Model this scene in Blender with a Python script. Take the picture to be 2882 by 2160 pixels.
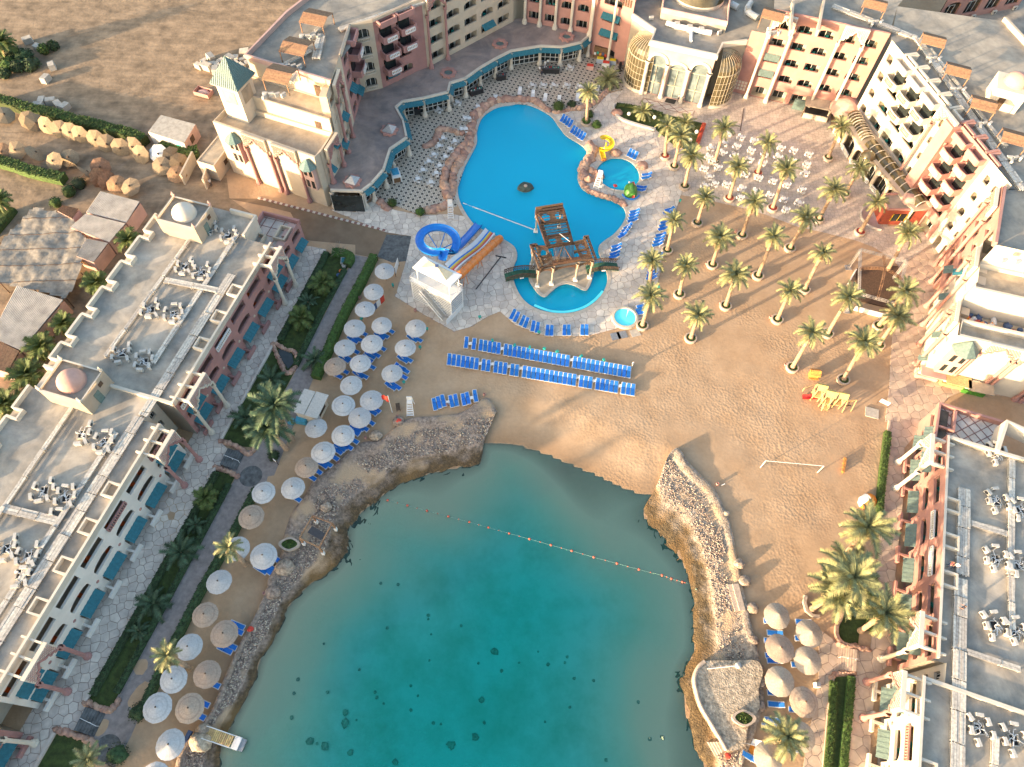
import bpy,bmesh,math,random
import numpy as np
from mathutils import Vector,Matrix,noise
from mathutils.geometry import tessellate_polygon
R0=random.Random(7)
sc=bpy.context.scene
for o in list(bpy.data.objects):bpy.data.objects.remove(o)
COL=sc.collection

# ------------------------------------------------------------------ camera
FOC,CH=2000.0,92.0            # focal length in photo pixels, flying height in metres
def _cam_axes(n=(1388.0,2230.0)):
    d=np.array([n[0]-1441,-(n[1]-1080),-FOC]);d /= np.linalg.norm(d)
    up=-d;fw=np.array([0,0,-1.0]);y=fw-up*(fw@up);y /= np.linalg.norm(y)
    return np.array([np.cross(y,up),y,up])
CM=_cam_axes()
cd=bpy.data.cameras.new('camera');cam=bpy.data.objects.new('camera',cd);COL.objects.link(cam)
cd.sensor_fit='HORIZONTAL';cd.sensor_width=36.0;cd.lens=FOC/2882*36;cd.clip_end=3000;cd.clip_start=1
mw=Matrix.Identity(4)
for i in range(3):
    for j in range(3):mw[i][j]=CM[i][j]
mw[2][3]=CH
cam.matrix_world=mw
sc.camera=cam

# ------------------------------------------------------------------ light
SUN_DIR=math.radians(32.2)      # shadows fall towards this ground angle
SUN_EL=math.radians(8.2)
w=bpy.data.worlds.new('World');sc.world=w;w.use_nodes=True
nt=w.node_tree;nt.nodes.clear()
sky=nt.nodes.new('ShaderNodeTexSky');sky.sky_type='NISHITA';sky.sun_disc=False
sky.sun_elevation=SUN_EL
sky.sun_rotation=math.radians(90)-(SUN_DIR+math.pi)
sky.air_density=1.0;sky.dust_density=3.0;sky.ozone_density=1.0
bg=nt.nodes.new('ShaderNodeBackground');bg.inputs[1].default_value=0.15
wo=nt.nodes.new('ShaderNodeOutputWorld')
nt.links.new(sky.outputs[0],bg.inputs[0]);nt.links.new(bg.outputs[0],wo.inputs[0])
sd=bpy.data.lights.new('sun','SUN');sd.energy=3.4;sd.angle=math.radians(1.0);sd.color=(1.0,0.73,0.47)
so=bpy.data.objects.new('sun',sd);COL.objects.link(so)
sv=Vector((math.cos(SUN_DIR)*math.cos(SUN_EL),math.sin(SUN_DIR)*math.cos(SUN_EL),-math.sin(SUN_EL)))
so.rotation_euler=sv.to_track_quat('-Z','Y').to_euler()
so.location=(-80,-60,60)
sc.render.engine='CYCLES'
sc.view_settings.view_transform='Standard';sc.view_settings.look='None'
sc.view_settings.exposure=2.25;sc.view_settings.gamma=1.0;sc.view_settings.use_curve_mapping=False
sc.cycles.max_bounces=6;sc.cycles.transparent_max_bounces=12;sc.cycles.use_adaptive_sampling=True
sc.render.resolution_x=1024;sc.render.resolution_y=767

# ------------------------------------------------------------------ pixels -> places
def G(px,py,z=0.0):
    v=CM @ np.array([px-1441.0,1080.0-py,-FOC]);t=(z-CH)/v[2]
    return Vector((v[0]*t,v[1]*t,z))
def PIX(p):
    c=CM.T @ (np.array(p)-np.array([0,0,CH]));return (1441-FOC*c[0]/c[2],1080+FOC*c[1]/c[2])
class K:                            # reads positions noted on one enlarged 720x540 window of the photograph
    def __init__(s,c,r):s.o=(c*720,r*540);s.k=722/2212 if c==3 else 720/2211
    def __call__(s,x,y,z=0.0):return G(s.o[0]+x*s.k,s.o[1]+y*s.k,z)
    def l(s,pts,z=0.0):return [s(p[0],p[1],z) for p in pts]
def hgt(base,top):                 # height of a vertical thing whose top projects nearest to the noted top
    # world base point, pixel top
    best=(1e9,0)
    for i in range(1,160):
        q=PIX((base[0],base[1],base[2]+i*.1));e=(q[0]-top[0])**2+(q[1]-top[1])**2
        if e<best[0]:best=(e,i*.1)
    return best[1]

# ------------------------------------------------------------------ materials
MATS={}
def mat(name,col,rough=0.8,var=0.12,scale=1.5,bump=0.0,bscale=8.0,metal=0.0,col2=None,isl=0.0,spec=None,coat=0.0):
    m=bpy.data.materials.new(name);m.use_nodes=True;MATS[name]=m
    n=m.node_tree;p=n.nodes['Principled BSDF'];L=n.links.new
    p.inputs['Roughness'].default_value=rough;p.inputs['Metallic'].default_value=metal
    if spec is not None:p.inputs['Specular IOR Level'].default_value=spec
    if coat:p.inputs['Coat Weight'].default_value=coat
    geo=n.nodes.new('ShaderNodeNewGeometry')
    nz=n.nodes.new('ShaderNodeTexNoise');nz.inputs['Scale'].default_value=scale;nz.inputs['Detail'].default_value=5;nz.inputs['Roughness'].default_value=.62
    L(geo.outputs['Position'],nz.inputs['Vector'])
    ramp=n.nodes.new('ShaderNodeValToRGB')
    c2=col2 if col2 else tuple(min(1,c*(1+var*1.6)) for c in col)
    c1=tuple(c*(1-var*1.6) for c in col) if not col2 else col
    ramp.color_ramp.elements[0].position=.3;ramp.color_ramp.elements[1].position=.7
    ramp.color_ramp.elements[0].color=(*c1,1);ramp.color_ramp.elements[1].color=(*c2,1)
    L(nz.outputs['Fac'],ramp.inputs['Fac'])
    out=ramp.outputs['Color']
    if isl:
        oi=n.nodes.new('ShaderNodeObjectInfo')
        a=n.nodes.new('ShaderNodeMath');a.operation='ADD';L(geo.outputs['Random Per Island'],a.inputs[0]);L(oi.outputs['Random'],a.inputs[1])
        fr=n.nodes.new('ShaderNodeMath');fr.operation='FRACT';L(a.outputs[0],fr.inputs[0])
        mr=n.nodes.new('ShaderNodeMapRange');mr.inputs['To Min'].default_value=1-isl;mr.inputs['To Max'].default_value=1+isl
        L(fr.outputs[0],mr.inputs['Value'])
        hs=n.nodes.new('ShaderNodeHueSaturation');L(out,hs.inputs['Color']);L(mr.outputs[0],hs.inputs['Value'])
        mr2=n.nodes.new('ShaderNodeMapRange');mr2.inputs['To Min'].default_value=.5-isl*.06;mr2.inputs['To Max'].default_value=.5+isl*.06
        L(fr.outputs[0],mr2.inputs['Value']);L(mr2.outputs[0],hs.inputs['Hue'])
        out=hs.outputs['Color']
    L(out,p.inputs['Base Color'])
    if bump:
        nb=n.nodes.new('ShaderNodeTexNoise');nb.inputs['Scale'].default_value=bscale;nb.inputs['Detail'].default_value=4
        L(geo.outputs['Position'],nb.inputs['Vector'])
        b=n.nodes.new('ShaderNodeBump');b.inputs['Strength'].default_value=min(1,bump);b.inputs['Distance'].default_value=.15*bump
        L(nb.outputs['Fac'],b.inputs['Height']);L(b.outputs['Normal'],p.inputs['Normal'])
    return m
def nd(m,t,**kw):
    x=m.node_tree.nodes.new(t)
    for k,v in kw.items():
        if k in x.inputs:x.inputs[k].default_value=v
        else:setattr(x,k,v)
    return x

# ------------------------------------------------------------------ mesh helpers
class MB:
    def __init__(s):s.v=[];s.f=[];s.mi=[];s.sm=[]
    def add(s,vs,fs,mi=0,smooth=False):
        b=len(s.v);s.v.extend([tuple(v) for v in vs])
        for f in fs:s.f.append(tuple(b+i for i in f));s.mi.append(mi);s.sm.append(smooth)
    def quad(s,a,b,c,d,mi=0):s.add([a,b,c,d],[(0,1,2,3)],mi)
    def box(s,cx,cy,z0,sx,sy,sz,rz=0.0,mi=0,top=1.0):
        c,k=math.cos(rz),math.sin(rz);vs=[]
        for z,t in ((z0,1.0),(z0+sz,top)):
            for x,y in ((-1,-1),(1,-1),(1,1),(-1,1)):
                X,Y=x*sx/2*t,y*sy/2*t;vs.append((cx+X*c-Y*k,cy+X*k+Y*c,z))
        s.add(vs,[(3,2,1,0),(4,5,6,7),(0,1,5,4),(1,2,6,5),(2,3,7,6),(3,0,4,7)],mi)
    def bar(s,a,b,wd,ht=None,mi=0,up=(0,0,1)):       # box beam between two points (centred)
        a,b=Vector(a),Vector(b);ht=ht or wd;d=b-a
        if d.length<1e-6:return
        d.normalize();u=Vector(up)
        if abs(d.dot(u))>.97:u=Vector((1,0,0))
        x=d.cross(u).normalized()*wd/2;y=x.cross(d).normalized()*ht/2
        s.add([a-x-y,a+x-y,a+x+y,a-x+y,b-x-y,b+x-y,b+x+y,b-x+y],
              [(0,3,2,1),(4,5,6,7),(0,1,5,4),(1,2,6,5),(2,3,7,6),(3,0,4,7)],mi)
    def tube(s,pts,r,n=8,mi=0,cap=True,r1=None,smooth=True):
        pts=[Vector(p) for p in pts];rings=[];N=len(pts)
        for i,p in enumerate(pts):
            d=(pts[min(i+1,N-1)]-pts[max(i-1,0)]).normalized();u=Vector((0,0,1))
            if abs(d.dot(u))>.95:u=Vector((1,0,0))
            x=d.cross(u).normalized();y=x.cross(d)
            rr=r if r1 is None else r+(r1-r)*i/(N-1)
            if isinstance(r,(list,tuple)):rr=r[i]
            rings.append([p+(x*math.cos(2*math.pi*k/n)+y*math.sin(2*math.pi*k/n))*rr for k in range(n)])
        vs=[q for g in rings for q in g];fs=[]
        for i in range(N-1):
            for k in range(n):fs.append((i*n+k,(i+1)*n+k,(i+1)*n+(k+1) % n,i*n+(k+1) % n))
        s.add(vs,fs,mi,smooth)
        if cap:s.add(rings[0],[tuple(range(n))],mi);s.add(rings[-1],[tuple(reversed(range(n)))],mi)
    def lathe(s,c,prof,n=12,mi=0,smooth=True,sx=1.0,sy=1.0,a0=0.0,a1=2*math.pi,rot=0.0):
        full=abs(a1-a0-2*math.pi)<1e-6;m=n if full else n+1;vs=[]
        for r,z in prof:
            for k in range(m):
                a=rot+a0+(a1-a0)*k/n;vs.append((c[0]+r*math.cos(a)*sx,c[1]+r*math.sin(a)*sy,c[2]+z))
        fs=[]
        for i in range(len(prof)-1):
            for k in range(n):
                k2=(k+1) % m;fs.append((i*m+k,i*m+k2,(i+1)*m+k2,(i+1)*m+k))
        s.add(vs,fs,mi,smooth)
    def prism(s,poly,z0,z1,mi=0,mis=None,bottom=False,holes=()):
        poly=[Vector((p[0],p[1],0)) for p in poly]
        if sum(a.x*b.y-b.x*a.y for a,b in zip(poly,poly[1:]+poly[:1]))<0:poly.reverse()
        loops=[poly]+[[Vector((p[0],p[1],0)) for p in h] for h in holes]
        allv=[p for L in loops for p in L]
        tri=tessellate_polygon(loops)
        up=[]
        for t in tri:
            a,b,c=(allv[i] for i in t)
            up.append(t if (b-a).cross(c-a).z>0 else (t[0],t[2],t[1]))
        s.add([(p.x,p.y,z1) for p in allv],up,mi)
        if bottom:s.add([(p.x,p.y,z0) for p in allv],[(t[0],t[2],t[1]) for t in up],mi)
        ms=mi if mis is None else mis
        for li,L in enumerate(loops):
            if abs(z1-z0)<1e-6:break
            ar=sum(a.x*b.y-b.x*a.y for a,b in zip(L,L[1:]+L[:1]))
            if (li>0)==(ar>0):L=L[::-1]
            for a,b in zip(L,L[1:]+L[:1]):
                s.quad((a.x,a.y,z0),(b.x,b.y,z0),(b.x,b.y,z1),(a.x,a.y,z1),ms)
    def blob(s,c,rx,ry,rz,seed=0,n=8,m=6,amp=.18,mi=0,smooth=True,flat=None):
        vs=[];fs=[]
        for i in range(m+1):
            th=math.pi*i/m
            for k in range(n):
                a=2*math.pi*k/n;d=Vector((math.sin(th)*math.cos(a),math.sin(th)*math.sin(a),math.cos(th)))
                q=1+amp*2*noise.noise(d*1.4+Vector((seed*3.1,seed*1.7,0)))
                z=d.z*rz*q
                if flat is not None:z=max(z,flat)
                vs.append((c[0]+d.x*rx*q,c[1]+d.y*ry*q,c[2]+z))
        for i in range(m):
            for k in range(n):fs.append((i*n+k,(i+1)*n+k,(i+1)*n+(k+1) % n,i*n+(k+1) % n))
        s.add(vs,fs,mi,smooth)
    def mesh(s,name,mats):
        me=bpy.data.meshes.new(name);me.from_pydata(s.v,[],s.f)
        ml=mats if isinstance(mats,(list,tuple)) else [mats]
        for m in ml:me.materials.append(MATS[m] if isinstance(m,str) else m)
        if len(ml)>1:me.polygons.foreach_set('material_index',s.mi)
        me.polygons.foreach_set('use_smooth',s.sm);me.update()
        return me
    def build(s,name,mats,parent=None,loc=None,rz=0.0):
        return put(name,s.mesh(name,mats),parent,loc,rz)
def put(name,me,parent=None,loc=None,rz=0.0,rot=None,scale=None):
    o=bpy.data.objects.new(name,me);COL.objects.link(o)
    if parent is not None:o.parent=parent
    if loc is not None:o.location=loc
    if rot is not None:o.rotation_euler=rot
    elif rz:o.rotation_euler=(0,0,rz)
    if scale is not None:o.scale=(scale,)*3 if not isinstance(scale,(tuple,list)) else scale
    return o
def tag(o,label,cat,group=None):
    o['label']=label;o['category']=cat
    if group:o['group']=group
    return o
def thing(name,label,cat,loc=(0,0,0),rz=0.0,group=None):
    o=put(name,None,None,loc,rz);o.empty_display_size=.3
    return tag(o,label,cat,group)
def struct(o):o['kind']='structure';return o
def dup(root,loc,rz=0.0,label=None,group=None,scale=None,rot=None):
    r=root.copy();COL.objects.link(r);r.location=loc;r.rotation_euler=rot if rot else (0,0,rz)
    if scale is not None:r.scale=(scale,)*3
    if label:r['label']=label
    if group:r['group']=group
    for ch in root.children:
        c=ch.copy();COL.objects.link(c);c.parent=r
        for g in ch.children:
            e=g.copy();COL.objects.link(e);e.parent=c
    return r
def smooth_loop(pts,n=6,closed=True):        # Catmull-Rom through 2-D points
    P=[Vector((p[0],p[1])) for p in pts];N=len(P);out=[]
    rng=range(N) if closed else range(N-1)
    for i in rng:
        if closed:a,b,c,d=P[(i-1) % N],P[i],P[(i+1) % N],P[(i+2) % N]
        else:a,b,c,d=P[max(i-1,0)],P[i],P[i+1],P[min(i+2,N-1)]
        for k in range(n):
            t=k/n
            out.append(.5*((2*b)+(c-a)*t+(2*a-5*b+4*c-d)*t*t+(3*b-a-3*c+d)*t*t*t))
    if not closed:out.append(P[-1])
    return out
def inside(p,poly):
    x,y=p[0],p[1];r=False;j=len(poly)-1
    for i in range(len(poly)):
        xi,yi=poly[i][0],poly[i][1];xj,yj=poly[j][0],poly[j][1]
        if (yi>y) != (yj>y) and x<(xj-xi)*(y-yi)/(yj-yi)+xi:r=not r
        j=i
    return r
def nearest(p,poly,closed=True):
    best=(1e18,None);n=len(poly)
    for i in range(n if closed else n-1):
        a,b=Vector(poly[i][:2]),Vector(poly[(i+1) % n][:2]);d=b-a;L=d.length_squared
        t=0 if L<1e-12 else max(0,min(1,(Vector(p[:2])-a).dot(d)/L));q=a+d*t
        e=(q-Vector(p[:2])).length
        if e<best[0]:best=(e,q)
    return best
def offset_loop(pts,d):                        # positive = outward for counter-clockwise loops
    P=[Vector((p[0],p[1])) for p in pts]
    if sum(a.x*b.y-b.x*a.y for a,b in zip(P,P[1:]+P[:1]))<0:P.reverse()
    out=[];n=len(P)
    for i in range(n):
        e=(P[(i+1) % n]-P[i-1]);e=e.normalized() if e.length>0 else Vector((1,0));out.append(P[i]+Vector((e.y,-e.x))*d)
    return out
# ------------------------------------------------------------------ palette
mat('sand',(.44,.305,.19),.95,.05,1.6,.32,3.2)
mat('seabed_sand',(.46,.40,.27),.95,.2,.35,.2,2)
mat('dirt',(.25,.178,.112),.95,.28,.35,.6,1.6)
mat('road',(.155,.105,.065),.95,.3,.5,.3,3,col2=(.215,.15,.095))
mat('asphalt_patch',(.10,.105,.105),.9,.35,1.2,.2,5)
mat('gravel_path',(.235,.205,.19),.95,.16,1.3,.2,9)
mat('soil',(.055,.035,.022),.95,.3,2)
mat('grass',(.040,.062,.013),.95,.3,1.4,.5,14)
mat('hedge',(.045,.082,.015),.9,.35,2.5,.6,9,isl=.35)
mat('shrub',(.052,.085,.016),.9,.35,2.5,0,9,isl=.45)
mat('shrub_dark',(.034,.060,.022),.9,.35,2.5,0,9,isl=.45)
mat('dry_twig',(.26,.22,.17),.9,.2,2)
mat('frond',(.21,.212,.09),.75,.25,2,0,9,isl=.35)
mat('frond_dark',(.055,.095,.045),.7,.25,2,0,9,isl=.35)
mat('frond_fan',(.075,.105,.022),.75,.25,2,0,9,isl=.35)
mat('frond_dry',(.36,.27,.135),.85,.2,2,0,9,isl=.25)
mat('trunk',(.37,.255,.165),.95,.25,3.5,.8,9)
mat('planter',(.43,.345,.27),.9,.15,3,.2,10)
mat('cream',(.50,.42,.32),.9,.07,.5,.12,14)
mat('cream_light',(.58,.52,.43),.9,.06,.5,.12,14)
mat('white_wall',(.68,.64,.58),.9,.06,.5,.1,14)
mat('pink',(.41,.215,.18),.9,.08,.5,.12,14)
mat('pink_deep',(.36,.19,.172),.9,.08,.5,.12,14)
mat('pink_pale',(.49,.32,.275),.9,.08,.5,.12,14)
mat('roof_grey',(.31,.29,.255),.95,.13,.45,.15,6)
mat('roof_grime',(.37,.34,.295),.95,.22,.25,.15,6)
mat('terrace_roof',(.30,.245,.225),.95,.12,.4,.15,6)
mat('screed',(.42,.36,.28),.95,.12,.6,.15,6)
mat('teal',(.018,.135,.175),.7,.15,3)
mat('teal_tile',(.095,.165,.16),.6,.2,6)
mat('awning_grey',(.115,.17,.155),.7,.15,3)
mat('glass_dark',(.022,.028,.028),.08,.3,.6,spec=.6)
mat('glass_pale',(.16,.20,.20),.15,.2,.6)
mat('interior',(.085,.068,.05),.9,.35,.7)
mat('frame_white',(.72,.70,.66),.6,.06,3)
mat('white_plastic',(.64,.64,.63),.45,.05,3)
mat('metal_white',(.66,.66,.64),.45,.08,5)
mat('metal_grey',(.33,.33,.33),.45,.15,5,metal=.6)
mat('metal_dark',(.05,.05,.055),.5,.2,5)
mat('ac_white',(.47,.45,.41),.6,.1,4)
mat('blue_cushion',(.006,.135,.50),.8,.1,5,isl=.1)
mat('blue_gloss',(.01,.20,.62),.28,.08,2,spec=.6)
mat('orange_gloss',(.66,.20,.035),.3,.1,2)
mat('yellow_gloss',(.74,.53,.02),.3,.08,2)
mat('red_gloss',(.55,.035,.03),.35,.08,2)
mat('green_gloss',(.06,.22,.03),.5,.3,4)
mat('white_gloss',(.66,.66,.65),.3,.04,2)
mat('cream_canvas',(.70,.56,.36),.8,.08,2)
mat('thatch_white',(.45,.445,.435),.95,.10,5,.4,26,isl=.09)
mat('thatch_ring',(.405,.40,.39),.95,.10,5,.4,26)
mat('thatch_tan',(.36,.275,.21),.95,.12,5,.4,26,isl=.09)
mat('thatch_tan_ring',(.31,.235,.18),.95,.12,5,.4,26)
mat('wood',(.135,.072,.036),.8,.3,4,.3,12,isl=.25)
mat('wood_dark',(.085,.05,.03),.8,.3,4,.3,12)
mat('wood_weathered',(.46,.43,.38),.9,.2,3,.3,14,isl=.22)
mat('wood_shade',(.26,.15,.085),.9,.2,3,.3,14,isl=.12)
mat('wood_yellow',(.52,.36,.16),.8,.2,4,.2,12,isl=.2)
mat('rock_pink',(.42,.255,.185),.95,.25,1.1,.9,3.2,isl=.15)
mat('coral_stone',(.32,.255,.195),.95,.3,2.4,.9,5,isl=.25)
mat('pebble',(.31,.25,.205),.9,.3,2.4,.2,5,isl=.5)
mat('flagstone',(.56,.495,.425),.85,.12,.8,.18,6,isl=.13)
mat('flagstone_warm',(.49,.38,.29),.85,.12,.8,.18,6,isl=.13)
mat('mortar',(.30,.225,.185),.95,.15,3,.2,10)
mat('coping',(.46,.41,.34),.85,.1,2,.15,8)
mat('kerb_white',(.55,.50,.43),.9,.1,3)
mat('kerb_red',(.24,.13,.11),.9,.15,3)
mat('concrete',(.40,.37,.32),.95,.14,1.5,.25,8)
mat('tarp',(.235,.21,.175),.95,.25,.8,.7,1.6)
mat('corrugated',(.42,.37,.31),.7,.18,.6)
mat('pool_tile',(.02,.76,.95),.4,.05,.22)
mat('pool_tile_light',(.12,.84,.95),.4,.06,.5)
mat('algae_rock',(.055,.075,.06),.9,.3,2,.6,6)
mat('red_cloth',(.55,.05,.03),.8,.12,4)
mat('orange_cloth',(.70,.26,.03),.8,.12,4)
mat('black',(.018,.018,.02),.6,.1,4)
mat('skin',(.36,.20,.13),.6,.06,4)
mat('cloth_white',(.65,.65,.64),.85,.08,5)
mat('cloth_dark',(.03,.032,.05),.85,.1,5)
mat('cloth_red',(.40,.07,.06),.85,.1,5)
mat('denim',(.06,.10,.2),.85,.1,5)
mat('teal_plastic',(.02,.30,.26),.4,.08,5)
mat('orange_plastic',(.55,.11,.02),.5,.08,5)
mat('dome_pink',(.50,.30,.24),.9,.08,1,.12,14)
mat('gold_frame',(.46,.40,.29),.4,.1,4)
mat('red_paint',(.27,.06,.035),.6,.12,3)
mat('screen_print',(.55,.52,.48),.6,.1,9,col2=(.2,.3,.45))
mat('flower_red',(.42,.045,.03),.8,.3,8,isl=.4)
mat('rust',(.22,.12,.065),.9,.25,4,.2,10)

def extra_nodes():
    # gold reflective glass of the lobby
    m=mat('glass_gold',(.12,.10,.055),.06,.35,.25,spec=.8);p=m.node_tree.nodes['Principled BSDF'];p.inputs['Metallic'].default_value=.25
    # beach sand: wet and darker just above the water, trampled dimples
    m=MATS['sand'];n=m.node_tree;p=n.nodes['Principled BSDF'];L=n.links.new
    src=p.inputs['Base Color'].links[0].from_socket
    geo=nd(m,'ShaderNodeNewGeometry');sx=nd(m,'ShaderNodeSeparateXYZ');L(geo.outputs['Position'],sx.inputs[0])
    nz=nd(m,'ShaderNodeTexNoise',Scale=.28,Detail=6.0);L(geo.outputs['Position'],nz.inputs['Vector'])
    # large soft patches
    r=nd(m,'ShaderNodeMapRange');r.inputs['From Min'].default_value=.35;r.inputs['From Max'].default_value=.68;L(nz.outputs['Fac'],r.inputs['Value'])
    mx=nd(m,'ShaderNodeMixRGB',blend_type='MULTIPLY');mx.inputs['Color2'].default_value=(.86,.82,.77,1);L(r.outputs[0],mx.inputs['Fac']);L(src,mx.inputs['Color1'])
    ad=nd(m,'ShaderNodeMath',operation='MULTIPLY_ADD');ad.inputs[1].default_value=.25;L(nz.outputs['Fac'],ad.inputs[0]);L(sx.outputs['Z'],ad.inputs[2])
    r2=nd(m,'ShaderNodeMapRange');r2.inputs['From Min'].default_value=-.62;r2.inputs['From Max'].default_value=-.35;r2.inputs['To Min'].default_value=1;r2.inputs['To Max'].default_value=0;L(ad.outputs[0],r2.inputs['Value'])
    mx2=nd(m,'ShaderNodeMixRGB',blend_type='MULTIPLY');mx2.inputs['Color2'].default_value=(.70,.66,.62,1);L(r2.outputs[0],mx2.inputs['Fac']);L(mx.outputs[0],mx2.inputs['Color1'])
    # under water: pale carbonate sand with weed patches
    r3=nd(m,'ShaderNodeMapRange');r3.inputs['From Min'].default_value=-.78;r3.inputs['From Max'].default_value=-.92;L(sx.outputs['Z'],r3.inputs['Value'])
    nz2=nd(m,'ShaderNodeTexNoise',Scale=.13,Detail=9.0);nz2.inputs['Roughness'].default_value=.68;L(geo.outputs['Position'],nz2.inputs['Vector'])
    rp=nd(m,'ShaderNodeValToRGB');L(nz2.outputs['Fac'],rp.inputs['Fac'])
    e=rp.color_ramp.elements;e[0].position=.34;e[0].color=(.40,.47,.34,1);e[1].position=.56;e[1].color=(.62,.63,.52,1)
    mx3=nd(m,'ShaderNodeMixRGB');L(r3.outputs[0],mx3.inputs['Fac']);L(mx2.outputs[0],mx3.inputs['Color1'])
    r4=nd(m,'ShaderNodeMapRange');r4.inputs['From Min'].default_value=-1.0;r4.inputs['From Max'].default_value=-2.4;L(sx.outputs['Z'],r4.inputs['Value']);mx4=nd(m,'ShaderNodeMixRGB');mx4.inputs['Color1'].default_value=(.74,.58,.38,1);L(r4.outputs[0],mx4.inputs['Fac']);L(rp.outputs[0],mx4.inputs['Color2']);L(mx4.outputs[0],mx3.inputs['Color2'])
    L(mx3.outputs[0],p.inputs['Base Color'])
    # water of the lagoon: clear surface over an absorbing body
    m=bpy.data.materials.new('lagoon_water');m.use_nodes=True;MATS['lagoon_water']=m;n=m.node_tree;n.nodes.clear();L=n.links.new
    out=nd(m,'ShaderNodeOutputMaterial');tr=nd(m,'ShaderNodeBsdfTransparent');gl=nd(m,'ShaderNodeBsdfGlossy',Roughness=.12)
    tr.inputs[0].default_value=(.92,.99,.98,1)
    fr=nd(m,'ShaderNodeFresnel',IOR=1.33);mx=nd(m,'ShaderNodeMixShader')
    geo=nd(m,'ShaderNodeNewGeometry');nz=nd(m,'ShaderNodeTexNoise',Scale=1.3,Detail=3.0);L(geo.outputs['Position'],nz.inputs['Vector'])
    b=nd(m,'ShaderNodeBump',Strength=.25,Distance=.08);L(nz.outputs['Fac'],b.inputs['Height']);L(b.outputs[0],gl.inputs['Normal']);L(b.outputs[0],fr.inputs['Normal'])
    df=nd(m,'ShaderNodeBsdfDiffuse');df.inputs[0].default_value=(.0,.38,.385,1);m2=nd(m,'ShaderNodeMixShader');m2.inputs[0].default_value=.06;L(tr.outputs[0],m2.inputs[1]);L(df.outputs[0],m2.inputs[2])
    L(fr.outputs[0],mx.inputs[0]);L(m2.outputs[0],mx.inputs[1]);L(gl.outputs[0],mx.inputs[2]);L(mx.outputs[0],out.inputs['Surface'])
    va=nd(m,'ShaderNodeVolumeAbsorption');va.inputs['Color'].default_value=(.0,.984,.981,1);va.inputs['Density'].default_value=.42
    L(va.outputs[0],out.inputs['Volume'])
    m=bpy.data.materials.new('pool_water');m.use_nodes=True;MATS['pool_water']=m;n=m.node_tree;n.nodes.clear();L=n.links.new
    out=nd(m,'ShaderNodeOutputMaterial');tr=nd(m,'ShaderNodeBsdfTransparent');gl=nd(m,'ShaderNodeBsdfGlossy',Roughness=.1)
    tr.inputs[0].default_value=(.70,.97,1,1)
    fr=nd(m,'ShaderNodeFresnel',IOR=1.33);mx=nd(m,'ShaderNodeMixShader')
    geo=nd(m,'ShaderNodeNewGeometry');nz=nd(m,'ShaderNodeTexNoise',Scale=2.2,Detail=3.0);L(geo.outputs['Position'],nz.inputs['Vector'])
    b=nd(m,'ShaderNodeBump',Strength=.5,Distance=.08);L(nz.outputs['Fac'],b.inputs['Height']);L(b.outputs[0],gl.inputs['Normal']);L(b.outputs[0],fr.inputs['Normal'])
    df=nd(m,'ShaderNodeBsdfDiffuse');df.inputs[0].default_value=(.01,.62,.92,1);m2=nd(m,'ShaderNodeMixShader');m2.inputs[0].default_value=.38;L(tr.outputs[0],m2.inputs[1]);L(df.outputs[0],m2.inputs[2])
    L(fr.outputs[0],mx.inputs[0]);L(m2.outputs[0],mx.inputs[1]);L(gl.outputs[0],mx.inputs[2]);L(mx.outputs[0],out.inputs['Surface'])
    # mosaic floor: cream tiles with dark diamonds and rust dots
    m=mat('mosaic',(.5,.45,.38),.6,.08,1);n=m.node_tree;L=n.links.new;p=n.nodes['Principled BSDF']
    src=p.inputs['Base Color'].links[0].from_socket
    geo=nd(m,'ShaderNodeNewGeometry');mp=nd(m,'ShaderNodeMapping');mp.inputs['Rotation'].default_value=(0,0,.35);mp.inputs['Scale'].default_value=(1.1,1.1,1.1);L(geo.outputs['Position'],mp.inputs['Vector'])
    vo=nd(m,'ShaderNodeTexVoronoi',voronoi_dimensions='2D',distance='MANHATTAN');vo.inputs['Scale'].default_value=1.0;vo.inputs['Randomness'].default_value=0.0;L(mp.outputs[0],vo.inputs['Vector'])
    rp=nd(m,'ShaderNodeValToRGB');L(vo.outputs['Distance'],rp.inputs['Fac']);rp.color_ramp.interpolation='CONSTANT'
    e=rp.color_ramp.elements;e[0].position=0;e[0].color=(.06,.05,.045,1);e[1].position=.34;e[1].color=(.66,.60,.50,1)
    for ps,c in ((.60,(.16,.09,.06,1)),(.70,(.62,.56,.46,1)),(.93,(.05,.045,.04,1))):
        x=e.new(ps);x.color=c
    mx=nd(m,'ShaderNodeMixRGB',blend_type='MULTIPLY',Fac=.35);L(rp.outputs[0],mx.inputs['Color1']);L(src,mx.inputs['Color2'])
    L(mx.outputs[0],p.inputs['Base Color'])
    # small irregular setts of the palm plaza
    m=mat('plaza_setts',(.50,.42,.345),.85,.1,.5);n=m.node_tree;L=n.links.new;p=n.nodes['Principled BSDF']
    src=p.inputs['Base Color'].links[0].from_socket
    geo=nd(m,'ShaderNodeNewGeometry');vo=nd(m,'ShaderNodeTexVoronoi',voronoi_dimensions='2D',feature='DISTANCE_TO_EDGE');vo.inputs['Scale'].default_value=1.5;vo.inputs['Randomness'].default_value=.6;L(geo.outputs['Position'],vo.inputs['Vector'])
    r=nd(m,'ShaderNodeMapRange');r.inputs['From Min'].default_value=.025;r.inputs['From Max'].default_value=.06;r.inputs['To Min'].default_value=.6;L(vo.outputs['Distance'],r.inputs['Value'])
    vc=nd(m,'ShaderNodeTexVoronoi',voronoi_dimensions='2D');vc.inputs['Scale'].default_value=1.5;vc.inputs['Randomness'].default_value=.6;L(geo.outputs['Position'],vc.inputs['Vector'])
    bw=nd(m,'ShaderNodeRGBToBW');L(vc.outputs['Color'],bw.inputs[0])
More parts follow.
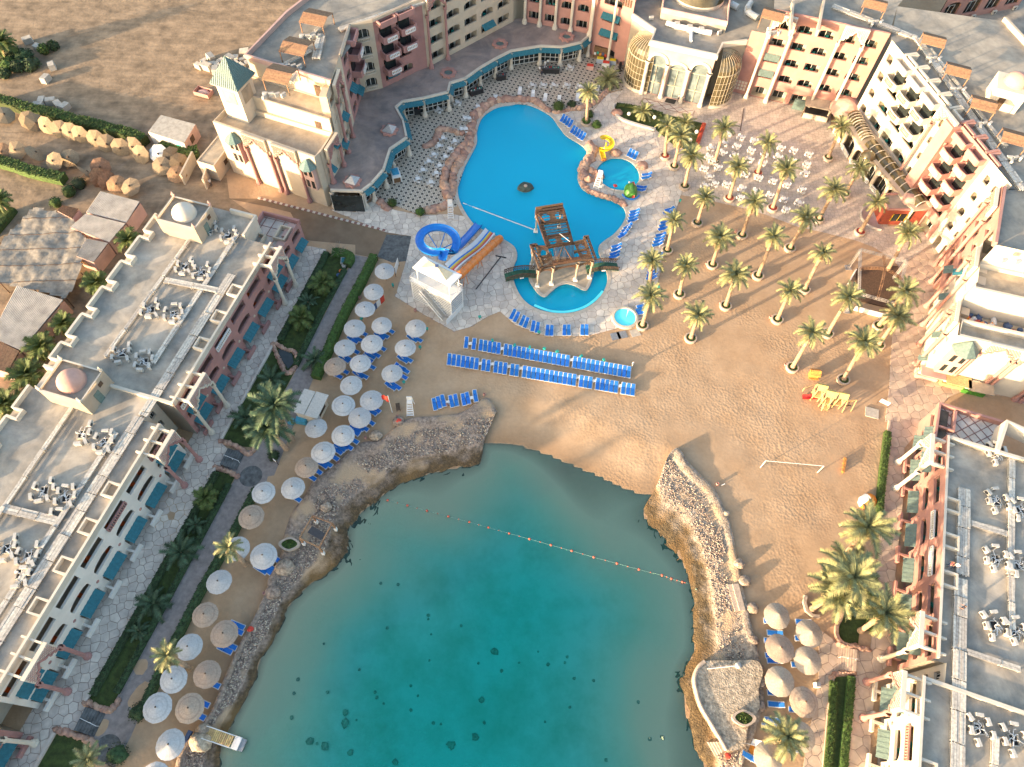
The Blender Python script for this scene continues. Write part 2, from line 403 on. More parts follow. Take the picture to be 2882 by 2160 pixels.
    r2=nd(m,'ShaderNodeMapRange');r2.inputs['To Min'].default_value=.82;r2.inputs['To Max'].default_value=1.15;L(bw.outputs[0],r2.inputs['Value'])
    mu=nd(m,'ShaderNodeMath',operation='MULTIPLY');L(r.outputs[0],mu.inputs[0]);L(r2.outputs[0],mu.inputs[1])
    hs=nd(m,'ShaderNodeHueSaturation');L(src,hs.inputs['Color']);L(mu.outputs[0],hs.inputs['Value']);L(hs.outputs[0],p.inputs['Base Color'])
    # pebble-dashed stone of the shore walls: stones in mortar, weed-dark near the water
    m=MATS['coral_stone'];n=m.node_tree;L=n.links.new;p=n.nodes['Principled BSDF'];src=p.inputs['Base Color'].links[0].from_socket
    geo=nd(m,'ShaderNodeNewGeometry');vo=nd(m,'ShaderNodeTexVoronoi');vo.inputs['Scale'].default_value=4.2;L(geo.outputs['Position'],vo.inputs['Vector'])
    bw=nd(m,'ShaderNodeRGBToBW');L(vo.outputs['Color'],bw.inputs[0])
    r=nd(m,'ShaderNodeMapRange');r.inputs['To Min'].default_value=.76;r.inputs['To Max'].default_value=1.24;L(bw.outputs[0],r.inputs['Value'])
    hs=nd(m,'ShaderNodeHueSaturation');L(src,hs.inputs['Color']);L(r.outputs[0],hs.inputs['Value'])
    sx=nd(m,'ShaderNodeSeparateXYZ');L(geo.outputs['Position'],sx.inputs[0])
    nz=nd(m,'ShaderNodeTexNoise',Scale=.5,Detail=6.0);L(geo.outputs['Position'],nz.inputs['Vector'])
    ad=nd(m,'ShaderNodeMath',operation='MULTIPLY_ADD');ad.inputs[1].default_value=.9;L(nz.outputs['Fac'],ad.inputs[0]);L(sx.outputs['Z'],ad.inputs[2])
    r2=nd(m,'ShaderNodeMapRange');r2.inputs['From Min'].default_value=-.08;r2.inputs['From Max'].default_value=.30;r2.inputs['To Min'].default_value=1;r2.inputs['To Max'].default_value=0;L(ad.outputs[0],r2.inputs['Value'])
    mx=nd(m,'ShaderNodeMixRGB',blend_type='MULTIPLY');mx.inputs['Color2'].default_value=(.34,.29,.18,1);L(r2.outputs[0],mx.inputs['Fac']);at=nd(m,'ShaderNodeAttribute',attribute_name='sandy');ms=nd(m,'ShaderNodeMixRGB');ms.inputs['Color2'].default_value=(.42,.30,.19,1);L(at.outputs['Fac'],ms.inputs['Fac']);L(hs.outputs[0],ms.inputs['Color1']);L(ms.outputs[0],mx.inputs['Color1'])
    L(mx.outputs[0],p.inputs['Base Color'])
extra_nodes()

mat('shade_grey',(.13,.135,.14),.8,.08,3)
mat('play_yellow',(.60,.46,.15),.7,.1,3);mat('play_green',(.36,.40,.15),.7,.1,3)
mat('wood_orange',(.50,.22,.05),.7,.2,4,0,9,isl=.15)
mat('blue_paint',(.05,.30,.46),.6,.15,3)
mat('bridge_green',(.035,.12,.075),.85,.25,3,.2,10)
mat('straw',(.40,.335,.26),.95,.12,5,.4,26,isl=.09);mat('straw_old',(.27,.20,.125),.95,.12,5,.4,26)
def tracks():
    # wheel ruts pressed into the dirt yard
    m=MATS['dirt'];n=m.node_tree;L=n.links.new;p=n.nodes['Principled BSDF'];src=p.inputs['Base Color'].links[0].from_socket
    geo=nd(m,'ShaderNodeNewGeometry');mp=nd(m,'ShaderNodeMapping');mp.inputs['Rotation'].default_value=(0,0,.55);mp.inputs['Scale'].default_value=(.09,.6,1);L(geo.outputs['Position'],mp.inputs['Vector'])
    nz=nd(m,'ShaderNodeTexNoise',Scale=1.0,Detail=5.0);nz.inputs['Distortion'].default_value=1.6;L(mp.outputs[0],nz.inputs['Vector'])
    r=nd(m,'ShaderNodeMapRange');r.inputs['From Min'].default_value=.35;r.inputs['From Max'].default_value=.65;r.inputs['To Min'].default_value=.88;r.inputs['To Max'].default_value=1.12;L(nz.outputs['Fac'],r.inputs['Value'])
    hs=nd(m,'ShaderNodeHueSaturation');L(src,hs.inputs['Color']);L(r.outputs[0],hs.inputs['Value']);L(hs.outputs[0],p.inputs['Base Color'])
    b=nd(m,'ShaderNodeBump',Strength=.35,Distance=.12);L(nz.outputs['Fac'],b.inputs['Height']);ob=p.inputs['Normal'].links[0].from_socket;L(ob,b.inputs['Normal']);L(b.outputs[0],p.inputs['Normal'])
    # footprints trodden into the beach
    m=MATS['sand'];n=m.node_tree;L=n.links.new;p=n.nodes['Principled BSDF'];geo=nd(m,'ShaderNodeNewGeometry')
    vo=nd(m,'ShaderNodeTexVoronoi',voronoi_dimensions='2D',feature='SMOOTH_F1');vo.inputs['Scale'].default_value=2.7;L(geo.outputs['Position'],vo.inputs['Vector'])
    nz=nd(m,'ShaderNodeTexNoise',Scale=.09,Detail=3.0);L(geo.outputs['Position'],nz.inputs['Vector']);r=nd(m,'ShaderNodeMapRange');r.inputs['From Min'].default_value=.4;r.inputs['From Max'].default_value=.6;L(nz.outputs['Fac'],r.inputs['Value'])
    b=nd(m,'ShaderNodeBump',Distance=.042);L(r.outputs[0],b.inputs['Strength']);L(vo.outputs['Distance'],b.inputs['Height']);ob=p.inputs['Normal'].links[0].from_socket;L(ob,b.inputs['Normal']);L(b.outputs[0],p.inputs['Normal'])
tracks()
mat('coral_dark',(.20,.26,.18),.95,.3,2,.4,6)
mat('truss_metal',(.42,.40,.37),.5,.1,5)

def stains():
    # rain streaks and dust patches on the flat roofs
    for nm in ('roof_grime','roof_grey','terrace_roof','screed'):
        m=MATS[nm];n=m.node_tree;L=n.links.new;p=n.nodes['Principled BSDF'];src=p.inputs['Base Color'].links[0].from_socket;geo=nd(m,'ShaderNodeNewGeometry')
        nz=nd(m,'ShaderNodeTexNoise',Scale=.16,Detail=8.0);nz.inputs['Roughness'].default_value=.7;nz.inputs['Distortion'].default_value=.6;L(geo.outputs['Position'],nz.inputs['Vector'])
        rp=nd(m,'ShaderNodeValToRGB');e=rp.color_ramp.elements;e[0].position=.38;e[0].color=(.66,.68,.70,1);e[1].position=.6;e[1].color=(1.12,1.06,.98,1);L(nz.outputs['Fac'],rp.inputs['Fac'])
        mx=nd(m,'ShaderNodeMixRGB',blend_type='MULTIPLY',Fac=1.0);L(src,mx.inputs['Color1']);L(rp.outputs[0],mx.inputs['Color2']);L(mx.outputs[0],p.inputs['Base Color'])
stains()
mat('wet_rope',(.16,.30,.28),.8,.1,5);mat('float_red',(.50,.10,.06),.6,.1,5)
# ------------------------------------------------------------------ reading windows
T00,T10,T20,T30=K(0,0),K(1,0),K(2,0),K(3,0)
T01,T11,T21,T31=K(0,1),K(1,1),K(2,1),K(3,1)
T02,T12,T22,T32=K(0,2),K(1,2),K(2,2),K(3,2)
T03,T13,T23,T33=K(0,3),K(1,3),K(2,3),K(3,3)
LO=Vector((-35.6,68.4));LD=Vector((-.2477,-.9688));LN=Vector((.9688,-.2477))
def LL(s,n,z=0.0):p=LO+LD*s+LN*n;return Vector((p.x,p.y,z))     # along / outward of the long west building
WL=-0.8                                                                # water level

# ------------------------------------------------------------------ lagoon outline
shore_left=T12.l([(1955,515),(1925,690),(1700,735),(1500,775),(1330,830),(1180,905),(1050,1000),(950,1075),(850,1180),(800,1250),(795,1320),(785,1420),(750,1500),(650,1610)],WL) +    T13.l([(470,70),(330,210),(250,330)],WL) + T03.l([(2361,560),(2251,720),(2190,920),(2080,1130),(1970,1340),(1900,1500),(1880,1700),(1850,2100)],WL)
shore_right=T22.l([(1230,950),(1150,1070),(1150,1160),(1230,1230),(1330,1340),(1400,1430),(1450,1490),(1490,1560),(1520,1650)],WL) +    T23.l([(1560,100),(1575,300),(1580,450),(1575,640),(1520,780),(1485,900),(1500,1050),(1510,1200),(1580,1400),(1650,1620),(1700,1760),(1720,2100)],WL)
beach_edge=T22.l([(0,520),(300,610),(600,730),(900,870),(1100,950)],WL)
LAG=smooth_loop([p.xy for p in shore_left[::-1]],4,False)[:-1] + smooth_loop([p.xy for p in [shore_left[0]]+beach_edge+[shore_right[0]]],4,False)[:-1] + smooth_loop([p.xy for p in shore_right],4,False)
LAG=[Vector((LAG[0].x+3,-60))] + LAG + [Vector((LAG[-1].x+3,-60))]

def sdist(X,Y,poly):             # signed distance (negative inside), vectorised
    P=np.array([(p[0],p[1]) for p in poly]);Q=np.roll(P,-1,0);d2=np.full(X.shape,1e18);ins=np.zeros(X.shape,bool)
    for (ax,ay),(bx,by) in zip(P,Q):
        dx,dy=bx-ax,by-ay;L=dx*dx+dy*dy+1e-12
        t=np.clip(((X-ax)*dx+(Y-ay)*dy)/L,0,1);d2=np.minimum(d2,(X-ax-t*dx)**2+(Y-ay-t*dy)**2)
        c=((ay>Y) != (by>Y));xx=dx*(Y-ay)/(dy if abs(dy)>1e-12 else 1e-12)+ax;ins ^= c & (X<xx)
    d=np.sqrt(d2);return np.where(ins,-d,d)
def grid_sheet(name,x0,x1,y0,y1,st,hf,mats):
    xs=np.arange(x0,x1+st/2,st);ys=np.arange(y0,y1+st/2,st);X,Y=np.meshgrid(xs,ys);Z=hf(X,Y)
    nx,ny=len(xs),len(ys);v=np.stack([X.ravel(),Y.ravel(),Z.ravel()],1)
    i=(np.arange(ny-1)[:,None]*nx+np.arange(nx-1)[None,:]).ravel();f=np.stack([i,i+1,i+nx+1,i+nx],1)
    me=bpy.data.meshes.new(name);me.from_pydata(v.tolist(),[],f.tolist())
    for m in mats:me.materials.append(MATS[m])
    me.polygons.foreach_set('use_smooth',[True]*len(f));me.update();return put(name,me)
rs=np.random.RandomState(5)
def nfield(X,Y,k,seed):
    r=np.random.RandomState(seed);out=np.zeros(X.shape)
    for i in range(10):
        a=r.rand()*6.28;fq=k*(.6+r.rand()*1.2);out += np.sin((X*np.cos(a)+Y*np.sin(a))*fq+r.rand()*6.28)
    return out/4
def beach_h(X,Y):
    d=sdist(X,Y,LAG)
    out=np.minimum(0.0,WL+.02+d*.105)
    q=-d+nfield(X,Y,.8,8)*.0;dep=WL-np.where(q<6,q*.07,.42+(q-6)*.17)
    ol=lambda P:np.min([np.hypot(X-p.x,Y-p.y) for p in P],0)
    db=ol([Vector(b_) for b_ in smooth_loop([p.xy for p in [shore_left[0]]+beach_edge+[shore_right[0]]],6,False)]);dr=ol([Vector(b_) for b_ in smooth_loop([p.xy for p in shore_right],3,False)])
    f=np.clip(db/17,0,1)**1.3*(.25+.75*np.clip(dr/8,0,1));dep=WL-.03-.012*q+(dep-WL)*f
    dep=np.maximum(dep,-4.2-.5*np.clip((30-Y)/40,0,1))+nfield(X,Y,.22,3)*.35*np.clip(q/9,0,1)
    z=np.where(d>0,out,dep)
    z=z+(nfield(X,Y,1.5,11)*.025+nfield(X,Y,.35,12)*.03-.03)*np.clip(d/3,0,1)*np.clip((-z+.06)/.02,0,1)*(d>0)
    edge=np.minimum.reduce([X+47.5,57.5-X,Y+62,63.5-Y]);return np.where(edge<.65,-.03,z)
gx0,gx1,gy0,gy1=-48.0,58.0,-62.0,64.0
beach=struct(grid_sheet('beach',gx0,gx1,gy0,gy1,.6,beach_h,['sand']))
# lagoon water body
b=MB();b.box(4,-3,-7.0,90,117,7.0+WL);struct(b.build('lagoon_water','lagoon_water'))

# ------------------------------------------------------------------ pool outlines
POOL=[p.xy for p in T10.l([(2211,905),(2080,930),(1960,1010),(1910,1130),(1905,1240),(1830,1390),(1770,1510),(1742,1650)])] +    [p.xy for p in T11.l([(1775,120),(1870,270),(1975,340),(2080,385),(2211,460)])] +    [p.xy for p in T21.l([(38,515),(42,575),(12,660),(15,770),(60,880),(125,960),(210,1012),(330,1048),(480,1055),(620,1020),(730,950),(800,860),(830,770),(822,690),(800,610),(762,545),(755,480),(800,430),(885,370),(960,280),(990,200),(970,140),(920,100),(830,60),(760,30)])] +    [p.xy for p in T20.l([(640,1652),(592,1600),(572,1530),(595,1440),(650,1350),(655,1300),(580,1240),(470,1170),(400,1080),(335,1000),(200,925),(80,895)])]
POOL=smooth_loop(POOL,4)
KZ=200/2211
KID=smooth_loop([G(1640+x*KZ,420+y*KZ).xy for x,y in [(420,660),(560,450),(800,310),(1050,280),(1300,310),(1550,440),(1720,650),(1775,850),(1740,1020),(1600,1160),(1350,1290),(1100,1290),(850,1230),(650,1110),(570,1040),(600,940),(650,880),(600,790),(480,730)]],3)
SPA_C=T21(978,1095).xy
# wide ground with openings for the beach sheet and the pools
b=MB();HZ=1500
def ring(c,r,n=24):return [Vector((c[0]+r*math.cos(2*math.pi*k/n),c[1]+r*math.sin(2*math.pi*k/n))) for k in range(n)]
b.prism([(-HZ,-HZ),(HZ,-HZ),(HZ,HZ),(-HZ,HZ)],0,0,holes=[[(gx0+.3,gy0+.3),(gx1-.3,gy0+.3),(gx1-.3,gy1-.3),(gx0+.3,gy1-.3)],POOL,KID])
struct(b.build('ground','sand'))
# the beach sheet reaches y=64, the pool's lower lobe and spa basin reach into it: cut those quads away
def cut_sheet(o,loops):
    bm=bmesh.new();bm.from_mesh(o.data)
    kill=[]
    for f in bm.faces:
        c=f.calc_center_median()
        if c.y>55 and any(inside(c,L) for L in loops):kill.append(f)
    bmesh.ops.delete(bm,geom=kill,context='FACES');bm.to_mesh(o.data);bm.free()
cut_sheet(beach,[offset_loop(POOL,.45)])
# dirt yard behind the west buildings, service road
def sheet(name,poly,z,m,kind=True,holes=()):
    b=MB();b.prism(poly,z,z,holes=holes);o=b.build(name,m)
    if kind:struct(o)
    return o
dirt_poly=[(-220,60),LL(-2,-26).xy,LL(-8,-24).xy,LL(-12,-12).xy,(-50.5,87.5),(-53,95),(-46,103),(-38,124),(-30,140),(-40,210),(-220,260)]
sheet('dirt_yard',[(-400,-120),(-78,-120),LL(80,-24).xy,LL(-2,-24.5).xy]+dirt_poly[2:-1]+[(-400,320)],.006,'dirt')
road=[p.xy for p in T11.l([(20,60),(560,190),(1120,345),(1345,385),(1310,590),(1050,580),(860,540),(860,460),(430,420),(300,180),(100,130),(-250,60)])]
sheet('service_road',road,.010,'road')
sheet('asphalt_patch',[p.xy for p in T11.l([(1130,370),(1345,385),(1300,600),(1180,615),(1050,560)])],.014,'asphalt_patch')
# cobbled red and white kerb between road and terrace
ka,kb=T11(20,55),T11(1120,338);n_k=46
kr=put('kerb',None);struct(kr)
kd=(kb-ka);ks=kd.length/n_k;kang=math.atan2(kd.y,kd.x)
mk={}
for i in range(n_k):
    c='kerb_red' if i % 2 else 'kerb_white'
    if c not in mk:b=MB();b.box(0,0,0,ks*.96,.42,.14,top=.94);mk[c]=b.mesh('kerb_stone',c)
    p=ka+kd*((i+.5)/n_k);put('kerb_stone',mk[c],kr,(p.x,p.y,.0),kang)

# ------------------------------------------------------------------ crazy paving
def clip_half(poly,p,n):          # keep side where (x-p).n <= 0
    out=[];N=len(poly)
    for i in range(N):
        a,b=poly[i],poly[(i+1) % N];da,db=(a-p).dot(n),(b-p).dot(n)
        if da <= 0:out.append(a)
        if (da<0) != (db<0) and abs(da-db)>1e-9:out.append(a+(b-a)*(da/(da-db)))
    return out
def paving(name,region,s,z,m,joint=.065,holes=(),maxn=300,seed=1,th=.045,jit=.3,rot=0.0,base='mortar',baseholes=()):
    rg=random.Random(seed);region=[Vector((p[0],p[1])) for p in region]
    if sum(a.x*b.y-b.x*a.y for a,b in zip(region,region[1:]+region[:1]))<0:region.reverse()
    root=struct(put(name,None))
    if not baseholes:b=MB();b.prism(region,z,z);b.build('mortar_bed',base,root)
    else:
        g=.3;ax=np.arange(min(p.x for p in region),max(p.x for p in region),g);ay=np.arange(min(p.y for p in region),max(p.y for p in region),g)
        X,Y=np.meshgrid(ax,ay);keep=sdist(X,Y,region)<.02
        for h in baseholes:keep &= sdist(X,Y,h)>0
        b=MB()
        for x,y in zip(X[keep].tolist(),Y[keep].tolist()):
            e=g/2;b.add([(x-e,y-e,z),(x+e,y-e,z),(x+e,y+e,z),(x-e,y+e,z)],[(0,1,2,3)])
        b.build('mortar_bed',base,root)
    cr,sr=math.cos(rot),math.sin(rot);rt=lambda p:Vector((p.x*cr-p.y*sr,p.x*sr+p.y*cr));ir=lambda p:Vector((p.x*cr+p.y*sr,-p.x*sr+p.y*cr))
    q=[ir(p) for p in region];x0,x1=min(p.x for p in q),max(p.x for p in q);y0,y1=min(p.y for p in q),max(p.y for p in q)
    pts={}
    for i in range(-2,int((x1-x0)/s)+3):
        for j in range(-2,int((y1-y0)/s)+3):
            off=(.5 if j % 2 else 0)*.55
            pts[i,j]=rt(Vector((x0+(i+off+rg.uniform(-jit,jit))*s,y0+(j+rg.uniform(-jit,jit)*.8)*s)))
    hb=[(min(p[0] for p in h)-s*2,max(p[0] for p in h)+s*2,min(p[1] for p in h)-s*2,max(p[1] for p in h)+s*2,h) for h in holes]
    cells=[]
    for (i,j),c in pts.items():
        e,_=nearest(c,region);ins=inside(c,region)
        if not ins and e>s*1.3:continue
        poly=[c+Vector((x,y))*s*2 for x,y in ((-1,-1),(1,-1),(1,1),(-1,1))]
        for di in (-2,-1,0,1,2):
            for dj in (-2,-1,0,1,2):
                o=pts.get((i+di,j+dj))
                if o is None or (di==0 and dj==0):continue
                n=o-c;L=n.length
                if L<1e-6:continue
                n /= L;poly=clip_half(poly,c+n*(L/2-joint/2),n)
                if len(poly)<3:break
            if len(poly)<3:break
        if len(poly)<3:continue
        if e<s*1.6:
            sub=region
            for k in range(len(poly)):
                a,bb=poly[k],poly[(k+1) % len(poly)];t=bb-a
                if t.length<1e-5:continue
                t.normalize();sub=clip_half(sub,a,Vector((t.y,-t.x)))
                if len(sub)<3:break
            poly=sub
            if len(poly)<3:continue
        bad=False
        for X0,X1,Y0,Y1,h in hb:
            if X0<c.x<X1 and Y0<c.y<Y1:
                ii=[inside(p,h) for p in poly]
                if all(ii):bad=True;break
                if any(ii):poly=[nearest(p,h)[1] if f else p for p,f in zip(poly,ii)]
        if bad:continue
        cl=[]
        for p in poly:
            if not cl or (p-cl[-1]).length>.04:cl.append(p)
        if len(cl)>2 and (cl[0]-cl[-1]).length<.04:cl.pop()
        if len(cl)<3:continue
        ar=sum(a.x*bb.y-bb.x*a.y for a,bb in zip(cl,cl[1:]+cl[:1]))/2
        if ar<.05:continue
        cells.append((ar,cl))
    camd=lambda c:c[0]/((sum(p.x for p in c[1])/len(c[1]))**2+(sum(p.y for p in c[1])/len(c[1]))**2+CH*CH)
    cells.sort(key=camd,reverse=True)
    rest=MB();n_ind=0
    for k,(ar,cl) in enumerate(cells):
        t=th*rg.uniform(.7,1.3);c=sum(cl,Vector((0,0)))/len(cl);inn=[p+(c-p)*min(.3,.035/max(.1,(p-c).length)) for p in cl]
        tgt=MB() if k<maxn else rest
        N=len(cl)
        vs=[(p.x,p.y,z-.01) for p in cl]+[(p.x,p.y,z+t*.7) for p in cl]+[(p.x,p.y,z+t) for p in inn]
        fs=[(a,(a+1) % N,N+(a+1) % N,N+a) for a in range(N)]+[(N+a,N+(a+1) % N,2*N+(a+1) % N,2*N+a) for a in range(N)]
        tgt.add(vs,fs);
        tri=tessellate_polygon([[Vector((p.x,p.y,0)) for p in inn]])
        tgt.add([(p.x,p.y,z+t) for p in inn],[tt if (Vector(inn[tt[1]])-Vector(inn[tt[0]])).cross(Vector(inn[tt[2]])-Vector(inn[tt[0]]))>0 else tt[::-1] for tt in tri])
        if k<maxn:tgt.build('flagstone',m,root)
    if rest.v:o=rest.build('flagstone_field',m,root);o['kind']='stuff'
    return root
terrace_region=[p.xy for p in T11.l([(640,155),(1120,350),(1345,385),(1300,600),(1205,905),(1450,1060),(1715,1208),(1850,1170),(2000,1080),(2110,1035)])] +    [p.xy for p in T21.l([(30,1150),(230,1232),(400,1248),(550,1250),(720,1232),(860,1195),(1060,1135),(1160,1070),(1230,900),(1285,700),(1300,500),(1370,300),(1420,160),(1468,10)])] +    [p.xy for p in T20.l([(1475,1500),(1300,1340),(1240,1145),(960,1055),(870,965),(890,870),(965,780),(830,810),(700,965),(450,965),(335,960)])] + [p.xy for p in T11.l([(1880,230),(1700,195),(1430,205),(1200,160),(1000,80),(860,180)])]
paving('pool_terrace',terrace_region,1.2,.012,'flagstone',jit=.36,holes=[offset_loop(POOL,.35),offset_loop(KID,.35)],seed=3,rot=.25,baseholes=[offset_loop(POOL,.16),offset_loop(KID,.16)])
# ------------------------------------------------------------------ pools
def pool(name,loop,depth,wz,floor_m,label):
    root=struct(put(name,None))
    b=MB();b.prism(loop,-depth,-depth);o=b.build('pool_floor',floor_m,root)
    b=MB();n=len(loop)
    lp=offset_loop(loop,0)
    for i in range(n):
        a,c=lp[i],lp[(i+1) % n];b.quad((c.x,c.y,-depth),(a.x,a.y,-depth),(a.x,a.y,.05),(c.x,c.y,.05))
    b.build('pool_wall',floor_m,root)
    b=MB();b.prism(offset_loop(loop,.02),wz,wz);struct(b.build(name+'_water','pool_water'))
    return root
def coping(name,loop,wdt,z,m,parent,seg=None):
    a,c=offset_loop(loop,-.06),offset_loop(loop,wdt);n=len(a);b=MB()
    for i in range(n):
        j=(i+1) % n
        if seg and not seg(i):continue
        A0,A1,C0,C1=a[i],a[j],c[i],c[j]
        b.quad((A0.x,A0.y,z),(C0.x,C0.y,z),(C1.x,C1.y,z),(A1.x,A1.y,z))
        b.quad((A1.x,A1.y,-.3),(A0.x,A0.y,-.3),(A0.x,A0.y,z),(A1.x,A1.y,z))
        b.quad((C0.x,C0.y,-.02),(C1.x,C1.y,-.02),(C1.x,C1.y,z),(C0.x,C0.y,z))
    return b.build('coping',m,parent)
pr=pool('main_pool',POOL,1.1,-.14,'pool_tile','')
coping('coping',POOL,.55,.085,'coping',pr)
kr_=pool('children_pool',KID,.7,-.10,'pool_tile_light','')
coping('coping',KID,.55,.085,'coping',kr_)
# dining island with scalloped front inside the main pool, wading ring and steps
ISL=smooth_loop([p.xy for p in T21.l([(170,590),(148,700),(152,765),(190,830),(240,890),(290,908),(345,862),(400,818),(470,795),(540,810),(620,850),(660,838),(700,740),(705,650),(640,590),(420,565),(260,570)])],3)
b=MB();b.prism(ISL,-1.5,.06,0,1);isl=struct(b.build('pool_island',['screed','coping']))
a_,c_=offset_loop(ISL,.02),offset_loop(ISL,-.45);b=MB();n=len(a_)
for i in range(n):
    j=(i+1) % n;b.quad((a_[i].x,a_[i].y,.10),(a_[j].x,a_[j].y,.10),(c_[j].x,c_[j].y,.10),(c_[i].x,c_[i].y,.10));b.quad((a_[j].x,a_[j].y,-.1),(a_[i].x,a_[i].y,-.1),(a_[i].x,a_[i].y,.1),(a_[j].x,a_[j].y,.1))
    b.quad((c_[i].x,c_[i].y,.10),(c_[j].x,c_[j].y,.10),(c_[j].x,c_[j].y,.05),(c_[i].x,c_[i].y,.05))
b.build('coping','coping',isl)
for k,(zz,pts) in enumerate(((-.95,[(290,912),(345,872),(400,830),(470,806),(540,820),(618,860),(600,905),(540,950),(450,962),(370,940)]),(-.6,[(385,915),(420,870),(480,845),(545,855),(575,900),(545,880),(485,868),(430,890),(400,925)]))):
    b=MB();b.prism(smooth_loop([p.xy for p in T21.l(pts)],3),-1.5,zz);b.build('pool_step','pool_tile_light',pr)
# pale underwater ledge along the southern rim
lg=[p.xy for p in T21.l([(190,990),(330,1040),(480,1048),(620,1012),(725,945),(800,865)])];lg=smooth_loop(lg,6,False)
b=MB();n=len(lg)
for i in range(n-1):
    a,c=lg[i],lg[i+1];t=(c-a).normalized();q=Vector((-t.y,t.x))*.45
    b.add([(a.x,a.y,.03),(c.x,c.y,.03),(c.x+q.x,c.y+q.y,.03),(a.x+q.x,a.y+q.y,.03),(a.x+q.x,a.y+q.y,-.5),(c.x+q.x,c.y+q.y,-.5)],[(0,1,2,3),(3,2,5,4)])
b.build('overflow_ledge','pool_tile_light',pr)
# little round shower pool
b=MB();b.lathe((SPA_C.x,SPA_C.y,0),[(2.15,0),(2.1,.42),(1.75,.45),(1.68,.25)],28,smooth=False)
sp=thing('foot_pool','round stone rimmed foot pool with pale blue water at the terrace corner','pool',(0,0,0));b.build('rim','coping',sp)
b=MB();b.lathe((SPA_C.x,SPA_C.y,0),[(1.7,.27),(.01,.27)],28);b.build('water','pool_tile_light',sp)
b=MB();b.tube([(SPA_C.x+.2,SPA_C.y+.1,.2),(SPA_C.x+.2,SPA_C.y+.1,2.3),(SPA_C.x+.35,SPA_C.y+.1,2.35)],.05,6);b.build('shower_pole','metal_grey',sp)

# ------------------------------------------------------------------ other floors
mos=[p.xy for p in T11.l([(850,170),(1000,60),(1200,120),(1420,205),(1560,170),(1740,130)])]+[p.xy for p in T10.l([(1735,1658),(1825,1390),(1905,1240),(1905,1130),(1955,1010),(2080,925),(2211,900)])]+[p.xy for p in T20.l([(200,915),(330,990),(450,958),(700,958),(830,800),(965,775),(965,570),(690,505),(575,440),(240,460),(0,520)])]+[p.xy for p in T10.l([(2065,600),(1800,740),(1650,860),(1260,900),(1230,1000),(1250,1250),(1120,1500),(980,1658)])]+[p.xy for p in T11.l([(760,60)])]
sheet('mosaic_terrace',mos,.030,'mosaic')
plz=[p.xy for p in T20.l([(965,780),(890,870),(870,960),(960,1050),(1240,1140),(1290,1330),(1470,1500)])]+[p.xy for p in T21.l([(1466,30),(1640,60),(1800,98),(2040,150)])]+[p.xy for p in T31.l([(0,205),(250,300),(520,362),(760,422),(920,482),(1040,560),(1130,640),(1230,585),(1420,470),(1320,280),(1040,300),(1020,100)])]+[p.xy for p in T30.l([(700,1400),(540,1100),(560,900),(200,900),(0,860)])]+[p.xy for p in T20.l([(2025,800),(1870,780),(1620,860),(1130,780),(960,600)])]
sheet('palm_plaza',plz,.022,'plaza_setts')
# entrance carpet of inlaid stone before the lobby doors
ec=T20.l([(1135,845),(1590,960),(1570,1005),(1100,900)])
b=MB();b.prism([p.xy for p in ec],.026,.034);ecr=struct(b.build('inlaid_threshold','mortar'))
b=MB();cc=sum(ec,Vector())/4;b.prism([(c.x+(cc.x-c.x)*.045,c.y+(cc.y-c.y)*.2) for c in ec],.03,.038);b.build('inlay_field','flagstone',ecr)
b=MB();A,B_,C_,D_=[c.lerp(cc,.09) for c in ec]
for k in range(4):
    p0,p1=A.lerp(B_,k/4),A.lerp(B_,(k+1)/4);q0,q1=D_.lerp(C_,k/4),D_.lerp(C_,(k+1)/4)
    for u,v in ((p0,q1),(p1,q0)):b.bar((u.x,u.y,.041),(v.x,v.y,.041),.14,.01)
b.build('inlay_strip','kerb_red',ecr)
b=MB();b.prism([p.xy for p in T20.l([(1340,850),(1425,868),(1405,905),(1322,885)])],.03,.05);tag(b.build('door_mat','black'),'black rubber door mat before the middle lobby doors','mat')
# flagstone walks
walkA=[LL(-9.0,-2.5).xy,LL(-9.2,1.3).xy,LL(27.5,1.7).xy,LL(28.4,3.6).xy,LL(30.6,3.8).xy,LL(31.2,3.0).xy,LL(62.3,2.8).xy,LL(62.9,3.5).xy,LL(65.3,3.6).xy,LL(66.2,1.4).xy,LL(76,1.3).xy,LL(76,-2.5).xy]
paving('garden_walk',walkA,1.05,.012,'flagstone',seed=8,rot=.3)
walkR=[p.xy for p in T31.l([(1130,640),(1130,770),(1080,1200),(1060,1440),(1050,1654)])]+[p.xy for p in T32.l([(1012,330),(1050,335),(1000,830),(990,1130),(960,1400),(938,1650)])]+[p.xy for p in T33.l([(905,480),(885,640),(760,640),(750,830),(720,1200),(690,1654),(680,1900),(860,1900),(900,1300),(930,900),(1180,600),(1100,0)])]+[p.xy for p in T32.l([(1180,900),(1180,560),(1300,420),(1560,120),(1700,60),(2100,120),(2212,180),(2212,60),(1600,-60)])]+[p.xy for p in T31.l([(1420,1400),(1420,1000),(1560,600),(1420,440),(1235,585)])]
paving('seaside_walk',walkR,1.35,.026,'flagstone_warm',seed=9,rot=.1)
walkS=[p.xy for p in T33.l([(460,475),(580,560),(625,640),(610,825),(545,900),(520,1150),(490,1400),(470,1700),(300,1700),(335,1450),(390,1200),(440,900),(440,600)])]
paving('shore_walk',walkS,1.2,.012,'flagstone_warm',seed=10,rot=.1)
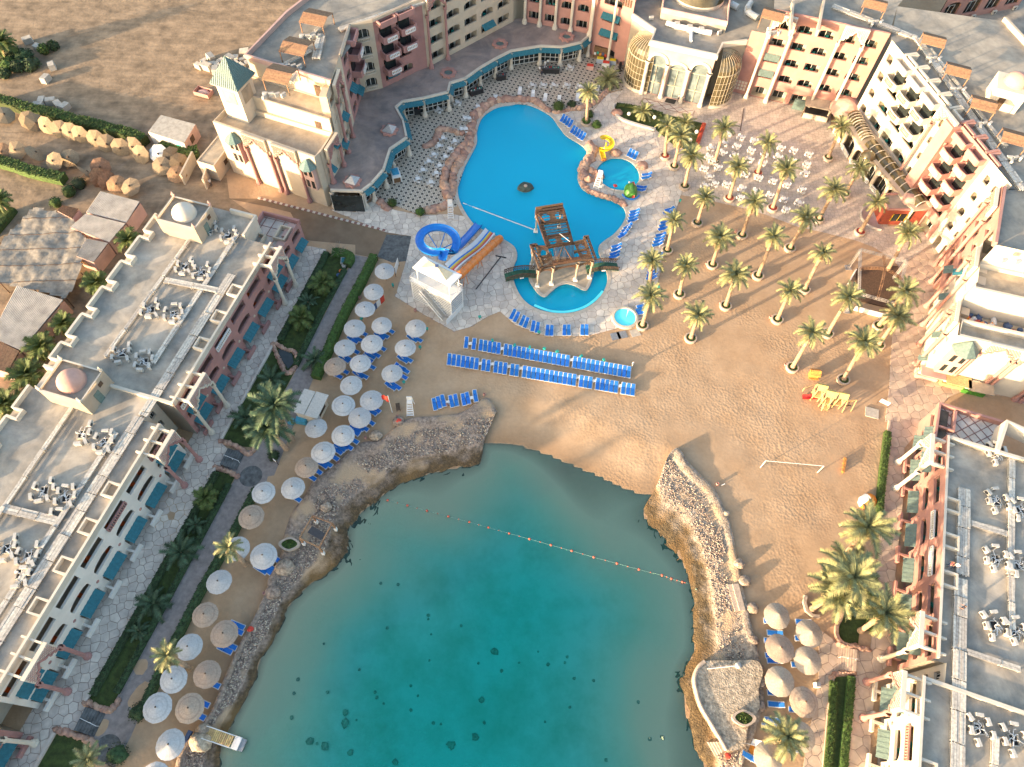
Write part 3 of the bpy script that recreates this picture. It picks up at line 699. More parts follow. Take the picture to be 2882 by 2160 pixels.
# gravel walk and its round insets
sheet('gravel_walk',[LL(-9.6,6.5).xy,LL(-9.9,9.1).xy,LL(10,9.6).xy,LL(20,10.2).xy,LL(30,11.2).xy,LL(33,9.6).xy,LL(45,9.2).xy,LL(58,9.4).xy,LL(64,9.9).xy,LL(70,9.8).xy,LL(74,7).xy,LL(70,6.0).xy,LL(66,6.2).xy,LL(65.3,3.8).xy,LL(62.8,3.8).xy,LL(62.3,6.0).xy,LL(31.6,6.3).xy,LL(30.8,3.9).xy,LL(28.2,3.9).xy,LL(27.4,6.7).xy,LL(14.6,6.8).xy],.008,'gravel_path')
for s_,n_ in ((31.0,8.2),(66.0,8.0)):
    c=LL(s_,n_);b=MB();b.lathe((c.x,c.y,0),[(1.55,0),(1.55,.016),(.01,.016)],26,smooth=False);struct(b.build('round_paving','asphalt_patch'))
# lawns
def lawn(name,poly,z=.03):return struct(sheet(name,poly,z,'grass',False))
lawn('lawn',[LL(-8.6,1.7).xy,LL(-9.0,6.3).xy,LL(14.6,6.7).xy,LL(27.0,6.6).xy,LL(27.3,4.9).xy,LL(27.4,1.9).xy])
lawn('lawn',[LL(31.5,3.3).xy,LL(31.6,6.2).xy,LL(62.2,6.1).xy,LL(62.2,3.1).xy])
lawn('lawn',[LL(66.2,1.7).xy,LL(65.9,6.0).xy,LL(68,7.0).xy,LL(76,6.5).xy,LL(76,1.6).xy])
bed=[p.xy for p in T20.l([(905,910),(1100,935),(1300,985),(1660,1070),(1590,1290),(1520,1300),(1400,1260),(1240,1120),(960,1040),(880,960)])]
lawn('lawn',bed,.06)
rl=[p.xy for p in T33.l([(620,380),(640,340),(760,60),(905,40),(900,470),(790,500),(780,600),(640,590),(590,520),(590,440)])];lawn('lawn',rl,.04)
rl2=[p.xy for p in T33.l([(580,880),(700,870),(745,860),(680,1660),(660,1900),(480,1900),(500,1500),(530,1200)])];lawn('lawn',rl2,.04)
lawn('lawn',[p.xy for p in T01.l([(0,0),(60,150),(140,190),(0,340),(-300,500),(-300,0)])],.03)
# raised kerbs of the gardens
def kerb_line(name,pts,wd,ht,m,z=0.0):
    b=MB();P=[Vector((p[0],p[1])) for p in pts];n=len(P);l=[]
    for i in range(n):
        d=(P[min(i+1,n-1)]-P[max(i-1,0)]).normalized();q=Vector((-d.y,d.x))*wd/2;l.append((P[i]+q,P[i]-q))
    for i in range(n-1):
        (a,c),(a2,c2)=l[i],l[i+1]
        b.add([(a.x,a.y,z),(c.x,c.y,z),(c2.x,c2.y,z),(a2.x,a2.y,z),(a.x,a.y,z+ht),(c.x,c.y,z+ht),(c2.x,c2.y,z+ht),(a2.x,a2.y,z+ht)],[(4,5,6,7),(0,4,7,3),(1,2,6,5),(0,1,5,4),(3,7,6,2)])
    return struct(b.build(name,m))
kerb_line('garden_kerb',[LL(-9,1.5).xy,LL(27.5,1.75).xy],.35,.35,'flagstone')
kerb_line('garden_kerb',[LL(31.3,3.1).xy,LL(62.3,2.95).xy],.35,.35,'flagstone')
kerb_line('garden_kerb',[LL(66.2,1.45).xy,LL(76,1.45).xy],.35,.35,'flagstone')
kerb_line('garden_kerb',[p.xy for p in T32.l([(1045,330),(1020,600),(995,1130)])],.3,.3,'flagstone_warm')
kerb_line('garden_kerb',[p.xy for p in T33.l([(760,870),(720,1250),(690,1654)])],.3,.3,'flagstone_warm')
kerb_line('garden_kerb',[p.xy for p in T33.l([(560,890),(520,1200),(480,1654)])],.3,.3,'flagstone_warm')
kerb_line('planter_wall',[p.xy for p in T33.l([(320,180),(310,240),(330,310),(380,355),(440,360)])],.4,.55,'planter')
kerb_line('planter_wall',smooth_loop([p.xy for p in T33.l([(640,300),(620,380),(590,440),(590,520),(630,580),(700,610),(860,640)])],4,False),.4,.5,'rock_pink')
kerb_line('bed_wall',smooth_loop([p.xy for p in T20.l([(1240,1130),(960,1045),(880,960),(905,905),(1100,930)])],4,False),.5,.4,'flagstone')

# ------------------------------------------------------------------ rocky shore
def sandy(p):return min(1,max(0,(noise.noise(Vector((p[0]*.28,p[1]*.28,7)))+noise.noise(Vector((p[0]*.9,p[1]*.9,3)))*.35-.08)*5))
def loft(name,A,B,prof,m,seed=0,amp=.10,sub=5,nu=34,hf=None):
    A=smooth_loop([p.xy for p in A],sub,False);B=smooth_loop([p.xy for p in B],sub,False);n=min(len(A),len(B));vs=[];fs=[]
    for i in range(n):
        for k in range(nu+1):
            t=prof[-1][0]*k/nu;p=A[i]+(B[i]-A[i])*t;z=np.interp(t,[q[0] for q in prof],[q[1] for q in prof])
            if hf and z>0:z *= hf(i/n)
            w_=min(1,k/2,(nu-k)/2+.3)
            q=noise.noise(Vector((p.x*.7,p.y*.7,seed)))*amp*1.3+noise.noise(Vector((p.x*2.3,p.y*2.3,seed+5)))*amp*.9
            sh=noise.noise(Vector((p.x*.45,p.y*.45,seed+9)))*.5*w_
            vs.append((p.x+sh*.5,p.y+sh*.5,z+q*w_))
    for i in range(n-1):
        for k in range(nu):a=i*(nu+1)+k;fs.append((a,a+nu+1,a+nu+2,a+1))
    b=MB();b.add(vs,fs,0,True);o=b.build(name,m);o.data.attributes.new('sandy','FLOAT','POINT').data.foreach_set('value',[sandy(v) for v in vs])
    return struct(o),A,B,n
outL=T12.l([(2090,240),(1990,110),(1780,240),(1560,270),(1330,290),(1200,370),(1080,480),(890,510),(640,720),(500,820),(400,980),(300,1120),(230,1330),(205,1480)])+T13.l([(110,10),(90,130),(0,330)])+T03.l([(2150,440),(2040,650),(1930,900),(1830,1150),(1740,1290),(1560,1500),(1500,1700),(1480,2100)])
shL=T12.l([(1960,515),(1925,690)],WL)+shore_left[2:]
profL=[(0,-.25),(.03,.35),(.1,.62),(.2,.6),(.27,.22),(.45,.02),(.62,-.12),(.72,-.2),(.75,-.38),(.86,-.45),(.95,-.6),(1.02,-.83),(1.3,-1.1),(1.42,-2.4)]
o,A_,B_2,nL=loft('rocky_bank',outL,shL,profL,'coral_stone',2,hf=lambda f:.75)
outR=T22.l([(1345,640),(1380,585),(1450,560),(1540,680),(1640,780),(1760,900),(1820,1010),(1870,1130),(1900,1230),(1930,1330),(1950,1480)])+T23.l([(1990,20),(2030,180),(2060,330),(2120,560),(2160,720),(2180,900),(2190,1100),(2100,1400),(2020,1600),(2000,1700),(2000,2100)])
shR=T22.l([(1260,880),(1230,950),(1150,1070),(1150,1160),(1230,1230),(1330,1340),(1400,1430),(1450,1490),(1490,1560),(1510,1620),(1530,1658)],WL)+T23.l([(1565,150),(1575,300),(1580,450),(1575,640),(1520,780),(1485,900),(1500,1050),(1580,1400),(1640,1600),(1690,1740),(1720,2100)],WL)
profR=[(0,-.25),(.02,.6),(.06,.85),(.16,.8),(.2,.3),(.4,.12),(.58,-.05),(.66,-.25),(.69,-.4),(.8,-.48),(.93,-.6),(1.02,-.83),(1.3,-1.1),(1.42,-2.4)]
o2,C_2,D_2,nR=loft('rocky_bank',outR,shR,profR,'coral_stone',4,hf=lambda f:1.0 if f<.1 else max(.42,1-(f-.1)*5))
# loose stones on both banks
def stones(name,A,B,n,cnt,lo,hi,prof,seed,m='pebble',smin=.06,smax=.2,keep=None):
    rg=random.Random(seed);b=MB()
    for _ in range(cnt):
        i=rg.randrange(n-1);t=rg.uniform(lo,hi);u=rg.random();p=A[i].lerp(A[i+1],u).lerp(B[i].lerp(B[i+1],u),t)
        if sandy(p)>.3:continue
        z=np.interp(t,[q[0] for q in prof],[q[1] for q in prof]);r=rg.uniform(smin,smax)
        b.blob((p.x,p.y,z+.05),r*rg.uniform(.8,1.5),r,r*.7,rg.random()*50,5,3,.25)
    o=b.build(name,m);o['kind']='stuff';o['label']='loose pebbles and broken stones strewn over the rocky bank';o['category']='stones';return o
stones('shore_stones',A_,B_2,nL,5200,.26,.70,profL,3,smin=.04,smax=.13)
stones('shore_stones',C_2,D_2,nR,2600,.24,.64,profR,4,smin=.04,smax=.13)
# boulders set along the banks
def boulder(p,r,lab,seed,m='coral_stone',h=.75):
    b=MB();b.blob((0,0,.1),r,r*.85,r*h,seed,12,8,.14);o=b.build('boulder',m,None,(p.x,p.y,p.z));return tag(o,lab,'boulder','rounded boulders along the shore')
for k,(T,x,y,r) in enumerate([(T12,1240,335,.95),(T12,1040,455,.95),(T12,610,1070,.8),(T12,250,1595,1.3),(T13,150,150,1.05),(T03,1740,1440,1.3),(T03,1760,1330,.9)]):
    boulder(T(x,y,.1),r,'pebble dashed rounded boulder on the shaded rocky bank below the parasols',k)
for k,(T,x,y,r) in enumerate([(T23,2010,50,.9),(T23,2080,285,.85),(T23,2150,920,.85),(T23,2145,1130,.8),(T23,2090,560,.7),(T23,2130,800,.7),(T22,1850,1130,.5),(T22,1960,1560,.8)]):
    boulder(T(x,y,.1),r,'sunlit pebble dashed boulder edging the sandy side of the bank wall',k+20)
# raised stone platform with low rim
plat=smooth_loop([p.xy for p in T23.l([(1650,750),(1880,748),(2095,748),(2150,850),(2110,1000),(2120,1150),(2020,1320),(1990,1480),(1840,1520),(1790,1430),(1700,1280),(1615,1130),(1572,980),(1565,880),(1595,800)])],3)
b=MB();b.prism(plat,-1.2,.95);pl=struct(b.build('shore_platform','coral_stone'))
rim=smooth_loop([p.xy for p in T23.l([(1650,755),(1595,805),(1565,885),(1572,980),(1615,1130),(1700,1280),(1790,1430),(1835,1515)])],5,False)
b=MB();b.tube([(p.x,p.y,1.0) for p in rim],.24,7);b.build('rim','planter',pl)
# stone steps down the banks
def steps_stone(name,T,pts_a,pts_b,n,z0,z1,m):
    root=struct(put(name,None));a0,a1=T(*pts_a[0]),T(*pts_a[1]);b0,b1=T(*pts_b[0]),T(*pts_b[1])
    for k in range(n):
        t0,t1=k/n,(k+1)/n;z=z0+(z1-z0)*(k+.5)/n;q=[a0.lerp(b0,t0),a1.lerp(b1,t0),a1.lerp(b1,t1+.08),a0.lerp(b0,t1+.08)]
        b=MB();b.prism([p.xy for p in q],z-.6,z);b.build('step',m,root)
    return root
steps_stone('shore_steps',T23,((1950,80),(2010,310)),((1790,85),(1860,320)),4,.62,-.15,'planter')
steps_stone('shore_steps',T23,((1790,1440),(1830,1520)),((1705,1440),(1770,1560)),4,.5,-.3,'planter')
steps_stone('garden_steps',T33,((760,650),(748,835)),((628,612),(612,815)),7,.55,.06,'flagstone_warm')
for s_ in (28.3,62.8):
    root=struct(put('garden_steps',None))
    for k in range(7):
        b=MB();b.prism([LL(s_,3.5+k*.33).xy,LL(s_+2.5,3.6+k*.33).xy,LL(s_+2.5,3.93+k*.33).xy,LL(s_,3.83+k*.33).xy],0,.62-k*.085);b.build('step','asphalt_patch',root)
# rough pink rock edging
def rock_edge(name,pts,wd,ht,seed,m='rock_pink',z=0.0,sub=5,closed=False,step=.55):
    P=smooth_loop([Vector(p[:2]) for p in pts],sub,closed);root=struct(put(name,None));rg=random.Random(seed);acc=0;last=P[0];cnt=0
    for a,c in zip(P,P[1:]+(P[:1] if closed else [])):
        L=(c-a).length
        while acc<L:
            p=a.lerp(c,acc/L) if L>0 else a;r=wd*rg.uniform(.42,.62)
            b=MB();b.blob((0,0,0),r*rg.uniform(1,1.35),r,ht*rg.uniform(.7,1.15),rg.random()*90,9,6,.22)
            t=(c-a).normalized() if L>0 else Vector((1,0));q=Vector((-t.y,t.x))*rg.uniform(-.14,.14)*wd
            b.build('rock',m,root,(p.x+q.x,p.y+q.y,z+.05),math.atan2(t.y,t.x)+rg.uniform(-.4,.4));cnt += 1
            acc += step*wd*rg.uniform(.85,1.15)
        acc -= L
    return root
rock_edge('pool_rocks',[p.xy for p in T11.l([(1480,165),(1600,140),(1680,60),(1650,0)])]+[p.xy for p in T10.l([(1640,1500),(1750,1300),(1840,1220),(1860,1120),(1920,980),(2060,880),(2200,860)])],1.7,.75,1)
rock_edge('pool_rocks',[p.xy for p in T10.l([(1700,1658),(1710,1520),(1790,1350),(1860,1230)])],1.5,.6,2)
rock_edge('terrace_rocks',[p.xy for p in T10.l([(1470,1270),(1540,1230),(1600,1130),(1700,1140),(1800,1170)])],1.3,.6,3)
rock_edge('pool_rocks',[p.xy for p in T20.l([(0,860),(120,865),(220,890),(330,960)])],1.5,.6,4)
rock_edge('terrace_rocks',[p.xy for p in T20.l([(380,975),(540,945),(700,905),(800,820),(850,770)])],1.0,.55,5)
rock_edge('pool_rocks',[p.xy for p in T20.l([(690,1270),(680,1340),(630,1430),(615,1530),(680,1560),(760,1530)])],1.9,.8,6)
rock_edge('pool_rocks',[p.xy for p in T20.l([(610,1590),(680,1658)])]+[p.xy for p in T21.l([(720,15),(820,55),(920,75),(985,125)])],1.2,.5,7)
rock_edge('pool_rocks',[p.xy for p in T20.l([(700,1480),(740,1520),(790,1530)])],1.6,.9,8)
rock_edge('terrace_rocks',[p.xy for p in T11.l([(1000,50),(1090,100),(1140,150)])],1.2,.5,9)
for k,(T,x,y,r) in enumerate([(T20,900,1330,1.15),(T20,1125,1440,1.2),(T20,910,980,1.1)]):
    boulder(T(x,y,.05),r,'flat pink boulder set in the paving by the children pool' if k<2 else 'pink boulder at the corner of the garden bed',k+40,'rock_pink',.45)
rock_edge('garden_rocks',[LL(27.5,1.8).xy,LL(27.6,4.9).xy,LL(28.2,6.4).xy,LL(26.8,6.8).xy],.75,.4,10)
rock_edge('garden_rocks',[LL(31.2,3.0).xy,LL(31.5,6.5).xy],.7,.4,11)
rock_edge('garden_rocks',[LL(62.4,3.0).xy,LL(62.4,6.0).xy,LL(60.8,6.6).xy],.75,.4,12)
rock_edge('garden_rocks',[LL(65.8,1.4).xy,LL(65.9,6.1).xy,LL(67.5,7.4).xy],.75,.4,13)
rock_edge('fountain_rocks',[LL(10.3,1.6).xy,LL(10.7,3.5).xy,LL(10.9,5.4).xy,LL(12.7,6.6).xy,LL(14.5,5.8).xy,LL(13.4,4.4).xy,LL(11.8,2.7).xy],.65,.45,14,closed=True)
rock_edge('garden_rocks',[p.xy for p in T33.l([(620,600),(760,620),(870,640)])],.7,.45,15)
rock_edge('garden_rocks',[p.xy for p in T33.l([(545,880),(620,840),(740,845)])],.6,.4,16)
b=MB();b.prism([LL(10.9,2.6).xy,LL(11.2,5.0).xy,LL(12.6,6.0).xy,LL(13.8,5.6).xy,LL(12.2,3.4).xy],.05,.12);tag(b.build('garden_pond','glass_dark'),'small dark pond ringed by pink rocks in the west garden','pond')
# ------------------------------------------------------------------ building kit
class Fac:                        # a facade plane: u along, w outward, z up
    def __init__(s,p0,p1):
        s.p0=Vector(p0[:2]);d=Vector(p1[:2])-s.p0;s.L=d.length;s.d=d.normalized();s.n=Vector((-s.d.y,s.d.x));s.ang=math.atan2(s.d.y,s.d.x)
    def P(s,u,w,z):q=s.p0+s.d*u+s.n*w;return (q.x,q.y,z)
def arc(u0,u1,z1,rise,n=8):   # opening top, left to right
    if rise <= 0:return [(u0,z1),(u1,z1)]
    c=(u0+u1)/2;a=(u1-u0)/2
    return [(c-a*math.cos(math.pi*k/n),z1-rise+rise*math.sin(math.pi*k/n)) for k in range(n+1)]
def wall_cells(b,F,us,zs,ops,w=0.0,mi=0):
    """wall on a grid of u and z lines; ops[(i,j)] = (du0,du1,z0,z1,rise) opening inside that cell"""
    for i in range(len(us)-1):
        for j in range(len(zs)-1):
            u0,u1,z0,z1=us[i],us[i+1],zs[j],zs[j+1];o=ops.get((i,j))
            P=lambda u,z:F.P(u,w,z)
            if not o:b.quad(P(u1,z0),P(u0,z0),P(u0,z1),P(u1,z1),mi);continue
            a0,a1,c0,c1,rise=u0+o[0],u1-o[1],o[2],o[3],o[4]
            b.quad(P(a0,z0),P(u0,z0),P(u0,z1),P(a0,z1),mi);b.quad(P(u1,z0),P(a1,z0),P(a1,z1),P(u1,z1),mi)
            if c0>z0+1e-4:b.quad(P(a1,z0),P(a0,z0),P(a0,c0),P(a1,c0),mi)
            ar=arc(a0,a1,c1,rise)
            for (p,q),(r,t) in zip(ar,ar[1:]):b.quad(P(r,t),P(p,q),P(p,z1),P(r,z1),mi)
            D=-.32
            for (p,q),(r,t) in zip(ar,ar[1:]):b.quad(F.P(p,w,q),F.P(r,w,t),F.P(r,w+D,t),F.P(p,w+D,q),mi)
            e=c1-rise if rise>0 else c1
            b.quad(F.P(a0,w,c0),F.P(a0,w,e),F.P(a0,w+D,e),F.P(a0,w+D,c0),mi);b.quad(F.P(a1,w,e),F.P(a1,w,c0),F.P(a1,w+D,c0),F.P(a1,w+D,e),mi)
            b.quad(F.P(a1,w,c0),F.P(a0,w,c0),F.P(a0,w+D,c0),F.P(a1,w+D,c0),mi)
_wc={}
def room(parent,F,u0,u1,zf,zc,depth,w=0.0,mw='interior',door='glass_dark',inner=None):
    """recessed balcony behind an opening: floor, side walls, back wall with glazed door"""
    key=(round(u1-u0,2),round(zc-zf,2),round(depth,2),mw,door,inner)
    if key not in _wc:
        W,Hh=u1-u0,zc-zf;b=MB();d=-depth
        b.quad((0,-.3,0),(0,d,0),(W,d,0),(W,-.3,0),1)
        b.quad((0,-.3,0),(0,-.3,Hh),(0,d,Hh),(0,d,0),1);b.quad((W,-.3,0),(W,d,0),(W,d,Hh),(W,-.3,Hh),1)
        b.quad((0,-.3,Hh),(W,-.3,Hh),(W,d,Hh),(0,d,Hh),1);b.quad((0,d,0),(0,d,Hh),(W,d,Hh),(W,d,0),1)
        a,c=W*.16,W*.84;t=min(Hh-.2,2.1)
        b.quad((c,d+.05,.02),(a,d+.05,.02),(a,d+.05,t),(c,d+.05,t),0)
        for x in (a,(a+c)/2,c):b.box(x,d+.07,0,.08,.06,t,mi=2)
        b.box((a+c)/2,d+.07,t,c-a+.08,.06,.08,mi=2)
        _wc[key]=b.mesh('balcony',[door,inner or mw,'frame_white'])
    p=F.P(u0,w,zf);return put('balcony',_wc[key],parent,p,F.ang)
# local axes of put(): x along u, y outward (n is +90 of d)
_aw={}
def awning(parent,F,u0,u1,z,w=0.0,m='teal',drop=.75,out=1.05):
    key=(round(u1-u0,2),m,drop,out)
    if key not in _aw:
        W=u1-u0;b=MB();n=max(4,int(W/.28))
        for k in range(n):
            x0,x1=W*k/n,W*(k+1)/n;h=.05 if k % 2 else 0.0
            b.add([(x0,0,h),(x1,0,h),(x1,out,h-drop),(x0,out,h-drop),(x0,0,h-.06),(x1,0,h-.06),(x1,out,h-drop-.06),(x0,out,h-drop-.06)],[(0,3,2,1),(4,5,6,7),(3,7,6,2),(0,4,7,3),(1,2,6,5)])
        _aw[key]=b.mesh('awning',m)
    return put('awning',_aw[key],parent,F.P(u0,w+.02,z),F.ang)
_rl={}
def railing(parent,F,u0,u1,z,w=0.0,m='frame_white',h=.85):
    key=(round(u1-u0,2),m,h)
    if key not in _rl:
        W=u1-u0;b=MB();b.box(W/2,0,h-.12,W,.2,.12);b.box(W/2,0,0,W,.2,.12);n=max(3,int(W/.3))
        for k in range(n+1):b.box(W*k/n,0,.1,.13,.12,h-.2)
        _rl[key]=b.mesh('railing',m)
    return put('railing',_rl[key],parent,F.P(u0,w,z),F.ang)
def parapet(parent,pts,h,z,m,th=.35,closed=True,name='parapet',cap=None):
    P=[Vector(p[:2]) for p in pts]
    if closed:A,B_=offset_loop(P,0),offset_loop(P,-th)
    else:
        A,B_=[],[]
        for i,p in enumerate(P):
            d=(P[min(i+1,len(P)-1)]-P[max(i-1,0)]).normalized();q=Vector((-d.y,d.x))*th/2;A.append(p-q);B_.append(p+q)
    b=MB();n=len(A)
    for i in range(n if closed else n-1):
        j=(i+1) % n;a,a2,c,c2=A[i],A[j],B_[i],B_[j]
        b.add([(a.x,a.y,z),(a2.x,a2.y,z),(c2.x,c2.y,z),(c.x,c.y,z),(a.x,a.y,z+h),(a2.x,a2.y,z+h),(c2.x,c2.y,z+h),(c.x,c.y,z+h)],[(4,5,6,7),(0,1,5,4),(2,3,7,6),(0,4,7,3),(1,2,6,5)])
    return b.build(name,m,parent)
def block(parent,poly,z0,z1,wall_m,roof_m,skip=(),name='wall'):
    """plain walls (except skipped edges) and a roof"""
    P=[Vector(p[:2]) for p in poly]
    if sum(a.x*b.y-b.x*a.y for a,b in zip(P,P[1:]+P[:1]))<0:P=P[::-1]
    b=MB();n=len(P)
    for i in range(n):
        if i in skip:continue
        a,c=P[i],P[(i+1) % n];b.quad((a.x,a.y,z0),(c.x,c.y,z0),(c.x,c.y,z1),(a.x,a.y,z1))
    if b.v:b.build(name,wall_m,parent)
    b=MB();b.prism(P,z1-.02,z1-.02);return b.build('roof',roof_m,parent)
_col={}
def column(parent,p,h,m,r=.26):
    key=(round(h,1),m,r)
    if key not in _col:
        b=MB();b.lathe((0,0,0),[(r*1.9,0),(r*1.9,.35),(r*1.5,.5),(r*1.5,.75),(r,1.0),(r*.92,h-.8),(r*1.4,h-.55),(r*1.4,h)],8,smooth=False,rot=math.pi/8);_col[key]=b.mesh('column',m)
    return put('column',_col[key],parent,p)
def arch_screen(parent,F,u0,u1,ztop,w,m_wall,m_lat,hgt_=3.1,th=.5,zb=0.0,cols=True,m_col=None):
    """oriental gate: two columns carrying a pierced panel with stepped arch"""
    W=u1-u0;b=MB();c=W/2
    half=[(0,0),(.0,.28),(.14,.28),(.14,.42),(.26,.42),(.26,.60),(.36,.60),(.42,.74),(.5,.86)]
    pr=[(a*W,h*hgt_) for a,h in half]+[(W-a*W,h*hgt_) for a,h in half[::-1]]
    pts=[(x,ztop-hgt_+y) for x,y in pr]
    for side,ww in ((0,w+th/2),(1,w-th/2)):
        for (x0,y0),(x1,y1) in zip(pts,pts[1:]):
            if abs(x1-x0)<1e-6:continue
            q=[F.P(u0+x1,ww,y1),F.P(u0+x0,ww,y0),F.P(u0+x0,ww,ztop),F.P(u0+x1,ww,ztop)]
            b.quad(*(q if side==0 else q[::-1]))
    for (x0,y0),(x1,y1) in zip(pts,pts[1:]):b.quad(F.P(u0+x0,w+th/2,y0),F.P(u0+x1,w+th/2,y1),F.P(u0+x1,w-th/2,y1),F.P(u0+x0,w-th/2,y0))
    b.quad(F.P(u0,w+th/2,ztop),F.P(u0,w-th/2,ztop),F.P(u0+W,w-th/2,ztop),F.P(u0+W,w+th/2,ztop))
    for x in (0,W):b.quad(F.P(u0+x,w-th/2,ztop-hgt_),F.P(u0+x,w+th/2,ztop-hgt_),F.P(u0+x,w+th/2,ztop),F.P(u0+x,w-th/2,ztop))
    sc_=b.build('arch_screen',m_wall,parent)
    # lattice of crossing strips and the moulded arch rim
    b=MB();ww=w+th/2+.03;st=.42
    def low(x):
        for (x0,y0),(x1,y1) in zip(pts,pts[1:]):
            if x0-1e-6 <= x <= x1+1e-6 and x1>x0:return y0+(y1-y0)*(x-x0)/(x1-x0)
        return ztop-hgt_
    for sg in (1,-1):
        k=-int(hgt_/st)-1
        while k*st<W+hgt_:
            run=None;N=24
            for i in range(N+1):
                z=ztop-.15-(hgt_-.15)*i/N;x=k*st+(ztop-z)*sg if sg==1 else k*st+hgt_-(ztop-z)
                ok=.1<x<W-.1 and z>low(x)+.12
                if ok and run is None:run=(x,z)
                if run and (not ok or i==N):
                    if abs(pv[0]-run[0])>.2:b.bar(F.P(u0+run[0],ww,run[1]),F.P(u0+pv[0],ww,pv[1]),.07,.11,up=(F.n.x,F.n.y,0))
                    run=None
                pv=(x,z)
            k += 1
    b.build('lattice',m_lat,sc_)
    b=MB()
    for (x0,y0),(x1,y1) in zip(pts,pts[1:]):b.bar(F.P(u0+x0,ww+.04,y0),F.P(u0+x1,ww+.04,y1),.22,.16,up=(F.n.x,F.n.y,0))
    b.build('arch_moulding',m_col or m_wall,sc_)
    if cols:
        for x in (.0,W):column(parent,F.P(u0+x,w,zb),ztop-hgt_-zb+.1,m_col or m_wall)
    return sc_
def dome(parent,c,r,h,m,n=20):
    b=MB();pr=[(r*1.04,0),(r*1.06,.12)]+[(r*math.cos(t)*(1+.06*math.sin(2*t)),.12+h*math.sin(t)) for t in [math.pi/2*k/9 for k in range(10)]];pr[-1]=(.01,pr[-1][1])
    b.lathe(c,pr,n);return b.build('dome',m,parent)
_fin=[]
def finial(parent,p,m='cream_light',h=1.0):
    if not _fin:
        b=MB();b.box(0,0,0,.3,.3,.35);b.box(0,0,.35,.5,.18,.2);b.box(0,0,.55,.3,.16,.2);b.box(0,0,.75,.14,.12,.25);_fin.append(b)
    return put('finial',_fin[0].mesh('finial',m),parent,p,0)
# things that stand on roofs and balconies
def make_ac():
    t=thing('air_conditioner','x','air conditioner');b=MB();b.box(0,0,.12,.95,.42,.72);b.box(-.35,0,0,.06,.44,.12);b.box(.35,0,0,.06,.44,.12);b.build('casing','ac_white',t)
    b=MB();c=(.12,.215,.48);pts=[(c[0]+.27*math.cos(a),c[1]+.005,c[2]+.27*math.sin(a)) for a in [2*math.pi*k/14 for k in range(14)]];b.add(pts[::-1],[tuple(range(14))]);b.build('fan_grille','metal_dark',t)
    return t
AC0=make_ac()
AC_N=[0]
def ac(p,rz,label,group):
    AC_N[0] += 1
    if AC_N[0]==1:AC0.location=p;AC0.rotation_euler=(0,0,rz);tag(AC0,label,'air conditioner',group);AC0.scale=(.88,)*3;return AC0
    return dup(AC0,p,rz,label,group,.88)
def ac_cluster(c,rz,label,group,n=6,seed=0,hole=True):
    """outdoor units standing round a riser hatch, with white hoses"""
    rg=random.Random(seed);cs,sn=math.cos(rz),math.sin(rz)
    spots=[(-1.25,.75,0),(-.2,1.15,0),(1.1,.9,.4),(1.45,-.15,1.57),(.6,-1.1,.1),(-.75,-1.05,-.1),(-1.5,-.2,1.5),(1.9,-1.2,.2)][:n]
    for x,y,a in spots:
        x += rg.uniform(-.15,.15);y += rg.uniform(-.15,.15)
        ac((c.x+x*cs-y*sn,c.y+x*sn+y*cs,c.z),rz+a+rg.uniform(-.2,.2),label,group)
    if hole:
        t=thing('riser_hatch','open hose hatch of the '+' '.join(label.split()[5:]),'hatch',c,rz,'riser hatches on the roofs')
        b=MB()
        for x,y,sx,sy in ((0,.5,1.2,.12),(0,-.5,1.2,.12),(.55,0,.12,1),(-.55,0,.12,1)):b.box(x,y,0,sx,sy,.3)
        b.build('upstand','concrete',t);b=MB();b.box(0,0,.01,1,.9,.05);b.build('shaft','black',t)
        b=MB()
        for k in range(7):
            a=rg.uniform(0,6.28);r=rg.uniform(.8,1.3);q=a+rg.uniform(-.9,.9)
            P=[(0,0,.2),(.4*math.cos(q),.4*math.sin(q),.45),(r*.8*math.cos(a+.3),r*.8*math.sin(a+.3),.3),(r*math.cos(a),r*math.sin(a),.35)]
            sp=[]
            for i in range(len(P)-1):
                for s_ in range(3):sp.append(Vector(P[i]).lerp(Vector(P[i+1]),s_/3))
            b.tube(sp,.045,5,cap=False)
        b.build('hose','white_plastic',t)
def duct_run(p0,p1,wd,z,label,seed=0,group='boarded pipe runs on the roofs',legs=True):
    """timber-boarded pipe run raised on trestles"""
    rg=random.Random(seed);p0,p1=Vector(p0[:2]),Vector(p1[:2]);d=(p1-p0);L=d.length;d /= L;a=math.atan2(d.y,d.x)
    t=thing('boarded_pipe_run',label,'pipe run',(p0.x,p0.y,z),a,group);x=0
    while x<L:
        l=min(rg.uniform(2.2,4.2),L-x);nb=max(2,int(wd/.3));g=wd/nb;hh=.42+rg.uniform(-.05,.06)
        for k in range(nb):
            b=MB();b.box(0,0,0,l-.04-rg.uniform(0,.12),g-.03,.05);o=b.build('plank','wood_weathered',t,(x+l/2,(k+.5)*g-wd/2,hh+rg.uniform(-.015,.03)),rg.uniform(-.006,.006))
        b=MB()
        for e in (.15,l-.15):
            for s_ in (-1,1):b.box(x+e,s_*(wd/2-.08),0,.07,.07,hh)
            b.box(x+e,0,hh-.1,.07,wd,.08)
        b.bar((x+.15,-wd/2+.08,.1),(x+l-.15,-wd/2+.08,.1),.05);b.build('trestle','wood_weathered',t);x += l
    b=MB()
    for k in range(max(1,int(wd/.35))):b.tube([(0,(k+.5)*.35-wd/2,.25),(L,(k+.5)*.35-wd/2,.25)],.06,5)
    b.build('pipe','metal_white',t);return t
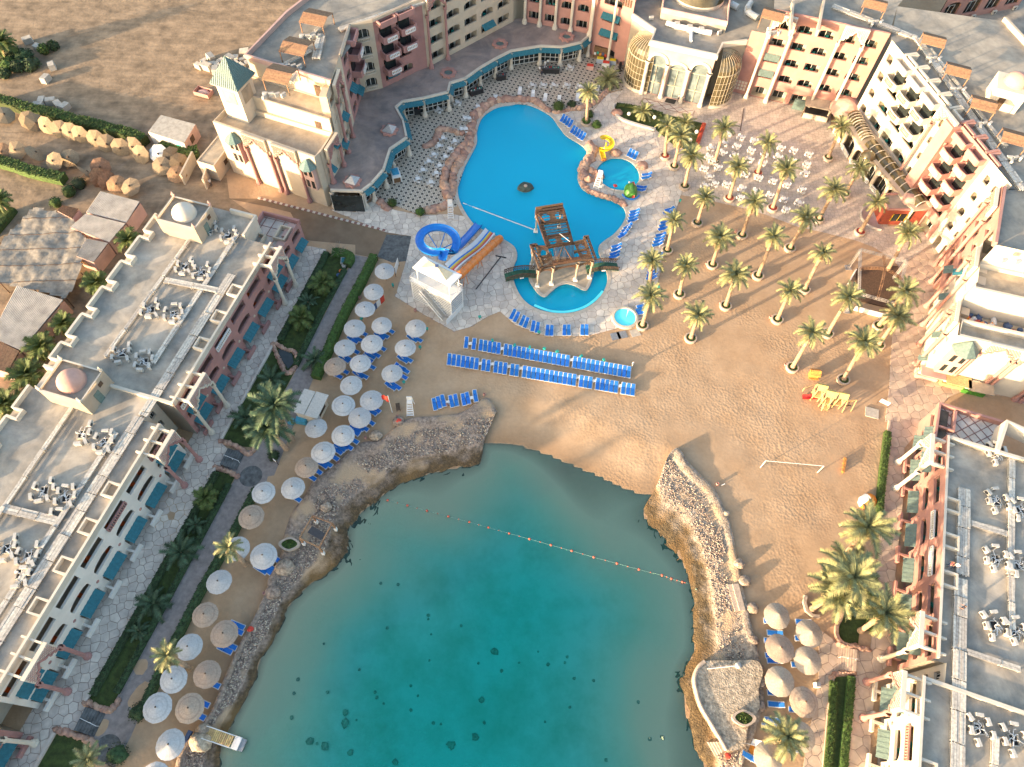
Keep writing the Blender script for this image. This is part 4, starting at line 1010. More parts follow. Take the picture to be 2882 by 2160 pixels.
def shade_roof(c,rz,label,w_=4.2,d_=3.6,h=1.9):
    t=thing('timber_canopy',label,'canopy',c,rz,'timber canopies over roof plant');b=MB()
    for x in (-1,1):
        for y in (-1,1):b.box(x*(w_/2-.15),y*(d_/2-.15),0,.12,.12,h)
    b.build('post','wood_shade',t);n=9
    for s_ in (-1,1):
        for k in range(n):
            y0=s_*d_/2*k/n;y1=s_*d_/2*(k+1)/n-.02*s_;z0=h+.7-(.55)*k/n;z1=h+.7-.55*(k+1)/n;b=MB()
            q=[(-w_/2,y0,z0),(w_/2,y0,z0),(w_/2,y1,z1),(-w_/2,y1,z1)]
            b.add(q+[(x,y,z-.05) for x,y,z in q],[(0,1,2,3) if s_>0 else (3,2,1,0),(7,6,5,4) if s_>0 else (4,5,6,7),(0,3,7,4),(1,5,6,2),(2,6,7,3)]);b.build('board','wood_shade',t)
    return t
def make_chair(m,name='balcony_chair'):
    b=MB();b.box(0,0,.38,.5,.5,.06)
    for x in (-.2,.2):
        for y in (-.2,.2):b.box(x,y,0,.05,.05,.4)
    b.box(0,-.24,.42,.5,.06,.45);b.box(-.25,0,.55,.05,.45,.05);b.box(.25,0,.55,.05,.45,.05)
    return b.mesh(name,m)
CH_T,CH_O,CH_W=make_chair('teal_plastic'),make_chair('orange_plastic'),make_chair('white_plastic','garden_chair')
def bal_chairs(F,u0,u1,zf,w,me,lab,grp,rg,n=None):
    for k in range(n if n else rg.choice((1,1,2))):
        u=rg.uniform(u0+.5,u1-.5);tag(put('balcony_chair',me,None,F.P(u,w-rg.uniform(.6,.95),zf+.02),F.ang+rg.uniform(-.8,.8)),lab,'chair',grp)

# ------------------------------------------------------------------ west building (three joined houses)
RZ=8.2;LANG=math.atan2(LD.y,LD.x)
def west_house(label,s0,s1,m_wall,gates,nb,gate_cols,chair_me,chair_lab,seed,top_rail,LL=LL,awn='teal',go=None):
    go=go if go is not None else (-.05 if m_wall=='pink_deep' else .35)
    rg=random.Random(seed);H=thing('hotel_house',label,'building',LL((s0+s1)/2,-10))
    H.location=(0,0,0)
    F=Fac(LL(s0,-1.9),LL(s1,-1.9));L=F.L
    us=[0.0];bw=L/nb
    for k in range(nb):us += [k*bw+.55,(k+1)*bw-.55]
    us.append(L);us=sorted(set(round(u,3) for u in us));zs=[0,2.75,5.45,RZ-.25,RZ+.95];ops={}
    b=MB();rooms=[]
    for i in range(len(us)-1):
        if us[i+1]-us[i]<2:continue
        for j in range(3):
            z0=zs[j]
            if j==0:o=(.1,.1,.02,2.3,0)
            elif j==1:o=(.12,.12,z0+.95,z0+2.35,.55)
            else:o=(.0,.0,z0+.95,z0+2.35,0)
            ops[i,j]=o;rooms.append((us[i]+o[0],us[i+1]-o[1],z0,j))
    wall_cells(b,F,us,zs,ops);b.build('facade_wall',m_wall,H)
    for u0,u1,z0,j in rooms:
        room(H,F,u0-.1,u1+.1,z0+.02,z0+2.62,1.7,inner='screed' if m_wall != 'pink_deep' else 'pink_pale')
        ga=any(g0-1<u0+s0<g1 for g0,g1 in gates)
        if j==0:
            awning(H,F,u0+.15,u1-.15,z0+2.62,0,awn)
        elif ga and j==1:awning(H,F,u0+.15,u1-.15,z0+2.75,0,awn)
        if j>0 and rg.random()<.85:bal_chairs(F,u0,u1,z0,0,chair_me,chair_lab,'balcony chairs of the '+label.split(' of ')[0],rg)
        if j==2 and top_rail and rg.random()<.34:railing(H,F,u0,u1,z0+.95,.12,top_rail)
    b=MB();b.box(0,.6,0,.3,1.2,.95);b.box(0,1.2,0,2.3,.3,.85);tw_=b.mesh('terrace_wall',m_wall)
    for k in range(nb+1):put('terrace_wall',tw_,H,F.P(min(max(k*bw,1.2),L-1.2),0,0),F.ang)
    b=MB();b.lathe((0,0,0),[(.001,.05),(.22,.05),(.24,0)],12)
    lamp=b.mesh('wall_lamp','pink_deep' if m_wall != 'pink_deep' else 'cream')
    for k in range(1,nb):
        o=put('wall_lamp',lamp,H,F.P(k*bw,0,2.9));o.rotation_euler=(math.radians(-90),0,F.ang)
    # back and end walls, roof, parapets
    foot=[LL(s0,-1.9),LL(s1,-1.9),LL(s1,-21.6),LL(s0,-21.6)]
    b=MB()
    for a,c in ((foot[1],foot[2]),(foot[2],foot[3]),(foot[3],foot[0])):
        b.quad((c.x,c.y,0),(a.x,a.y,0),(a.x,a.y,RZ),(c.x,c.y,RZ));b.quad((a.x,a.y,0),(c.x,c.y,0),(c.x,c.y,RZ),(a.x,a.y,RZ))
    b.build('wall','cream_light',H)
    b=MB();b.prism([p.xy for p in foot],RZ,RZ);b.build('roof','roof_grime',H)
    # stepped western parapet with chimney boxes
    pts=[];x=s0;k=0
    while x<s1-.1:
        e=min(x+5.0,s1);ins=-21.45
        pts += [LL(x,ins),LL(e-1.5,ins),LL(e-1.5,ins+1.5),LL(e-.2,ins+1.5),LL(e-.2,ins)] if e-x>3 else [LL(x,ins),LL(e,ins)]
        x=e
    parapet(H,[p.xy for p in pts],.75,RZ,'cream_light',.38,False)
    # light wells in the roof edge between the bays
    for k in range(1,nb):
        if any(g0-2<k*bw+s0<g1+.5 for g0,g1 in gates):continue
        u=s0+k*bw;q=[LL(u-.85,-2.15),LL(u-.85,-3.9),LL(u+.85,-3.9),LL(u+.85,-2.15)]
        parapet(H,[p.xy for p in q],.7,RZ,'cream_light',.3,False,'light_well_wall');b=MB();b.prism([LL(u-.8,-1.95).xy,LL(u-.8,-3.8).xy,LL(u+.8,-3.8).xy,LL(u+.8,-1.95).xy],RZ+.03,RZ+.03);b.build('light_well_floor','screed',H)
    edge=[LL(s0+.1,-2.05),LL(s1-.1,-2.05)];parapet(H,[p.xy for p in edge],.98,RZ,'cream_light',.3,False)
    parapet(H,[LL(s1-.2,-2.2).xy,LL(s1-.2,-21.3).xy],.55,RZ,'cream_light',.4,False)
    for g0,g1 in gates:
        Fg=Fac(LL(g0,0),LL(g1,0));arch_screen(H,Fg,0,Fg.L,RZ+1.35,go,'cream_light',gate_cols[1],3.2,.5,m_col=gate_cols[0])
        for q in (g0+.2,(g0+g1)/2,g1-.2):
            b=MB();a=LL(q,-.25);c=LL(q,-3.0);b.bar((a.x,a.y,RZ+.6),(c.x,c.y,RZ+.3),.24,.6);b.build('roof_buttress','cream_light',H)
    return H
hA=west_house('dusty pink three storey guest house of the west wing with teal awnings',-1.5,27.4,'pink_deep',[(-.9,2.9),(22.1,26.6)],6,('cream_light','pink_pale'),CH_O,'orange chair on a balcony of the dusty pink west house',1,'frame_white')
hB=west_house('white three storey guest house of the west wing with teal awnings and pink gates',30.4,64.6,'white_wall',[(30.9,34.9),(57.9,62.0)],7,('pink_deep','pink_pale'),CH_O,'orange chair on a balcony of the white west house',2,'pink_deep')
hC=west_house('pink guest house at the southern end of the west wing beyond the white one',67.2,82.0,'pink_deep',[(67.8,71.6)],3,('cream_light','pink_pale'),CH_O,'orange chair on a balcony of the southern pink west house',3,'frame_white')
# recessed link walls between the houses with little twin windows
def link(H,s0,s1,m):
    b=MB();F=Fac(LL(s0,-5.0),LL(s1,-5.0));L=F.L
    wall_cells(b,F,[0,L*.3,L*.7,L],[0,2.7,5.4,RZ+.5],{(1,1):(.15,.15,3.4,4.9,.5),(1,2):(.15,.15,6.1,7.5,.5)});b.build('link_wall',m,H)
    for z in (2.7,5.4):room(H,F,L*.3,L*.7,z+.6,z+2.4,.6)
    b=MB();b.prism([LL(s0,-5).xy,LL(s1,-5).xy,LL(s1,-21).xy,LL(s0,-21).xy],RZ,RZ);b.build('roof','roof_grime',H)
    b=MB()
    for s_ in (s0,s1):
        a,c=LL(s_,-1.9),LL(s_,-5.0);b.quad((a.x,a.y,0),(c.x,c.y,0),(c.x,c.y,RZ),(a.x,a.y,RZ));b.quad((c.x,c.y,0),(a.x,a.y,0),(a.x,a.y,RZ),(c.x,c.y,RZ))
    b.build('side_wall','cream_light',H)
link(hA,27.4,30.4,'cream_light');link(hB,64.6,67.2,'cream_light')
# northern end terrace of the pink house, lower and open, with gridded floor
b=MB();F=Fac(LL(-9.2,-1.9),LL(-1.5,-1.9));us=[0,.6,3.4,4.2,7.1,F.L]
wall_cells(b,F,us,[0,2.75,5.9],{(1,0):(.1,.1,.02,2.3,0),(3,0):(.1,.1,.02,2.3,0),(1,1):(.1,.1,3.7,5.1,.5),(3,1):(.1,.1,3.7,5.1,.5)});b.build('facade_wall','pink_deep',hA)
for u0,u1 in ((.6,3.4),(4.2,7.1)):
    for z in (0,2.75):room(hA,F,u0,u1,z+.02,z+2.62,1.6,inner='pink_pale')
    awning(hA,F,u0+.1,u1-.1,2.75)
ft=[LL(-9.2,-1.9),LL(-1.5,-1.9),LL(-1.5,-8.2),LL(-9.2,-8.2)]
b=MB();b.prism([p.xy for p in ft],5.0,5.0);b.build('roof','flagstone',hA)
b=MB();a,c=ft[3],ft[0]
b.quad((c.x,c.y,0),(a.x,a.y,0),(a.x,a.y,5.9),(c.x,c.y,5.9));b.quad((a.x,a.y,0),(c.x,c.y,0),(c.x,c.y,5.9),(a.x,a.y,5.9));b.build('wall','pink_pale',hA)
parapet(hA,[ft[0].xy,ft[3].xy,ft[2].xy],.9,5.0,'pink_deep',.4,False)
b=MB()
for k in range(5):
    p,q=LL(-8.8+k*1.7,-2.2),LL(-8.8+k*1.7,-8.0);b.bar((p.x,p.y,5.02),(q.x,q.y,5.02),.12,.03)
for k in range(4):
    p,q=LL(-9.0,-2.8-k*1.6),LL(-1.6,-2.8-k*1.6);b.bar((p.x,p.y,5.024),(q.x,q.y,5.024),.12,.03)
b.build('floor_strip','kerb_red',hA)
for s_,n_ in ((-6.2,-3.4),(-3.6,-6.6)):parapet(hA,[LL(s_-1.4,n_+1).xy,LL(s_-1.4,n_-1).xy,LL(s_+1.4,n_-1).xy,LL(s_+1.4,n_+1).xy],.8,5.0,'cream',.35,True,'roof_box')
# northern service part of the roof
foot=[LL(-5.8,-6.9),LL(-1.5,-6.9),LL(-1.5,-21.6),LL(-5.8,-21.6)]
b=MB()
for a,c in zip(foot,foot[1:]+foot[:1]):b.quad((a.x,a.y,0),(c.x,c.y,0),(c.x,c.y,RZ),(a.x,a.y,RZ))
b.build('wall','cream_light',hA);b=MB();b.prism([p.xy for p in foot],RZ,RZ);b.build('roof','roof_grime',hA)
parapet(hA,[LL(-1.5,-6.7).xy,LL(-5.6,-6.7).xy,LL(-5.6,-11).xy],.9,RZ,'cream_light',.4,False)
# stair towers with domes
def stair_tower(s0,s1,n0,n1,m_dome,label):
    t=thing('stair_tower',label,'tower');q=[LL(s0,n0),LL(s1,n0),LL(s1,n1),LL(s0,n1)];b=MB();zt=RZ+3.3
    for a,c in zip(q,q[1:]+q[:1]):b.quad((c.x,c.y,RZ),(a.x,a.y,RZ),(a.x,a.y,zt),(c.x,c.y,zt));b.quad((a.x,a.y,RZ),(c.x,c.y,RZ),(c.x,c.y,zt),(a.x,a.y,zt))
    b.build('wall','cream_light',t);b=MB();b.prism([p.xy for p in q],zt-.45,zt-.45);b.build('roof','roof_grey',t)
    parapet(t,[p.xy for p in q],.02,zt,'cream_light',.3,True)
    c=sum(q,Vector())/4;dome(t,(c.x,c.y,zt-.45),1.75,1.6,m_dome)
    for p in q:finial(t,(p.x+(c.x-p.x)*.05,p.y+(c.y-p.y)*.05,zt),'pink_pale' if m_dome=='cream_light' else 'cream_light')
    F=Fac(LL(s0,n0),LL(s1,n0));b=MB();b.box(0,.03,0,1.0,.06,2.1);b.build('door','awning_grey',t,F.P(F.L*.55,0,RZ),F.ang);b=MB();b.box(0,.03,0,.7,.06,.7);b.build('window','wood_dark',t,F.P(F.L*.3,0,RZ+1.9),F.ang)
    return t
stair_tower(-3.6,1.4,-12.2,-18.6,'cream_light','white stair tower with a white dome on the northern end of the west roof')
stair_tower(26.6,31.6,-11.4,-17.6,'dome_pink','white stair tower with a pink dome on the middle of the west roof')
# roof clutter
GW='west roof air conditioners'
ORD=lambda k:('first','second','third','fourth','fifth','sixth','seventh','eighth','ninth','tenth','11th','12th','13th','14th','15th','16th')[k]
for k,(T,x,y,n) in enumerate([(T01,1970,370,6),(T01,1800,330,2),(T01,1590,640,6),(T01,1740,690,6),(T01,1300,1010,6),(T01,1500,1050,7),(T01,1050,1390,6),(T01,1240,1460,7),(T02,700,430,4),(T02,900,500,7),(T02,370,920,6),(T02,560,980,8),(T02,50,1420,6),(T02,240,1490,6),(T02,170,1640,4)]):
    p=T(x,y,RZ+.5);p.z=RZ
    ac_cluster(p,LANG+.4,f'white outdoor unit in the {ORD(k)} hatch cluster from the white dome, west roof',GW,n,k)
for k,(a,c,wd,lab) in enumerate([((5.5,-5.0),(30,-5.0),1.3,'wide weathered plank pipe run along the eastern side of the pink house roof'),((30.2,-5.2),(76,-5.4),1.4,'wide weathered plank pipe run along the eastern side of the white house roof'),
        ((-2,-7.9),(22.5,-7.9),.7,'narrow plank pipe run down the middle of the pink house roof'),((0,-14.2),(23.5,-14.6),.6,'narrow plank pipe run down the western side of the pink house roof'),
        ((31.5,-14.4),(50,-14.2),.6,'narrow plank pipe run down the western side of the white house roof'),((33,-6.9),(72,-7.2),.7,'narrow plank pipe run beside the wide one on the white house roof'),
        ((8.8,-5.6),(9.4,-13.8),1.0,'short plank pipe run crossing the pink house roof'),((45.5,-6.9),(46.0,-14.6),1.1,'short plank pipe run crossing the white house roof')]):
    duct_run(LL(*a).xy,LL(*c).xy,wd,RZ,lab,k)
# ------------------------------------------------------------------ hotel wings round the court
V=lambda x,y:Vector((x,y))
def hotel_face(B,p0,p1,z0,nst,nb,m_wall,seed,sth=3.2,depth=1.6,edge=.5,pier=.9,arch_p=.5,chairs=('teal',),top=.95,sill=1.0,awn=None,pil=None,blank=(),inner='cream',ground=True,chair_p=.75,op_h=2.45):
    rg=random.Random(seed);F=Fac(p0,p1);L=F.L;bw=(L-2*edge)/nb;us=[0,edge]
    for k in range(nb):us += [edge+k*bw+pier/2,edge+(k+1)*bw-pier/2]
    us += [L-edge,L];us=sorted(set(round(u,3) for u in us));zs=[z0+sth*j for j in range(nst)]+[z0+sth*nst-.1,z0+sth*nst+top];ops={};rooms=[]
    for i in range(len(us)-1):
        if us[i+1]-us[i]<bw-pier-.05 or us[i+1]-us[i]>bw:continue
        k=int((us[i]-edge)/bw)
        for j in range(nst):
            if (k,j) in blank:continue
            z=zs[j];ar=(.55 if (rg.random()<arch_p) else 0)
            ops[i,j]=(.05,.05,z+(.03 if (j==0 and ground) else sill),z+op_h,ar);rooms.append((us[i],us[i+1],z,j,k))
    b=MB();wall_cells(b,F,us,zs,ops);b.build('facade_wall',m_wall,B)
    for u0,u1,z,j,k in rooms:
        room(B,F,u0-.05,u1+.05,z+.02,z+sth-.15,depth,inner=inner)
        if awn and (k,j) in awn:awning(B,F,u0+.05,u1-.05,z+op_h+.35,0,awn[(k,j)])
        if j>0 and rg.random()<chair_p:bal_chairs(F,u0,u1,z,0,CH_T,'green plastic chair on a balcony of the '+' '.join(B['label'].split()[:5]),'balcony chairs of the '+' '.join(B['label'].split()[:5]),rg)
    if pil:
        for u in pil:
            b=MB();b.box(0,.1,0,.5,.3,sth*nst);b.build('pilaster',m_wall,B,F.P(u,0,z0),F.ang)
    return F
def bal_stack(B,F,u0,u1,z0,nst,m,out=1.7,sth=3.2,rail='frame_white',cap=True):
    W=u1-u0
    for j in range(nst):
        z=z0+sth*j;b=MB();n=6;pts=[(0,0)]+[(W*k/n,out+.25*math.sin(math.pi*k/n)) for k in range(n+1)]+[(W,0)]
        b.prism(pts,z-.2,z,bottom=True)
        for (x0,y0),(x1,y1) in zip(pts,pts[1:]):
            c=Vector((W/2,out/2));q0=Vector((x0,y0));q1=Vector((x1,y1));i0,i1=q0+(c-q0).normalized()*.2,q1+(c-q1).normalized()*.2;h=1.05
            b.add([(q0.x,q0.y,z),(q1.x,q1.y,z),(i1.x,i1.y,z),(i0.x,i0.y,z),(q0.x,q0.y,z+h),(q1.x,q1.y,z+h),(i1.x,i1.y,z+h),(i0.x,i0.y,z+h)],[(1,0,4,5),(3,2,6,7),(4,7,6,5)])
        b.build('projecting_balcony',m,B,F.P(u0,0,0),F.ang)
        if rail:railing(B,F,u0+W*.2,u1-W*.2,z+.15,out+.32,rail,.75)
        b=MB();b.box(W/2,.03,0,W*.7,.05,2.2);b.build('balcony_door','glass_dark',B,F.P(u0,0,z),F.ang)
    if cap:
        z=z0+sth*nst;b=MB();b.prism([(0,0),(W,0),(W,out*.8),(0,out*.8)],z-.5,z-.4,bottom=True)
        for x0,y0,x1,y1 in ((0,0,0,out*.8),(W,out*.8,W,0),(0,out*.8,W,out*.8)):b.bar((x0,y0,z),(x1,y1,z),.25,1.0)
        b.build('roof_box',m,B,F.P(u0,0,0),F.ang)
def plain(B,poly,z0,z1,wm,rm,par=.9,pth=.35,parm=None,name='wall'):
    P=[Vector(p[:2]) for p in poly]
    if sum(a.x*b.y-b.x*a.y for a,b in zip(P,P[1:]+P[:1]))<0:P=P[::-1]
    b=MB()
    for a,c in zip(P,P[1:]+P[:1]):b.quad((a.x,a.y,z0),(c.x,c.y,z0),(c.x,c.y,z1),(a.x,a.y,z1))
    b.build(name,wm,B);b=MB();b.prism(P,z1,z1);b.build('roof',rm,B)
    if par:parapet(B,P,par,z1-.02,parm or wm,pth)

# restaurant with curved glazed front and roof terrace
OT=[V(*p) for p in [(-31.9,86.6),(-26.6,86.7),(-25.3,88.4),(-23.7,91.8),(-23.2,96.9),(-20.6,100.0),(-21.8,104.5),(-23.5,107.8),(-22.5,109.4),(-18.8,110.6),(-14.4,112.6),(-14.2,115.2),(-11.5,116.7),(-8.9,120.0),(-6.0,123.0),(-3.1,125.6),(2.6,127.5),(6.7,127.5),(10.6,129.2),(12.2,131.5)]]
IT=[V(*p) for p in [(12.4,134),(0,137),(-6,134.5),(-16,124),(-21,119.6),(-27,114.5),(-31,112),(-32,100),(-34,90)]]
RT=thing('restaurant','low curved restaurant with teal awnings and a flat violet grey roof terrace','building')
b=MB();b.prism(OT+IT,3.7,3.98);b.build('roof','terrace_roof',RT)
for i,(a,c) in enumerate(zip(OT,OT[1:])):
    d=(c-a);L=d.length;d.normalize();F=Fac(a,c)
    if (F.n).dot(a-V(-40,130))<0:F=Fac(c,a)
    F=Fac(c,a) if Fac(c,a).n.dot(V(10,95)-(a+c)/2)>0 else Fac(a,c)
    b=MB();b.box(L/2,-.1,3.75,L+.1,.35,.42);b.build('cornice','cream_light',RT,F.P(0,0,0),F.ang)
    if i != 18 or True:awning(RT,F,.12,L-.12,3.72,.08,'teal',.55,.8)
    b=MB();b.quad((L,-1.0,0),(0,-1.0,0),(0,-1.0,3.7),(L,-1.0,3.7));b.build('glazing','glass_dark',RT,F.P(0,0,0),F.ang)
    b=MB();n=max(2,int(L/.95))
    for k in range(n+1):b.box(L*k/n,-.95,0,.09,.09,3.7)
    for z in (.05,1.0,2.5):b.box(L/2,-.95,z,L,.08,.09)
    b.build('window_frame','frame_white',RT,F.P(0,0,0),F.ang)
for p in OT[1:-1:1]:column(RT,(p.x,p.y,0),3.7,'cream_light',.3)
column(RT,(OT[0].x,OT[0].y,0),3.7,'cream_light',.3)
# star skylights and little pyramids on the roof terrace
def star(c,r,lab,pyr):
    t=thing('star_skylight',lab,'skylight',c);b=MB();pts=[]
    for k in range(16):
        a=2*math.pi*k/16+.2;rr=r*(1.0 if k % 2==0 else .8);pts.append((rr*math.cos(a),rr*math.sin(a)))
    hole=[(r*.55*math.cos(2*math.pi*k/8+.2),r*.55*math.sin(2*math.pi*k/8+.2)) for k in range(8)]
    b.prism(pts,0,.45,holes=[hole]);b.build('rim','pink',t);b=MB();b.prism(hole,0,.12);b.build('glass','awning_grey',t)
    if pyr:
        b=MB();s_=r*.75;z=.5
        for k in range(4):
            a,c2=math.pi/2*k+.5,math.pi/2*(k+1)+.5;b.add([(s_*1.2*math.cos(a),s_*1.2*math.sin(a),z),(s_*1.2*math.cos(c2),s_*1.2*math.sin(c2),z),(0,0,z+1.0)],[(0,1,2)])
        b.build('pyramid_roof','metal_grey',t)
for T,x,y,lab,py in ((T10,2110,385,'pink star shaped skylight on the restaurant roof before the cream facade',0),(T10,1665,635,'pink star shaped skylight on the restaurant roof with a white bag beside it',0),(T10,1155,1130,'small glass pyramid on a pink star base near the round corner',1),(T10,835,1570,'small brown pyramid on a pink star base by the southern tip of the restaurant',1),(T20,475,325,'pink star shaped skylight on the restaurant roof near the lobby',0)):
    p=T(x,y,4.1);p.z=3.97;star(p,1.6,lab,py)

# north-west wing
NW=thing('hotel_wing','north-west hotel wing with corner tower, stepped terraces and pink balcony bays','building')
S0,S1=V(-51.2,93.7),V(-33.2,86.5)
F=Fac(S1,S0);F=F if F.n.dot(V(0,-1))>0 else Fac(S0,S1)
plain(NW,[(-51.2,93.7),(-33.2,86.5),(-32.2,88.2),(-31.2,92.6),(-49.3,98.6)],0,10.1,'cream','screed',.95,.4)
plain(NW,[(-48.9,98.7),(-31.3,92.5),(-30.8,97.0),(-46.5,102.5)],0,13.4,'cream','screed',.15,.3)
MR=[V(-45.8,102.3),V(-31.0,96.9),V(-30.5,103.2),V(-29.5,106.5),V(-30.2,111.2),V(-26.6,112.9),V(-23.6,115.4),V(-20.6,118.3),V(-18.9,119.4),V(-15.7,122.1),V(-3.2,134.9),V(2,150),V(-20,150),V(-38.5,119.5),V(-41.5,114)]
b=MB();b.prism(MR,16.7,16.7);b.build('roof','roof_grey',NW)
b=MB()
for i in (0,10,11,12,13,14):a,c=MR[i],MR[(i+1) % len(MR)];b.quad((a.x,a.y,0),(c.x,c.y,0),(c.x,c.y,17.5),(a.x,a.y,17.5))
b.build('wall','cream',NW);parapet(NW,[MR[12],MR[13],MR[14],MR[0],MR[1]],.85,16.7,'pink_pale',.4,False)
# eastern front of the wing, floor by floor, standing on the restaurant roof
def fr(i,j):return (MR[j],MR[i])
b=MB();F=Fac(V(-30.9,93.0),V(-32.2,88.2));F2=Fac(V(-30.5,103.2),V(-31.0,93.2))
hotel_face(NW,V(-30.9,93.0),V(-32.4,87.6),4,2,2,'cream',11,3.1,awn={(0,1):'teal',(1,0):'teal'},chair_p=0,ground=False)
hotel_face(NW,V(-30.5,103.2),V(-31.0,93.0),4,4,3,'cream',12,awn={(1,1):'teal',(2,0):'teal'},chair_p=.2,ground=False)
fa=Fac(V(-30.5,103.2),V(-31.0,93.0));arch_screen(NW,fa,3.6,7.6,17.6,.55,'cream','pink_deep',3.4,.5,4.0,m_col='pink_deep')
fa=Fac(V(-30.9,93.0),V(-32.4,87.6));arch_screen(NW,fa,.6,4.8,11.2,.55,'cream','pink_deep',3.0,.5,4.0,m_col='pink_deep')
F=hotel_face(NW,MR[4],MR[2],4,4,2,'pink_deep',13,awn={(0,0):'teal',(1,1):'teal'},chair_p=.2,ground=False)
bal_stack(NW,F,.4,3.9,4+6.4,2,'pink_deep')
F=Fac(MR[5],MR[4]);b=MB();L=F.L
wall_cells(b,F,[0,.6,L-.6,L],[4,7.2,10.4,13.6,16.6,17.5],{(1,j):(.3,.3,5.0+3.2*j,6.7+3.2*j,.6) for j in range(4)});b.build('facade_wall','cream',NW)
for j in range(4):
    room(NW,F,.7,L-.7,4.8+3.2*j,6.9+3.2*j,.5);railing(NW,F,.9,L-.9,4.4+3.2*j,.2,'cream_light',.7)
F=hotel_face(NW,MR[7],MR[5],4,4,2,'pink_deep',14,awn={(1,0):'teal'},chair_p=.3,ground=False)
bal_stack(NW,F,.3,3.6,10.4,2,'pink_deep');bal_stack(NW,F,4.1,7.4,7.2,3,'pink_deep')
b=MB();F=Fac(MR[8],MR[7]);wall_cells(b,F,[0,F.L],[4,17.5],{});b.build('facade_wall','pink_deep',NW)
F=hotel_face(NW,MR[10],MR[8],4,4,5,'cream',15,awn={(1,0):'teal'},chair_p=.6,ground=False,pier=1.1)
arch_screen(NW,F,F.L-4.6,F.L-.5,18.2,.6,'cream','pink_deep',3.6,.5,4.0,m_col='pink_deep')
for i,j in ((2,4),(4,5),(5,7),(7,8),(8,10)):parapet(NW,[MR[i],MR[j]],.5,17.2,'cream',.4,False,'parapet_cap')
# plain southern front with blind arches, columns and a corner oriel
F=Fac(S1,S0);F=F if F.n.y<0 else Fac(S0,S1)
for k,(u,wdt) in enumerate(((3.4,4.6),(9.2,4.6))):
    arch_screen(NW,F,u,u+wdt,11.1,.28,'cream','pink_deep',3.2,.4,0.0,m_col='pink_deep')
for k,u in enumerate((1.3,15.6)):
    b=MB();b.box(0,.5,4.5,2.0,1.0,4.6);b.build('oriel','pink_pale',NW,F.P(u,0,0),F.ang);b=MB();b.box(0,0,0,.55,.08,1.5);ow=b.mesh('oriel_window','glass_dark')
    for s_ in (-1,1):
        for z in (4.9,7.4):put('oriel_window',ow,NW,F.P(u+s_*.5,1.02,z),F.ang)
    b=MB();b.lathe((0,.5,9.1),[(1.5,0),(.02,1.5)],8,smooth=False);b.build('oriel_roof','teal_tile',NW,F.P(u,0,0),F.ang)
# terrace doors and clutter walls
F=Fac(V(-31.3,92.5),V(-48.9,98.7));F=F if F.n.y<0 else Fac(V(-48.9,98.7),V(-31.3,92.5))
b=MB();b.box(0,.04,0,1.1,.08,2.2);me_d=b.mesh('terrace_door','wood_dark');put('terrace_door',me_d,NW,F.P(2.4,0,10.1),F.ang)
F=Fac(V(-46.0,102.4),V(-31.0,96.9));F=F if F.n.y<0 else Fac(V(-31.0,96.9),V(-46.0,102.4));put('terrace_door',me_d,NW,F.P(3.0,0,13.4),F.ang)
# corner tower with green tiled pyramid
ta=math.radians(-20);tc=V(-46.9,97.2);b=MB();b.box(tc.x,tc.y,0,4.0,4.0,16.6,ta);b.build('tower_wall','cream_light',NW)
b=MB();b.box(tc.x,tc.y,16.6,5.0,5.0,.25,ta);b.build('tower_cornice','cream',NW)
for k in range(4):
    a=ta+math.pi/2*k;b=MB();b.box(0,2.03,13.4,2.4,.08,2.4);b.build('tower_panel','screed',NW,(tc.x,tc.y,0),a)
    b=MB();n=14
    for i in range(n):
        x0,x1=-2.6+5.2*i/n,-2.6+5.2*(i+1)/n;m_=(x0+x1)/2;f0=1-abs(m_)/2.62
        # ribbed tile course running up the slope
        y1=2.6*(1-f0);z1=16.85+3.9*f0
        b.add([(x0,2.62,16.85),(x1,2.62,16.85),(x1,max(abs(x1),.0),16.85+3.9*(1-abs(x1)/2.6)),(x0,max(abs(x0),0),16.85+3.9*(1-abs(x0)/2.6))],[(1,0,3,2)])
        if i:b.bar((x0,2.62,16.9),(x0,abs(x0),16.9+3.9*(1-abs(x0)/2.6)),.08,.08)
    b.build('tower_roof','teal_tile',NW,(tc.x,tc.y,0),a)
# low service range beside the tower
SV=thing('service_range','long low cream service building running beside the tower foot','building')
q=T00.l([(2010,1020),(2050,1170),(1850,1440),(1700,1395)],3.4);plain(SV,[p.xy for p in q],0,3.4,'cream','screed',.12,.25)
F=Fac(q[1].xy,q[2].xy);F=F if F.n.y<0 else Fac(q[2].xy,q[1].xy)
b=MB();b.box(0,.04,1.4,.9,.08,.9);wm=b.mesh('window','wood_dark')
for u in (2,5.2):put('window',wm,SV,F.P(u,0,0),F.ang)
q2=T00.l([(1700,1400),(1600,1600),(1790,1640),(1845,1450)],0);parapet(SV,[p.xy for p in (q2[0],q2[1])],2.4,0,'cream',.3,False,'yard_wall');parapet(SV,[p.xy for p in (q2[2],q2[3])],2.4,0,'cream',.3,False,'yard_wall')
